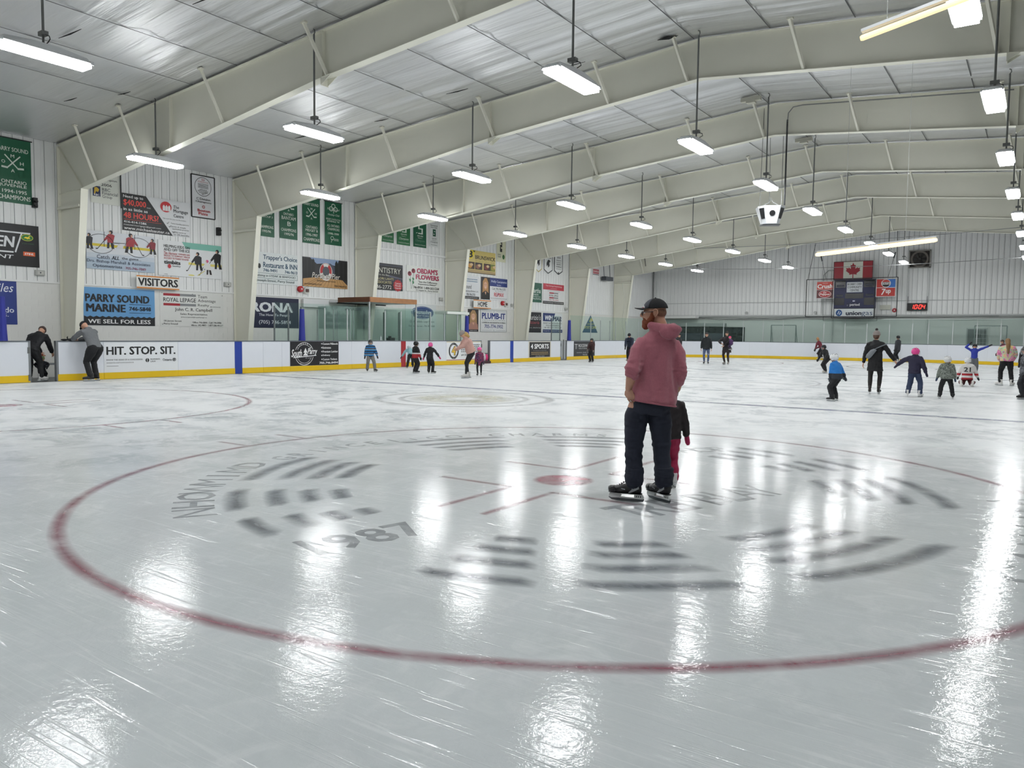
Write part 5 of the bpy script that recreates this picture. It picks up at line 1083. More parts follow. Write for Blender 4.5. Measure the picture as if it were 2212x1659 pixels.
s = MB(); s.tube([(16.0+a, 18.25+b_, 5.38+c) for a, b_, c in ((.42, .10, .28), (.44, .05, .6), (.45, .02, 2.8), (.46, .0, 2.9))], .026, 8); cc_ = tag(obj('cable_conduit', s, mat('#2c2d2f', .5)), 'black conduit bending from the third roof frame down to the loudspeaker', 'conduit')
s = MB(); s.tube([(16.0+a, 18.25+b_, 5.38+c) for a, b_, c in ((.46, .0, 2.85), (.48, .0, 3.1), (.62, .0, 3.26), (.9, .0, 3.28), (6.4, .0, 2.84))], .018, 8); obj('pipe', s, mat('#8a8b89', .5), cc_)
# junction boxes on the ceiling
for (x, y, n) in ((15.62, 17.25, 'nearer'), (15.72, 23.2, 'farther')):
    t = MB(); z = ceil_z(x)-.05; t.box(x-.3, x+.3, y-.08, y+.08, z-.10, z+.02); t.box(x-.13, x+.13, y-.1, y+.1, z-.16, z-.08); tag(obj('ceiling_box', t, mat('#c9c8ba', .5)), '%s small cream ceiling box under the ridge' % n, 'box')
# rink glass reflections of lamps, modelled as added glowing tubes, casings and wires
def reflection_tube(p, q, lab):
    p, q = Vector(p), Vector(q); mid = (p+q)/2; t = thing('glass_reflection', lab, 'light', mid, group='warm tube lights'); a, b_ = p-mid, q-mid  # group of lamp reflections in the glass, built as tubes
    WARM = mat('#ffe3b0', .5, var=0, emit=1.15 if p.y > 8 else .75); s = MB(); s.tube([a, a.lerp(b_, .02), a.lerp(b_, .98), b_], [.03, .045, .045, .03] if p.y > 8 else [.022, .03, .03, .022], 10); obj('diffuser', s, WARM, t)  # glow of the lamp reflection in the glass
    s = MB(); s.beam(a.lerp(b_, .01)+Vector((0, 0, .07)), a.lerp(b_, .99)+Vector((0, 0, .07)), .07, .03); obj('housing', s, HOUS, t)  # added casing of the reflection tube
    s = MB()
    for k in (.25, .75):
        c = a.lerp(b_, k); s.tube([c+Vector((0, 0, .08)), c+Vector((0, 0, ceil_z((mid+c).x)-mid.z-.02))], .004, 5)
    obj('hanger_wire', s, mat('#b5b6b4', .5), t)  # added wires of the reflection tube
reflection_tube((18.91, 12, 3.42), (21.39, 12, 3.62), 'long warm yellow tube light hanging in front of the scoreboard')  # lamp reflection in the rink glass, built as a hanging tube
reflection_tube((21.63, 2.0, 4.63), (22.62, 2.0, 4.83), 'warm yellow tube light glowing high overhead near the camera')  # lamp reflection in the rink glass, built as a hanging tube
# ================================================================= PEOPLE
def V3(*a): return Vector(a)
def ik(a, c, l1, l2, hint):
    d = c-a; D = min(d.length, (l1+l2)*.999)
    if d.length > D: c = a+d.normalized()*D
    d = c-a; u = d.normalized(); k = (l1*l1-l2*l2+D*D)/(2*D); h = sqrt(max(0, l1*l1-k*k)); hint = Vector(hint); n = hint-u*hint.dot(u)
    if n.length < 1e-5: n = V3(0, 1, 0)
    return a+u*k+n.normalized()*h, c
def remesh(name, mb, m, parent, vox, smooth=2, disp=None, extra=None):
    me = mb.mesh('tmp'); o = bpy.data.objects.new('tmp', me); COL.objects.link(o)
    r = o.modifiers.new('r', 'REMESH'); r.mode = 'VOXEL'; r.voxel_size = vox; r.use_smooth_shade = True
    if smooth: s = o.modifiers.new('s', 'SMOOTH'); s.iterations = smooth; s.factor = .5
    dg = bpy.context.evaluated_depsgraph_get(); dg.update()
    m2 = bpy.data.meshes.new_from_object(o.evaluated_get(dg)); bpy.data.objects.remove(o); bpy.data.meshes.remove(me)
    if disp:
        ns = [v.normal.copy() for v in m2.vertices]
        for v, n in zip(m2.vertices, ns): v.co = v.co+n*disp(v.co)
    if extra is not None:
        bmm = bmesh.new(); bmm.from_mesh(m2); em_ = extra.mesh('e'); bmm.from_mesh(em_); bmm.to_mesh(m2); bmm.free(); bpy.data.meshes.remove(em_)
    m2.name = name
    return obj(name, m2, m, parent, smooth=True)
SKIN = mat('#c99a80', .5, var=.05, scale=8); SKIN2 = mat('#d3a78d', .5, var=.05)
# ---- skates (shared meshes): origin on the ice under the ankle, toe towards +Y, adult size
def make_skate():
    b_ = MB()
    secs = [(-.085, .10, .028, .028), (-.07, .115, .036, .042), (-.02, .12, .038, .05), (.05, .11, .042, .044), (.12, .10, .047, .036), (.17, .097, .042, .032), (.20, .093, .024, .024)]
    b_.loft([(V3(0, y, z), V3(w_, 0, 0), V3(0, 0, h)) for y, z, w_, h in secs], 14)
    b_.loft([(V3(0, y, z), V3(w_, 0, 0), V3(0, l, .0)) for y, z, w_, l in ((-.01, .09, .036, .075), (-.02, .14, .038, .068), (-.025, .18, .041, .062), (-.028, .225, .043, .058), (-.028, .235, .040, .052))], 14)
    b_.loft([(V3(0, y, .068+dz), V3(w_, 0, 0), V3(0, 0, .008)) for y, w_, dz in ((-.09, .02, 0), (-.08, .038, 0), (0, .034, .002), (.1, .046, 0), (.18, .04, 0), (.205, .015, .004))], 10)
    boot = b_
    h = MB()
    for y0, y1 in ((-.10, -.03), (.07, .17)): h.prism([(-.011, y0-.0, .064), (-.011, y1+.0, .064), (-.009, (y0+y1)/2+.035, .028), (-.009, (y0+y1)/2-.035, .028)], (.021, 0, 0))
    h.prism([(-.006, -.125, .04), (-.006, -.10, .028), (-.006, .17, .028), (-.006, .20, .042), (-.006, .12, .042), (-.006, .03, .036), (-.006, -.06, .042)], (.012, 0, 0))
    bl_ = MB(); bl_.prism([(-.0018, -.125, .022), (-.0018, -.10, .003), (-.0018, .13, .0), (-.0018, .18, .006), (-.0018, .205, .028), (-.0018, .17, .03), (-.0018, -.11, .03)], (.0036, 0, 0))
    lc = MB()
    for k in range(5): z = .145+.0*k; y = .055+.0*k; lc.box(-.022, .022, .10-.022*k, .108-.022*k, .135+.022*k, .141+.022*k)
    return boot.mesh('boot'), h.mesh('blade_holder'), bl_.mesh('blade'), lc.mesh('laces')
BT, BHD, BBL, BLC = make_skate(); BLC.materials.append(mat('#d9d9d6', .7, var=0)); BHD.materials.append(mat('#dfe0e0', .35, var=0)); BBL.materials.append(mat('#9aa0a4', .2, metal=.9, var=0))
for me_ in (BT,): me_.polygons.foreach_set('use_smooth', [True]*len(me_.polygons))
_B = {}
def skate(parent, x, y, yaw, s, col, z=0, pitch=0):
    if col not in _B:
        me = BT.copy(); me.materials.clear(); me.materials.append(mat(col, .35, var=.05)); _B[col] = me
    o = link('skate', _B[col], parent, (x, y, z)); o.rotation_euler = (pitch, 0, yaw); o.scale = (s, s, s)
    for n, me in (('blade_holder', BHD), ('blade', BBL), ('laces', BLC)): link(n, me, o)
    return o
def hand(mb, wrist, d, palmn, s, curl=.5, thumb=1, spread=.12):
    """five-fingered hand appended to mb. d: pointing direction, palmn: palm normal"""
    d = d.normalized(); n = (palmn-d*palmn.dot(d)).normalized(); sd = d.cross(n)*thumb
    mb.loft([(wrist+d*a*s, sd*w_*s, n*t_*s) for a, w_, t_ in ((-.02, .024, .02), (.02, .034, .017), (.06, .042, .015), (.09, .04, .013))], 10)
    for i, (o_, ln) in enumerate(((.031, .070), (.011, .080), (-.010, .075), (-.030, .058))):
        p = wrist+(d*.085+sd*o_)*s; dd = (d+sd*(o_*spread*8)).normalized(); pts = [p]; a = 0
        for f_ in (.45, .32, .25):
            a += curl; dr = dd*cos(a)+n*sin(a); p = p+dr*ln*f_*s; pts.append(p)
        mb.tube(pts, [.010*s, .0095*s, .0085*s, .007*s], 8, True)
    p = wrist+(d*.02+sd*.028)*s; t1 = p+(d*.03+sd*.022+n*.01)*s; t2 = t1+(d*.03+sd*.006+n*.014)*s; mb.tube([p, t1, t2], [.013*s, .011*s, .009*s], 8, True)
def person(label, x, y, face, h, w_=1.0, hs=1.0, lean=0., roll=0., crouch=0., twist=0., head=(0., 0.), feet=None, hands=None, elb=None, top='#222222', bottom='#1a1a1d',
           style='jacket', puff=1.0, headgear=None, hair=None, skates='#1b1b1d', gloves=None, skin=SKIN, mats={}, vox=.017, group='people skating', cage=False, tight=False, knees=None, stand=True, zoff=0., loc3=None, toph=None):
    root = thing('person', label, 'person', loc3 or (x, y, zoff), radians(face-90), group)
    H = h; sk = .085*H/1.7; ks = H/1.75
    feet = feet or [(-.062*H, 0, .12), (.062*H, 0, -.12)]
    pz = (.50*H+sk)-crouch*H; pel = V3(0, -.5*sin(lean)*.30*H, pz)
    up = V3(sin(roll), sin(lean), cos(lean)*cos(roll)).normalized(); rt = V3(cos(twist), sin(twist), 0); rt = (rt-up*rt.dot(up)).normalized(); fw = up.cross(rt)
    TL = .315*H
    neck = pel+up*TL; sh = [pel+up*(TL*.90)+rt*s_*.108*H*w_ for s_ in (-1, 1)]
    # head
    hy, hp = head; hf = (fw*cos(hy)-rt*sin(hy)).normalized(); hr = hf.cross(up*-1).normalized() if False else (rt*cos(hy)+fw*sin(hy)).normalized()
    hup = (up*.4+V3(0, 0, .6)).normalized(); hf = (hf-hup*hf.dot(hup)).normalized(); hf = (hf*cos(hp)+hup*sin(hp)).normalized(); hr = hf.cross(hup).normalized(); hup = hr.cross(hf)
    hh = .068*H*hs; hc = neck+up*((.035 if hs < 1.1 else .016)*H)+hup*hh*(.95 if hs < 1.1 else .86)+hf*.012*H
    HM = Matrix((hr, hf, hup)).transposed()
    # legs
    hips = [pel+rt*s_*.052*H*w_-up*.02*H for s_ in (-1, 1)]; ank = [V3(f[0], f[1]-.0, (f[3] if len(f) > 3 else 0)+sk+.035*H) for f in feet]; kn = []
    for i in (0, 1):
        if knees and knees[i]: k_, a_ = Vector(knees[i])*H, ank[i]
        else: k_, a_ = ik(hips[i], ank[i], .245*H, .235*H, (0.15*(-1 if i == 0 else 1), 1, 0))
        kn.append(k_); ank[i] = a_
    # arms
    hd = []; el = []
    for i in (0, 1):
        sg = -1 if i == 0 else 1
        tgt = hands[i] if hands and hands[i] else (sg*.155, .03, .46)
        c = V3(*[q*H for q in tgt]); e_ = (elb[i] if elb and elb[i] else (sg*.8, -1, -.2)); k_, c = ik(sh[i], c, .172*H, .150*H, e_); el.append(k_); hd.append(c)
    # ---------- body (continuous)
    b_ = MB(); k = w_
    def ring(p, a, c_): return (p, rt*a*H*k, fw*c_*H)
    b_.loft([ring(pel-up*.04*H, .075, .055), ring(pel, .082, .06), ring(pel+up*TL*.35, .068, .05), ring(pel+up*TL*.7, .085, .055), ring(pel+up*TL*.92, .085, .048), ring(neck, .036, .034)], 14)
    b_.tube([neck-up*.02*H, neck+up*.02*H, hc-hup*hh*.3], [.032*H*k*.9, .029*H*max(1, hs*.9), .03*H*hs], 12)
    b_.ell(hc, (hh*.70, hh*.84, hh), HM, 16, 11); b_.ell(hc-hup*hh*.42+hf*hh*.18, (hh*.52, hh*.6, hh*.5), HM, 14, 9)
    for i in (0, 1):
        b_.tube([sh[i]-rt*(-.03 if i == 0 else .03)*H, sh[i], el[i], hd[i]], [.03*H, .03*H, .024*H, .017*H], 10, True)
        b_.tube([hips[i], kn[i], ank[i]], [.045*H, .03*H, .022*H], 10, True)
    ex = MB()
    ex.ell(hc+hf*hh*.86-hup*hh*.10, (hh*.11, hh*.18, hh*.2), HM, 10, 7)   # nose
    for s_ in (-1, 1): ex.ell(hc+hr*s_*hh*.70-hup*hh*.08-hf*hh*.05, (hh*.08, hh*.16, hh*.24), HM, 8, 7)
    for i in (0, 1):
        if not gloves:
            d = (hd[i]-el[i]).normalized(); hand(ex, hd[i]+d*.012*H, d, (rt*(1 if i == 0 else -1)+fw*.3), ks*(1 if hs < 1.2 else .95), .35, thumb=(-1 if i == 0 else 1))
    body = remesh('body', b_, skin, root, vox, 2, extra=ex)
    e_ = MB()
    for s_ in (-1, 1): e_.ell(hc+hf*hh*.76+hr*s_*hh*.28+hup*hh*.06, hh*.085, HM, 8, 6)
    obj('eyes', e_, mat('#2a201c', .3, var=0), root); e_ = MB(); e_.ell(hc+hf*hh*.76-hup*hh*.45, (hh*.22, hh*.05, hh*.05), HM, 8, 6); obj('mouth', e_, mat('#a8625a', .5, var=0), root)
    # ---------- trousers
    lp = 1.0 if tight else (1.28 if hs < 1.1 else 1.5); tr = MB()
    hem_z = ank
    tr.loft([ring(pel-up*.055*H, .07*lp**.5, .058*lp**.5), ring(pel-up*.02*H, .092, .072), ring(pel+up*.03*H, .094, .072), ring(pel+up*.09*H, .084, .062)], 14)
    for i in (0, 1):
        tr.tube([hips[i]+up*.0*H, hips[i].lerp(kn[i], .35), kn[i], kn[i].lerp(ank[i], .45), ank[i].lerp(kn[i], .06)], [.056*H*lp**.5*k, .053*H*lp**.6*k, .038*H*lp, .036*H*lp, (.027 if tight else .034)*H*lp], 12, True)
    remesh('trousers', tr, mats.get('bottom') or mat(bottom, .75, var=.12, scale=9, bump=.25, bscale=25), root, vox, 2, disp=(lambda c: .009*noise.noise(Vector((c.x*11, c.y*11, c.z*24)))) if not tight else None)
    # ---------- top
    tp = MB(); pf = puff; low = {'jacket': -.06, 'coat': -.17, 'sweater': -.01, 'jersey': -.08, 'hoodie': -.03}[style]
    fl = 1.12 if style == 'coat' else 1.0
    tp.loft([ring(pel+up*low*H, .100*pf*fl, .080*pf*fl), ring(pel+up*(low*.4+.01)*H, .101*pf, .080*pf), ring(pel+up*TL*.38, .092*pf, .072*pf), ring(pel+up*TL*.66, .104*pf, .078*pf), ring(pel+up*TL*.80, .100*pf, .070*pf), ring(pel+up*TL*.92, .076*pf**.6, .058*pf**.6), ring(neck+up*.004*H, .052*hs**.5, .05*hs**.5), ring(neck+up*.03*H, .046*hs, .044*hs)], 16)
    ar = .036*H*pf*(.95 if tight else 1.1)
    for i in (0, 1):
        sg = -1 if i == 0 else 1
        tp.tube([sh[i]-rt*sg*.045*H-up*.004*H, sh[i]-rt*sg*.006*H-up*.014*H, sh[i].lerp(el[i], .5), el[i], el[i].lerp(hd[i], .5), hd[i]+(el[i]-hd[i]).normalized()*.01*H], [ar*1.0, ar*1.15, ar*1.08, ar*.98, ar*.92, ar*.74], 12, True)
    remesh('jacket' if style in ('jacket', 'coat') else style, tp, mats.get('top') or mat(top, .75, var=.10, scale=9, bump=.25, bscale=22), root, vox, 2, disp=lambda c: .010*noise.noise(Vector((c.x*10, c.y*10, c.z*18)))+.005*noise.noise(c*30))
    # ---------- gloves
    if gloves:
        for i in (0, 1):
            d = (hd[i]-el[i]).normalized(); gm = MB(); q = hd[i]+d*.005*H; n_ = rt*(1 if i == 0 else -1); n_ = (n_-d*n_.dot(d)).normalized(); s_ = d.cross(n_)
            gm.loft([(q-d*.02*H, s_*.024*H, n_*.022*H), (q+d*.01*H, s_*.028*H, n_*.024*H), (q+d*.045*H, s_*.034*H, n_*.024*H), (q+d*.08*H, s_*.032*H, n_*.022*H), (q+d*.10*H, s_*.016*H, n_*.014*H)], 12)
            gm.tube([q+d*.015*H+s_*.02*H*(1 if i else -1), q+d*.05*H+s_*.045*H*(1 if i else -1)], [.014*H, .011*H], 8, True); obj('glove', gm, mat(gloves, .7), root, smooth=True)
    # ---------- skates
    for i, f in enumerate(feet):
        if len(f) > 4: skate(root, f[0], f[1], f[2], ks*(1.0 if hs < 1.2 else 1.08), skates, f[3], f[4])
        else: skate(root, f[0], f[1], f[2], ks*(1.0 if hs < 1.2 else 1.08), skates, f[3] if len(f) > 3 else 0)
    # ---------- head wear and hair
    R_ = lambda a, b_, c_: hc+hr*a*hh+hf*b_*hh+hup*c_*hh
    if hair:
        hcol, hlen = hair; hm = MB(); hm.ell(R_(0, -.08, .12), (hh*.78, hh*.90, hh*.98), HM, 14, 9, -.1, pi/2); hm.ell(R_(0, -.28, -.1), (hh*.74, hh*.68, hh*.85), HM, 12, 9)
        if hlen > 0:
            hm.tube([R_(0, -.5, .1), R_(0, -1.0, -.8), hc-hf*hh*(1.15+.12*hlen)-hup*hh*(1.1+hlen)], [hh*.6, hh*.68, hh*.35], 10, True, flat=1.1)
        if hlen < 0: hm.ell(R_(0, -.15, 1.05), (hh*.42, hh*.42, hh*.38), HM, 10, 8)
        remesh('hair', hm, mat(hcol, .6, var=.3, scale=30, bump=.4, bscale=60), root, vox*.8, 1, disp=lambda c: .003*noise.noise(c*60))
    if headgear:
        kind, col = headgear[:2]; mm = mat(col, .3 if kind == 'helmet' else .8, var=.05, bump=.0 if kind == 'helmet' else .4, bscale=60); hm = MB()
        if kind == 'helmet':
            hm.ell(R_(0, -.06, .16), (hh*.94, hh*1.10, hh*1.0), HM, 18, 9, -.18, pi/2); hm.ell(R_(0, -.35, -.02), (hh*.86, hh*.78, hh*.66), HM, 14, 9)
            for s_ in (-1, 1): hm.ell(R_(s_*.80, -.02, -.15), (hh*.14, hh*.36, hh*.42), HM, 10, 7)
            o = obj('helmet', hm, mm, root, smooth=True)
            v_ = MB()
            for a in (-.45, 0, .45):
                for b0 in (-.55, .05): v_.loft([(R_(a, b0, 1.02-.25*abs(a)-.22*b0*b0), hr*hh*.07, hf*hh*.22), (R_(a, b0, 1.19-.30*abs(a)-.30*b0*b0), hr*hh*.06, hf*hh*.2)], 8)
            obj('vent', v_, mat('#2a2c30' if col not in ('#17181b', '#1c1d20') else '#3a3d42', .5, var=0), root)
            s2 = MB(); s2.tube([R_(-.75, 0, -.3), R_(-.45, .3, -1.0), R_(0, .42, -1.12), R_(.45, .3, -1.0), R_(.75, 0, -.3)], hh*.05, 6); obj('chin_strap', s2, BLACK, root)
            if cage:
                c_ = MB(); rr = hh*.025
                for zz in (-.75, -.45, -.15, .12): c_.tube([R_(sin(t_)*.86, .15+cos(t_)*.98, zz) for t_ in [-1.3+.325*q for q in range(9)]], rr, 5)
                for t_ in (-.9, -.45, 0, .45, .9): c_.tube([R_(sin(t_)*.86, .15+cos(t_)*.98, .2), R_(sin(t_)*.88, .15+cos(t_)*1.0, -.35), R_(sin(t_)*.6, .15+cos(t_)*.8, -.95)], rr, 5)
                obj('face_cage', c_, mat('#b8bcc0', .3, metal=.5, var=0), root)
        elif kind == 'toque':
            hm.ell(R_(0, -.06, .28), (hh*.84, hh*.98, hh*1.0), HM, 16, 9, -.1, pi/2); hm.loft([(R_(0, -.06, .08), hr*hh*.86, hf*hh*1.0), (R_(0, -.06, .40), hr*hh*.88, hf*hh*1.02)], 16); obj('toque', hm, mm, root, smooth=True)
            if len(headgear) > 2: p_ = MB(); p_.ell(R_(0, -.1, 1.45), hh*.34, HM, 10, 8); obj('pompom', p_, mat(headgear[2], .9, bump=.6, bscale=90), root, smooth=True)
        elif kind == 'cap':
            hm.ell(R_(0, -.06, .22), (hh*.80, hh*.95, hh*.85), HM, 16, 9, -.1, pi/2); hm.loft([(R_(0, .5, .26), hr*hh*.6, hf*hh*.5), (R_(0, .62, .22), hr*hh*.6, hf*hh*.8)], 14); obj('cap', hm, mm, root, smooth=True)
        elif kind == 'hood':
            hm.ell(R_(0, -.18, .05), (hh*.95, hh*1.0, hh*1.12), HM, 16, 11); hm.ell(R_(0, -.4, -.8), (hh*.9, hh*.6, hh*.5), HM, 14, 9); obj('hood', hm, mm, root, smooth=True)
    info = dict(root=root, hc=hc, HM=HM, hh=hh, pel=pel, up=up, rt=rt, fw=fw, neck=neck, sh=sh, el=el, hd=hd, kn=kn, ank=ank, R=R_, H=H, body=body)
    return info
# ---- patterned cloth
def band_mat(stops, axis='Z', scale=1.0, rough=.8, off=0):
    m, nt, b = nodes('striped_cloth'); L = nt.links; tc = N(nt, 'ShaderNodeTexCoord'); sp = N(nt, 'ShaderNodeSeparateXYZ'); L.new(tc.outputs['Object'], sp.inputs[0])
    mu = N(nt, 'ShaderNodeMath', operation='MULTIPLY'); mu.inputs[1].default_value = scale; L.new(sp.outputs[axis], mu.inputs[0]); ad = N(nt, 'ShaderNodeMath', operation='ADD'); ad.inputs[1].default_value = off; L.new(mu.outputs[0], ad.inputs[0])
    fr = N(nt, 'ShaderNodeMath', operation='FRACT'); L.new(ad.outputs[0], fr.inputs[0]); r = ramp(nt, fr.outputs[0], [(p, lin(c)) for p, c in stops], 'CONSTANT'); L.new(r.outputs['Color'], b.inputs['Base Color']); b.inputs['Roughness'].default_value = rough; return m
def zband_mat(stops, zmax, rough=.8):
    m, nt, b = nodes('banded_cloth'); L = nt.links; tc = N(nt, 'ShaderNodeTexCoord'); sp = N(nt, 'ShaderNodeSeparateXYZ'); L.new(tc.outputs['Object'], sp.inputs[0])
    mu = N(nt, 'ShaderNodeMath', operation='MULTIPLY'); mu.inputs[1].default_value = 1/zmax; L.new(sp.outputs['Z'], mu.inputs[0])
    r = ramp(nt, mu.outputs[0], [(p, lin(c)) for p, c in stops], 'CONSTANT'); L.new(r.outputs['Color'], b.inputs['Base Color']); b.inputs['Roughness'].default_value = rough; return m
def blotch_mat(cols, scale=12, rough=.8):
    m, nt, b = nodes('blotched_cloth'); L = nt.links; tc = N(nt, 'ShaderNodeTexCoord'); n_ = N(nt, 'ShaderNodeTexNoise'); n_.inputs['Scale'].default_value = scale; n_.inputs['Detail'].default_value = 2; n_.inputs['Distortion'].default_value = 1.0; L.new(tc.outputs['Object'], n_.inputs['Vector'])
    k = len(cols); r = ramp(nt, n_.outputs['Fac'], [(.30+.42*i/k, lin(c)) for i, c in enumerate(cols)], 'CONSTANT'); L.new(r.outputs['Color'], b.inputs['Base Color']); b.inputs['Roughness'].default_value = rough; return m
VIEW = lambda x, y: math.degrees(atan2(y+6.888, x-23.349))  # bearing away from the spectators' corner
# ---------------------------------------------------------------- skaters, nearest group first
def P(lab, x, y, turn, h, **k):   # turn: degrees anticlockwise from facing away
    return person(lab, x, y, VIEW(x, y)+turn, h, **k)
# child behind the man
P('small child in pink snow trousers and black vest standing beside the bearded man', 20.32, .33, 20, 1.0, hs=1.3, top='#2b2527', bottom='#a5234c', gloves='#b02a58', style='jacket', puff=1.2, headgear=('helmet', '#2d1a22'), skates='#e6e6e6', vox=.013,
  hands=[(-.05, .16, .52), (.20, .02, .46)])
P('man in black coat bending over inside the open bench gate', -.50, 3.72, -40, 1.72, w_=1.3, lean=.70, head=(.2, -.7), top='#15161a', bottom='#17181b', puff=1.15, headgear=('toque', '#4a3a36'), skates='#d9d9d6', hands=[(-.08, .26, .45), (.12, .26, .45)], feet=[(-.17, -.02, .5), (.17, .02, -.4)])
P('crouching child in patterned hat half hidden by the man in the gate', -.75, 4.02, -170, .85, hs=1.35, crouch=.2, lean=.3, top='#20222a', bottom='#1c1d22', headgear=('toque', '#8a9a6a', '#b04a3a'), puff=1.2, gloves='#22252a')
P('man in grey hooded sweatshirt leaning on the boards with head down', .42, 4.87, 50, 1.80, w_=1.28, lean=.40, head=(0, -.8), top='#6d7073', bottom='#17181c', style='hoodie', puff=1.05, headgear=('cap', '#1d1d20'), hands=[(-.06, .32, .665), (.10, .32, .665)], elb=[(-1, -.2, -.6), (1, -.2, -.6)], feet=[(-.14, -.05, .9, 0), (.15, .0, .15, 0)], skates='#232326')
P('child in blue striped winter jacket and grey trousers skating towards the camera', 2.0, 14.65, 190, 1.18, hs=1.22, lean=.08, puff=1.25, bottom='#7b7973', gloves='#1a1b20', headgear=('helmet', '#1c1d20'), cage=True, skates='#2c2822', feet=[(-.17, .06, .5), (.12, .0, -.1)], hands=[(-.24, .05, .44), (.2, .06, .42)],
  mats=dict(top=band_mat([(0, '#1c2638'), (.22, '#3f93cf'), (.42, '#1c2638'), (.5, '#c7ced6'), (.56, '#1c2638'), (.74, '#2c6fa8')], scale=5.2)))
P('child in pale blue jacket bent forward by the red board stripe', .95, 18.1, 10, 1.12, hs=1.25, lean=1.0, head=(0, -.3), top='#8fb6bd', bottom='#1b1c20', puff=1.2, headgear=('helmet', '#cfd5da'), gloves='#4a3a3c', skates='#25262a', hands=[(-.3, .1, .45), (.1, .28, .38)], feet=[(-.12, 0, .2), (.13, .1, -.3)])
P('child in red and black jacket with black helmet and cage', 3.9, 15.1, -60, 1.15, hs=1.22, lean=.08, puff=1.3, bottom='#17181b', gloves='#1b1b1e', headgear=('helmet', '#17181b'), cage=True, skates='#222226', mats=dict(top=zband_mat([(0, '#a3262c'), (.60, '#d6d6d6'), (.64, '#1a1b1e')], 1.2)), hands=[(-.16, .12, .42), (.2, .1, .42)])
P('child in black suit and pink helmet with arms held out', 4.45, 15.3, -20, 1.12, hs=1.22, lean=.15, top='#17181c', bottom='#16171a', gloves='#c22a66', headgear=('helmet', '#e85aa2'), skates='#26241f', puff=1.15, hands=[(-.28, .08, .45), (.34, .08, .50)], feet=[(-.05, 0, .1), (.09, .04, -.9)])
P('woman in peach sweater and grey toque bending forward in black leggings', 7.3, 13.95, 105, 1.62, lean=.42, head=(.1, -.45), top='#c39a90', bottom='#15161a', style='sweater', puff=1.35, tight=True, headgear=('toque', '#8f8680'), hair=('#b89a5e', .6), skates='#c9c8c4', hands=[(.02, .24, .62), (.10, .22, .60)], elb=[(-1, 0, -1), (1, 0, -1)], feet=[(-.16, .12, .1), (.20, -.05, -.5)], skin=SKIN2)
P('small child with pink helmet and dark floral coat next to the woman in peach', 6.72, 15.35, 175, .98, hs=1.3, style='coat', puff=1.1, bottom='#16171b', gloves='#3a2a48', headgear=('helmet', '#ee5fa8'), skates='#24252a', tight=True, mats=dict(top=blotch_mat(['#2a2440', '#3a2c58', '#a8435e', '#2a2440', '#6a5a86'], 22)))
P('child in dark patterned jacket and black helmet gliding by the ROCKWATER advert', 2.9, 30.75, 150, 1.28, hs=1.18, puff=1.15, bottom='#17181b', gloves='#7a6e6a', headgear=('helmet', '#2a2c2a'), skates='#242326', hands=[(-.17, .15, .45), (.1, .2, .52)], mats=dict(top=blotch_mat(['#2a1c1e', '#4a2a2c', '#1e1c1c', '#5a3a38'], 16)))
P('adult in navy hooded coat bending over a toddler near the far boards', 3.65, 33.95, 170, 1.66, lean=.5, head=(0, -.35), top='#20283a', bottom='#1a1b20', headgear=('toque', '#1e2026'), puff=1.15, skates='#5a4a30', hands=[(-.12, .25, .42), (.12, .25, .42)], gloves='#15161a')
P('toddler in burgundy snowsuit held by the adult in navy', 3.95, 33.55, 175, .86, hs=1.35, top='#4a1f38', bottom='#4a1f38', puff=1.3, headgear=('toque', '#5a4a5a'), gloves='#2a1a22', skates='#b8b4a8')
P('adult in black jacket with leopard leggings mostly hidden behind the bearded man', 7.05, 33.0, 60, 1.6, top='#191a1d', puff=1.1, tight=True, headgear=('toque', '#222222'), gloves='#17181b', mats=dict(bottom=blotch_mat(['#1c1815', '#b09a7c', '#2a2018', '#8a745a'], 24)))
P('woman in open black jacket, green top and ripped jeans standing by the far boards', 8.4, 33.5, 178, 1.66, top='#1f2326', bottom='#4c5a78', puff=1.2, tight=True, hair=('#2a1a1a', 0), skates='#2a2a2a', hands=[(-.16, .06, .50), (.16, .06, .50)], elb=[(-1, -.4, 0), (1, -.4, 0)], skin=SKIN2, mats=dict(bottom=blotch_mat(['#46546f', '#4c5a78', '#55648a', '#4c5a78', '#4c5a78', '#c9ccd4'], 9)))
mother = P('woman in brown-black coat with hair up carrying a toddler in a pink hat', 9.43, 33.75, 160, 1.72, w_=1.1, style='coat', top='#262024', bottom='#241a1b', puff=1.2, tight=True, hair=('#2e2220', -1), skates='#8d8780', hands=[(.02, .16, .60), (.13, .14, .66)], elb=[(-1, -.2, -.3), (1, -.2, -.3)], skin=SKIN2, head=(-.3, 0))
P('toddler in pink hat and purple suit carried by the woman in the coat', 9.72, 33.55, 60, .78, hs=1.4, crouch=.12, lean=.35, top='#4a2a5a', bottom='#3a2a48', headgear=('toque', '#f0447e'), gloves='#33263c', puff=1.2, zoff=.80, skates='#8a8580')
P('skater in dark red and black jacket leaning into a turn at the far end', 11.2, 48.95-2.0, 60, 1.62, lean=.5, top='#6a2230', bottom='#1c1a20', crouch=.06, hair=('#a8784c', -1), skates='#d9d6d0', gloves='#1b1b1e', hands=[(-.28, .05, .45), (.1, .2, .5)], feet=[(-.1, -.25, .2, .12), (.1, .1, -.2)])
P('child in black jersey and black helmet skating behind the child in blue', 15.74, 27.9, 120, 1.25, hs=1.15, lean=.35, top='#1d1f22', bottom='#1a1b1e', style='jersey', puff=1.2, headgear=('helmet', '#17181b'), cage=True, gloves='#17181b', skates='#cfcac2', crouch=.05, hands=[(-.22, .15, .5), (.22, .15, .45)], feet=[(-.2, .1, .3), (.15, -.1, -.3)])
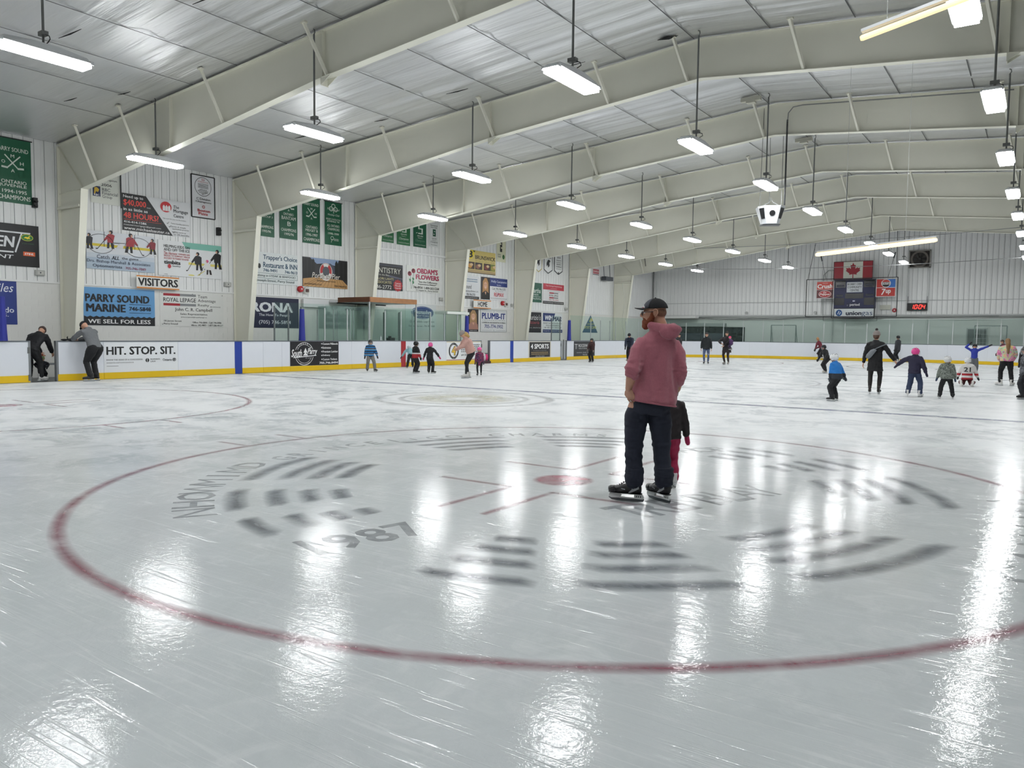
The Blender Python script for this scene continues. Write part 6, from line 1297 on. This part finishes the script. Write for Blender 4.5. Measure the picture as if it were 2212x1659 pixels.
P('child in blue and grey jacket with white helmet and black snow trousers', 19.3, 12.75, 60, 1.10, hs=1.28, lean=.22, top='#2a7fd0', bottom='#1b1c21', puff=1.35, headgear=('helmet', '#e8eaec'), gloves='#3a3f48', skates='#26272a', hands=[(-.02, .12, .44), (.30, -.12, .36)], feet=[(-.16, -.02, .2), (.13, .05, -.4)], crouch=.02,
  mats=dict(top=zband_mat([(0, '#2b3038'), (.50, '#2b3038'), (.60, '#2a7fd0')], 1.1)))
wm = P('woman in black knee coat and grey pompom toque holding a child by the hand', 19.63, 15.95, -5, 1.64, style='coat', top='#17171a', bottom='#24211f', tight=True, puff=1.12, headgear=('toque', '#8c837f', '#3a3436'), hair=('#5a4034', 0), skates='#2a2423', hands=[(-.19, .02, .46), (.30, .06, .53)], elb=[(-1, -.5, 0), (.2, -.5, -1)], head=(-.35, 0), feet=[(-.11, 0, .1), (.11, 0, -.1)])
bg = MB(); bg.loft([(V3(0, 0, -.15), V3(.05, 0, 0), V3(0, .03, 0)), (V3(0, 0, -.08), V3(.07, 0, 0), V3(0, .045, 0)), (V3(.02, 0, .08), V3(.065, 0, 0), V3(0, .045, 0)), (V3(.05, 0, .15), V3(.04, 0, 0), V3(0, .03, 0))], 12)
bo = obj('crossbody_bag', bg, mat('#7d8288', .6), None, smooth=True); tag(bo, 'grey cross-body bag on the back of the woman in the black coat', 'bag')
bo.matrix_world = Matrix.Translation(wm['root'].matrix_basis.translation)@Matrix.Rotation(radians(VIEW(19.63, 15.95)-95), 4, 'Z')@Matrix.Translation((-.11, -.19, 1.10))@Matrix.Rotation(.5, 4, 'Y')
st = MB(); st.tube([(.02, 0, .13), (.13, .02, .30), (.22, .10, .42)], .012, 6); obj('strap', st, mat('#7d8288', .6), bo)
st = MB(); 
P('girl in navy jacket, jeans and pink helmet holding hands with the woman in black', 20.63, 15.6, -15, 1.22, hs=1.2, top='#28263f', bottom='#333f5c', puff=1.25, headgear=('helmet', '#ee4f9d'), cage=True, gloves='#2a2840', skates='#ecebea', hands=[(-.36, .05, .66), (.24, .0, .48)], feet=[(-.14, 0, .25), (.15, 0, -.3)], head=(-.5, 0))
P('child in grey camouflage jacket and white helmet standing with black trousers', 21.38, 15.5, 5, 1.02, hs=1.32, bottom='#17181b', puff=1.35, headgear=('helmet', '#e8e9ea'), gloves='#34425c', skates='#1e1f22', hands=[(-.24, .04, .40), (.2, .04, .42)], feet=[(-.14, 0, .2), (.15, 0, -.2)], mats=dict(top=blotch_mat(['#3d423f', '#6a716a', '#8d958d', '#4a504a', '#a5aba3'], 20)), head=(-.6, 0))
kj = P('child kneeling on the ice in a white hockey jersey with red stripes', 21.38, 22.0, 0, 1.25, hs=1.2, crouch=.30, style='jersey', bottom='#5a1c22', puff=1.3, headgear=('helmet', '#e6e8ea'), cage=True, gloves='#1c1c1f', skates='#e0ddd8', hands=[(-.2, .1, .25), (.24, .08, .22)],
  feet=[(-.18, -.25, .3, .04, 1.35), (.18, -.25, -.3, .04, 1.35)], knees=[(-.1, .12, .05), (.1, .12, .05)], mats=dict(top=zband_mat([(0, '#e4e2e0'), (.20, '#b02a32'), (.27, '#e4e2e0'), (.34, '#b02a32'), (.41, '#e4e2e0')], 1.0)))
S = Sign('jersey_number', 'dark number on the back of the jersey', None, (-.12, -.20, .46), (.24, 0, 0), (0, .0, .16), (0, -1, 0), '#dcd8d4', parent=kj['root'], thick=.003); S.t('21', .1, .9, .05, .95, '#26262a', .04); S.done()
P('child in blue sweater with both arms raised and black gloves', 20.98, 31.2, 185, 1.28, hs=1.15, top='#2b3a9c', bottom='#5f6266', style='sweater', puff=1.0, headgear=('helmet', '#17181b'), gloves='#15161a', skates='#26262a', hands=[(-.42, .08, .98), (.16, .06, 1.02)], elb=[(-1, 0, 0), (1, 0, .2)])
P('woman with long fair hair in a tie-dye sweatshirt and black trousers', 22.4, 23.3, 10, 1.50, w_=1.1, bottom='#16171a', style='sweater', puff=1.25, hair=('#8a6844', 2.6), skates='#e9e7e4', hands=[(-.12, .14, .56), (.14, .14, .56)], feet=[(-.16, .0, .9), (.16, 0, -.7)], mats=dict(top=blotch_mat(['#e9d27a', '#e8a0b8', '#d976a8', '#b9d8b0', '#f0c49a', '#a8cfc0'], 5)))
P('dark-clothed adult close behind the woman with fair hair', 22.95, 24.0, 20, 1.42, top='#1b1c20', bottom='#17181b', puff=1.15, headgear=('toque', '#2a2a2e'), skates='#dad8d4', gloves='#1a1a1c')
P('skater in dark maroon top reaching out behind the tie-dye sweatshirt', 21.7, 41.6, 120, 1.5, top='#4a1c2a', bottom='#1a1a1e', lean=.4, hair=('#3a2a22', 0), skates='#2b2624', hands=[(-.35, .15, .55), (.1, .2, .5)], gloves='#3a1820', feet=[(-.15, .1, .3), (.2, -.1, -.2)])
P('child in dark grey checked jacket and black helmet at the right edge', 23.02, 16.75, 100, 1.30, hs=1.2, bottom='#22242a', puff=1.3, headgear=('helmet', '#1c1d20'), cage=True, gloves='#2a2c30', skates='#1c1c1f', feet=[(-.15, .05, .3), (.15, -.05, -.3)], mats=dict(top=blotch_mat(['#2a2c30', '#4a4d53', '#77797e', '#3a3c41'], 14)))
P('man in dark grey jacket and black helmet standing at the far boards', 15.86, 46.9, 60, 1.62, top='#33363b', bottom='#1b1c20', puff=1.1, headgear=('helmet', '#17181b'), skates='#e0dcd4', gloves='#1a1a1c')
# pink bundle in the far gate
t = thing('winter_bag', 'pink and white bundle lying in the open far gate', 'bag', (-.25, 24.95, 0)); s = MB(); s.ell((0, 0, .30), (.16, .18, .26)); obj('bag_body', s, mat('#d8ccd0', .8, var=.3, scale=12), t, smooth=True); s = MB(); s.ell((.12, .16, .30), (.08, .09, .18)); obj('mitten', s, mat('#e83a80', .7), t, smooth=True)
s = MB(); s.box(-.3, .3, -.3, .3, -.0, .12); obj('mat', s, mat('#3a2226', .8), t)
# ================================================================= THE BEARDED MAN (nearest skater, finest detail)
random.seed(11)
MX, MY = 20.40, -.43
fa = VIEW(MX, MY)+38
man = thing('person', 'bearded man in faded red hooded top, dark jeans and black cap standing in hockey skates', 'person', (MX, MY, 0), radians(fa-90), 'people skating')
# local frame: +Y where the chest faces, +X his right
def vsz(mb, pts, rad, **k): mb.tube(pts, rad, 16, **k)
pel = V3(0, .0, .93)
JE = mat('#1c2130', .8, var=.18, scale=7, bump=.35, bscale=35)
# feet : his left foot turned far out to image left, right foot ahead
A = radians(fa-90)
def loc(px, py):  # world offset (relative to man's origin) to local
    return V3(px*cos(-A)-py*sin(-A), px*sin(-A)+py*cos(-A), 0)
rtv, vwv = V3(.91, .41, 0), V3(-.41, .91, 0)
def sv(a, d, z):  # a: metres to the right as seen by the spectators, d: metres away
    q = rtv*a+vwv*d; q = loc(q.x, q.y); q.z = z; return q
fL, fR = sv(-.115, -.04, 0), sv(.165, .03, 0)
rtv_ = lambda a, d: sv(a, d, 0)
aL, aR = fL+V3(0, 0, .17)+rtv_(.03, -.006), fR+V3(0, 0, .17)+rtv_(.018, -.022)
hL, hR = sv(-.075, 0, .86), sv(.125, .02, .86); kL, kR = sv(-.095, -.03, .50), sv(.155, .05, .50)
# body under the clothes (one continuous surface)
sp0, ch, nk = sv(.03, 0, .93), sv(.09, 0, 1.36), sv(.125, .02, 1.55)
shL, shR = sv(-.045, -.045, 1.45), sv(.25, .06, 1.43); eL, eR = sv(-.115, -.15, 1.20), sv(.305, .02, 1.20); wL, wR = sv(-.150, -.115, 1.03), sv(.285, .14, 1.02)
acr = (shR-shL).normalized(); fwd = V3(0, 0, 1).cross(acr).normalized()
HD = sv(.055, .03, 1.715)      # head centre
hf = loc(*( -rtv*1.0-vwv*.03).to_2d()).normalized(); hu = V3(0, 0, 1); hr = hf.cross(hu).normalized(); hf2 = (hf*cos(-.04)+hu*sin(-.04)).normalized(); hup = hr.cross(hf2); HM = Matrix((hr, hf2, hup)).transposed()
hh = .122
R_ = lambda a, b, c: HD+hr*a*hh+hf2*b*hh+hup*c*hh
b_ = MB()
b_.loft([(sp0-hu*.06, acr*.14, fwd*.10), (sp0+hu*.05, acr*.15, fwd*.11), (sp0.lerp(ch, .5), acr*.14, fwd*.10), (ch, acr*.17, fwd*.11), (nk-hu*.09, acr*.14, fwd*.08), (nk-hu*.02, acr*.075, fwd*.065)], 18)
b_.tube([nk-hu*.05, nk+hu*.02, HD-hu*.05-hf2*.03], [.074, .068, .068], 16)
b_.ell(R_(0, -.12, .12), (hh*.66, hh*.82, hh*.86), HM, 20, 13); b_.ell(R_(0, .18, -.30), (hh*.55, hh*.60, hh*.62), HM, 18, 11); b_.ell(R_(0, .40, .0), (hh*.50, hh*.36, hh*.42), HM, 14, 9)
b_.loft([(R_(0, .70, .10), hr*hh*.08, hup*hh*.08), (R_(0, .90, -.06), hr*hh*.11, hup*hh*.10), (R_(0, 1.02, -.16), hr*hh*.11, hup*hh*.08), (R_(0, .84, -.26), hr*hh*.15, hup*hh*.05)], 10)  # nose
b_.ell(R_(0, .66, .10), (hh*.42, hh*.12, hh*.10), HM, 12, 7)  # brow
b_.ell(R_(0, .68, -.42), (hh*.22, hh*.10, hh*.07), HM, 10, 7); b_.ell(R_(0, .66, -.53), (hh*.2, hh*.10, hh*.07), HM, 10, 7)  # lips
for s_ in (-1, 1):
    b_.ell(R_(s_*.70, -.10, -.02), (hh*.12, hh*.18, hh*.27), HM, 12, 9)
for sh_, e_, w__ in ((shL, eL, wL), (shR, eR, wR)):
    b_.tube([sh_, e_, e_.lerp(w__, .3), w__], [.040, .042, .050, .030], 14, round_ends=True)
for h_, k_, a_ in ((hL, kL, aL), (hR, kR, aR)): b_.tube([h_, k_, a_], [.085, .06, .045], 12, round_ends=True)
ex = MB()
# his left hand: thumb hooked, fingers curled into the pocket
hand(ex, wL, sv(.03, .03, -.10), sv(.5, .8, .0), 1.08, .42, thumb=-1)
hand(ex, wR, sv(-.10, .06, -.14)-sv(0, 0, 0), sv(-.6, .0, .2)-sv(0, 0, 0), 1.05, .5, thumb=-1)
MSK = mat('#b98a72', .5, var=.12, scale=22, bump=.12, bscale=120)
remesh('body', b_, MSK, man, .0085, 2, extra=ex)
e_ = MB()
for s_ in (-1, 1): e_.ell(R_(s_*.30, .64, .04), hh*.085, HM, 10, 7)
obj('eyes', e_, mat('#e6e0da', .3, var=0), man, smooth=True); e_ = MB()
for s_ in (-1, 1): e_.ell(R_(s_*.30, .71, .04), hh*.04, HM, 8, 6)
obj('pupils', e_, mat('#3a4a50', .3, var=0), man)
e_ = MB()
for s_ in (-1, 1): e_.tube([R_(s_*.78, .04, .16), R_(s_*.82, -.10, .25), R_(s_*.84, -.26, .16), R_(s_*.84, -.28, -.04), R_(s_*.80, -.18, -.22), R_(s_*.78, -.04, -.30)], hh*.045, 8)
obj('ear_rim', e_, MSK, man, smooth=True)
# beard
be_ = MB(); BRD = mat('#7d3d1f', .8, var=.35, scale=60, bump=.8, bscale=160)
be_.ell(R_(0, .46, -.70), (hh*.42, hh*.40, hh*.40), HM, 16, 11); be_.ell(R_(0, .58, -.92), (hh*.30, hh*.30, hh*.30), HM, 14, 9)
for s_ in (-1, 1): be_.tube([R_(s_*.60, .10, .05), R_(s_*.60, .12, -.30), R_(s_*.48, .28, -.65), R_(s_*.2, .5, -.8)], [hh*.10, hh*.20, hh*.26, hh*.3], 12, round_ends=True); be_.tube([R_(s_*.05, .76, -.33), R_(s_*.26, .66, -.42), R_(s_*.34, .52, -.62)], [hh*.06, hh*.08, hh*.12], 8, round_ends=True)
remesh('beard', be_, BRD, man, .007, 1, disp=lambda c: .004*noise.noise(c*90)+.0022*noise.noise(c*190))
hb_ = MB(); hb_.ell(R_(0, -.28, .02), (hh*.69, hh*.68, hh*.52), HM, 18, 11); remesh('hair', hb_, mat('#7f5c48', .8, var=.3, scale=70, bump=.5, bscale=150), man, .009, 1)
# cap
cp = MB(); cp.ell(R_(0, -.16, .22), (hh*.80, hh*.92, hh*.86), HM, 28, 12, .12, pi/2); obj('cap', cp, mat('#17181a', .85, bump=.5, bscale=220), man, smooth=True)
fp = MB(); pts_ = []
secs = []
for j in range(9):
    t_ = .16+(1.10)*j/8; k_ = cos(t_)
    secs.append([R_(.815*sin(a)*k_, -.16+.935*cos(a)*k_, .22+.875*sin(t_)) for a in [-.95+1.9*i/12 for i in range(13)]])
for r_ in secs: fp.v += [tuple(q) for q in r_]
for j in range(8):
    for i in range(12): fp.f.append((j*13+i, j*13+i+1, (j+1)*13+i+1, (j+1)*13+i))
obj('front_panel', fp, mat('#4d4f58', .85, bump=.4, bscale=200), man, smooth=True)
bi = MB(); V = []; n_ = 14
for lay in (0, .035):
    for j in range(6):
        for i in range(n_+1):
            a = -1.0+2.0*i/n_; rr = 1+j/5*.62; V.append(R_(.78*sin(a)*(1+.03*j), -.16+.88*cos(a)+j/5*.66*cos(a*.8), .36+lay+.03*j/5-.20*(sin(a)**2)*(j/5)))
for lay in (0, 1):
    o_ = lay*6*(n_+1)
    for j in range(5):
        for i in range(n_): bi.f.append((o_+j*(n_+1)+i, o_+j*(n_+1)+i+1, o_+(j+1)*(n_+1)+i+1, o_+(j+1)*(n_+1)+i))
for i in range(n_): a_ = 5*(n_+1)+i; bi.f.append((a_, a_+1, a_+1+6*(n_+1), a_+6*(n_+1)))
bi.v = [tuple(v) for v in V]; obj('cap_bill', bi, mat('#16171b', .8, bump=.3, bscale=150), man, smooth=True)
bd = MB()
for u0, v0, hh2 in ((0, 0, 1),):
    c = R_(-.40, .70, .42); uu = (R_(-.25, .76, .42)-R_(-.55, .60, .42)).normalized(); vv = hup; nn = uu.cross(vv).normalized()
    if nn.dot(c-HD) < 0: nn = -nn
    c = R_(-.42, .68, .44)+nn*.008
    bd.loft([(c, uu*.024, vv*.015), (c+nn*.004, uu*.023, vv*.014)], 18); obj('cap_badge', bd, mat('#e2e0e0', .5, var=0), man)
    b2 = MB(); b2.loft([(c-vv*.008+nn*.004, uu*.020, vv*.006), (c-vv*.008+nn*.006, uu*.019, vv*.005)], 14); obj('badge_stripe', b2, mat('#a8323c', .5, var=0), man)
bt = MB(); bt.ell(R_(0, -.16, 1.08), hh*.07, HM, 8, 6); obj('cap_button', bt, BLACK, man)
# spectacles
gl = MB(); FRM = mat('#1c2430', .3, var=0)
for s_ in (-1, 1):
    cc = [R_(s_*.32+.22*cos(a)*1.0, .84-.05*abs(s_*.32+.22*cos(a)), .0+.16*sin(a)) for a in [2*pi*i/16 for i in range(17)]]; gl.tube(cc, .0026, 6); gl.tube([R_(s_*.54, .80, .06), R_(s_*.68, .55, .07), R_(s_*.72, -.1, .06), R_(s_*.70, -.22, -.04)], .003, 6)
gl.tube([R_(-.10, .86, .03), R_(0, .9, .05), R_(.10, .86, .03)], .0026, 6); obj('spectacles', gl, FRM, man, smooth=True)
ln = MB()
for s_ in (-1, 1): ln.loft([(R_(s_*.32, .83, 0), hr*hh*.21, hup*hh*.15), (R_(s_*.32, .835, 0), hr*hh*.21, hup*hh*.15)], 16)
LN = bpy.data.materials.new('spectacle_lens'); LN.use_nodes = True; nt = LN.node_tree; nt.nodes.remove(nt.nodes['Principled BSDF']); t1 = nt.nodes.new('ShaderNodeBsdfTransparent'); t2 = nt.nodes.new('ShaderNodeBsdfGlossy'); t2.inputs['Roughness'].default_value = .05; mx = nt.nodes.new('ShaderNodeMixShader'); mx.inputs[0].default_value = .12
nt.links.new(t1.outputs[0], mx.inputs[1]); nt.links.new(t2.outputs[0], mx.inputs[2]); nt.links.new(mx.outputs[0], nt.nodes['Material Output'].inputs['Surface']); obj('lens', ln, LN, man)
# ---- hooded top
tp = MB(); Z = lambda z: V3(0, 0, z)
def sec(a, z, w1, d1, dd=0, tilt=0): return (sv(a, dd, z), acr*w1+V3(0, 0, tilt), fwd*d1)
tp.loft([sec(.075, .905, .206, .162, 0, -.016), sec(.08, .96, .208, .162, 0, -.014), sec(.088, 1.06, .196, .148), sec(.09, 1.18, .186, .138), sec(.092, 1.30, .188, .135), sec(.10, 1.40, .192, .13), sec(.105, 1.46, .178, .112), sec(.112, 1.50, .145, .098), sec(.12, 1.545, .10, .085), sec(.125, 1.60, .08, .075)], 24)
for sh_, e_, w__, sg in ((shL, eL, wL, 1), (shR, eR, wR, -1)):
    cf = e_.lerp(w__, .18 if sg == 1 else .55)
    tp.tube([sh_+acr*sg*.07-hu*.02, sh_+acr*sg*.012-hu*.022, sh_.lerp(e_, .35), sh_.lerp(e_, .75), e_, cf], [.074, .080, .079, .073, .070, .060], 18, round_ends=True)
# hood lying at the nape and round the neck
ncx = sv(.125, .02, 1.595)
tp.tube([ncx+fwd*.085-hu*.02, ncx+fwd*.05-acr*.085-hu*.0, ncx-fwd*.03-acr*.11+hu*.0, ncx-fwd*.10-acr*.04-hu*.02, ncx-fwd*.10+acr*.05-hu*.02, ncx-fwd*.02+acr*.11-hu*.0, ncx+fwd*.05+acr*.085-hu*.0, ncx+fwd*.085-hu*.02], [.026, .032, .036, .044, .046, .040, .032, .026], 12)
tp.ell(ncx-fwd*.125+acr*.065-hu*.02, (.085, .05, .045), Matrix((acr, fwd, hu)).transposed(), 16, 9); tp.ell(ncx-fwd*.135+acr*.03-hu*.055, (.095, .035, .06), Matrix((acr, fwd, hu)).transposed(), 16, 9)
def folds(c):
    t = c.dot(acr); z = c.z
    f_ = 0
    if z < 1.45: f_ += .015*noise.noise(Vector((t*19+z*2.5, c.dot(fwd)*9, z*2.6)))*min(1, max(.2, (1.5-z)*2.5))
    if .95 < z < 1.42: f_ += .007*sin(t*52+z*4+5*noise.noise(Vector((t*4, z*3, 2))))*min(1, (z-.95)*6, (1.42-z)*6)
    if z < 1.02: f_ += .006*noise.noise(Vector((t*8, 4, z*22)))
    for e_, w__ in ((eL, wL), (eR, wR)):      # bunched sleeves at the elbow
        d_ = (c-e_).length
        if d_ < .15: f_ += .020*(1-d_/.15)*noise.noise(Vector((c.x*9+c.z*14, c.y*9, c.z*42)))
    return f_+.0025*noise.noise(c*32)
TOP = mat('#aa6571', .9, var=.16, scale=95, bump=.25, bscale=260, sheen=.2)
remesh('hooded_top', tp, TOP, man, .0095, 2, disp=folds)
sm = MB(); pts_ = []
for i in range(33):
    a = 2*pi*i/32; pts_.append(sv(.075, 0, .903)+acr*.203*cos(a)+fwd*.159*sin(a)+V3(0, 0, -.016*cos(a)))
sm.tube(pts_, .0085, 6); obj('hem', sm, mat('#a3606c', .9), man, smooth=True)
cu = MB(); c0 = eL.lerp(wL, .20); dd = (wL-eL).normalized(); cu.tube([c0-dd*.012, c0+dd*.02], [.066, .060], 18); obj('cuff', cu, TOP, man, smooth=True)
# ring on the finger
rg = MB(); q = wL+(sv(.03, .03, -.10)).normalized()*.115+sv(-.01, -.02, 0); rg.ell(q, .007, None, 8, 6); obj('finger_ring', rg, mat('#d8d8d8', .2, metal=1, var=0), man)
# ---- jeans
jn = MB()
jn.loft([sec(.045, .80, .155, .125), sec(.055, .86, .178, .14), sec(.07, .93, .182, .132), sec(.085, 1.0, .172, .12), sec(.09, 1.04, .165, .11)], 22)
for h_, k_, a_, bd_ in ((hL, kL, aL, -1), (hR, kR, aR, 1)):
    jn.tube([h_-hu*.06, h_.lerp(k_, .35), k_+hu*.05, k_-hu*.04, k_.lerp(a_, .55), a_+hu*.07, a_+hu*.01], [.105, .105, .088, .080, .078, .084, .078], 18, round_ends=True)
def jf(c):
    z = c.z; f_ = .004*noise.noise(Vector((c.x*20, c.y*20, z*9)))
    for zz, am, w__ in ((.50, .011, .07), (.36, .006, .06), (.24, .011, .06), (.72, .006, .08)): f_ += am*math.exp(-((z-zz)/w__)**2)*1.8*noise.noise(Vector((c.x*5+z*3, c.y*5, z*30)))
    return f_
remesh('jeans', jn, JE, man, .0095, 2, disp=jf)
pk = MB()
for a in (-.02, .15):
    base = [sv(a+x_*.055, -.13, z) for x_, z in ((-1, .90), (1, .90), (1, .78), (0, .75), (-1, .78))]
# rolled stiff cuffs flaring over the boots
for a_, n_ in ((aL, 1), (aR, 2)):
    jc = MB(); jc.tube([a_+hu*.15, a_+hu*.135, a_+hu*.05, a_-hu*.015], [.074, .084, .086, .078], 18); o = remesh('trouser_cuff', jc, JE, man, .009, 1, disp=lambda c: .009*noise.noise(Vector((c.x*9, c.y*9, c.z*30))))
# ---- detailed hockey skates
def big_skate(p, yaw):
    bt_ = MB()
    bt_.loft([(V3(0, y, z), V3(w_, 0, 0), V3(0, 0, h)) for y, z, w_, h in ((-.098, .115, .022, .03), (-.088, .125, .037, .048), (-.05, .125, .041, .052), (0, .122, .042, .05), (.06, .115, .045, .045), (.11, .108, .049, .038), (.155, .104, .047, .034), (.185, .102, .036, .031), (.20, .10, .018, .022))], 20)
    bt_.loft([(V3(0, y, z), V3(w_, 0, 0), V3(0, l, -.012)) for y, z, w_, l in ((-.015, .11, .038, .075), (-.022, .15, .040, .070), (-.03, .18, .044, .066), (-.032, .205, .046, .064))], 20)
    o = obj('skate', bt_, mat('#1b1a1d', .32, var=.1, bump=.2, bscale=90), man, smooth=True); o.location = p; o.rotation_euler = (0, 0, yaw)
    t_ = MB(); t_.loft([(V3(0, y, .104), V3(w_, 0, 0), V3(0, 0, h)) for y, w_, h in ((.125, .0505, .036), (.16, .049, .036), (.19, .037, .033), (.206, .016, .022))], 18); obj('toe_cap', t_, mat('#232327', .15, var=0), o, smooth=True)
    t_ = MB(); t_.loft([(V3(0, y, .078), V3(w_, 0, 0), V3(0, 0, .006)) for y, w_ in ((-.105, .018), (-.095, .036), (0, .034), (.1, .047), (.18, .038), (.203, .014))], 14); obj('outsole', t_, mat('#111113', .4, var=0), o)
    t_ = MB()
    for s_ in (-1, 1):
        t_.prism([(s_*.0435, -.085, .15), (s_*.0435, -.02, .118), (s_*.0435, .01, .09), (s_*.0435, -.005, .086), (s_*.0435, -.05, .108), (s_*.0435, -.088, .13)], (s_*.003, 0, 0)); t_.prism([(s_*.0475, .04, .12), (s_*.0475, .075, .125), (s_*.0475, .075, .118), (s_*.0475, .04, .112)], (s_*.003, 0, 0))
        for k in range(3): t_.prism([(s_*.046, -.07+.02*k, .16-.012*k), (s_*.046, -.062+.02*k, .162-.012*k), (s_*.046, -.062+.02*k, .145-.012*k), (s_*.046, -.07+.02*k, .143-.012*k)], (s_*.003, 0, 0))
    obj('side_stripe', t_, mat('#8f9194', .3, var=0), o)
    t_ = MB()
    for k in range(7):
        y = .12-.019*k; z = .138+.010*k+.0007*k*k; t_.tube([(-.026, y, z-.006), (0, y+.006, z+.006), (.026, y, z-.006)], .0034, 6); t_.tube([(-.026, y, z-.006), (.026, y-.019, z+.008)], .003, 5)
    obj('laces', t_, mat('#2e2e31', .8, var=0), o)
    # open holder: two towers joined by a bridge with an oval opening between them
    t_ = MB(); W2 = .011
    prof_o = [(-.125, .045), (-.118, .027), (.17, .022), (.198, .032), (.20, .046), (.188, .072), (-.105, .072), (-.118, .06)]
    opn = [(.055*cos(a)+.025, .012*sin(a)+.052) for a in [2*pi*i/20 for i in range(20)]]
    bm2 = bmesh.new()
    def ringv(pts, xx): return [bm2.verts.new((xx, y, z)) for y, z in pts]
    for xx in (-W2*.8, W2*.8):
        pass
    bm2.free()
    # built from strips so that the opening is real
    t_.prism([(-W2, -.108, .073), (-W2, -.125, .047), (-W2, -.118, .030), (-W2, -.045, .030), (-W2, -.034, .052), (-W2, -.038, .073)], (2*W2, 0, 0))
    t_.prism([(-W2, .088, .073), (-W2, .086, .052), (-W2, .098, .030), (-W2, .175, .026), (-W2, .20, .034), (-W2, .20, .05), (-W2, .188, .073)], (2*W2, 0, 0))
    t_.prism([(-W2*.8, -.05, .040), (-W2*.8, -.05, .029), (-W2*.8, .10, .027), (-W2*.8, .10, .040)], (1.6*W2, 0, 0)); t_.prism([(-W2*.8, -.04, .074), (-W2*.8, -.04, .066), (-W2*.8, .09, .066), (-W2*.8, .09, .074)], (1.6*W2, 0, 0))
    obj('blade_holder', t_, mat('#d3d5d4', .3, var=.02), o)
    t_ = MB()
    for y in (-.10, -.08, -.062): t_.box(-W2-.0008, W2+.0008, y, y+.008, .044, .060)
    obj('holder_slot', t_, mat('#3a3c3e', .5, var=0), o)
    t_ = MB(); t_.prism([(-.002, -.128, .028), (-.002, -.116, .004), (-.002, -.05, .0005), (-.002, .12, .0), (-.002, .175, .005), (-.002, .205, .026), (-.002, .20, .032), (-.002, -.12, .034)], (.004, 0, 0)); obj('blade', t_, mat('#6f7477', .22, metal=.9, var=0), o)
    return o
yl = (loc(*((-rtv*.97+vwv*.22).to_2d()))); yr = loc(*((-rtv*.62+vwv*.78).to_2d()))
big_skate(fL+V3(0, 0, 0), atan2(-yl.x, yl.y)); big_skate(fR, atan2(-yr.x, yr.y))
bk_ = MB(); bk_.box(-.01, .01, -.02, .02, -.02, .02)
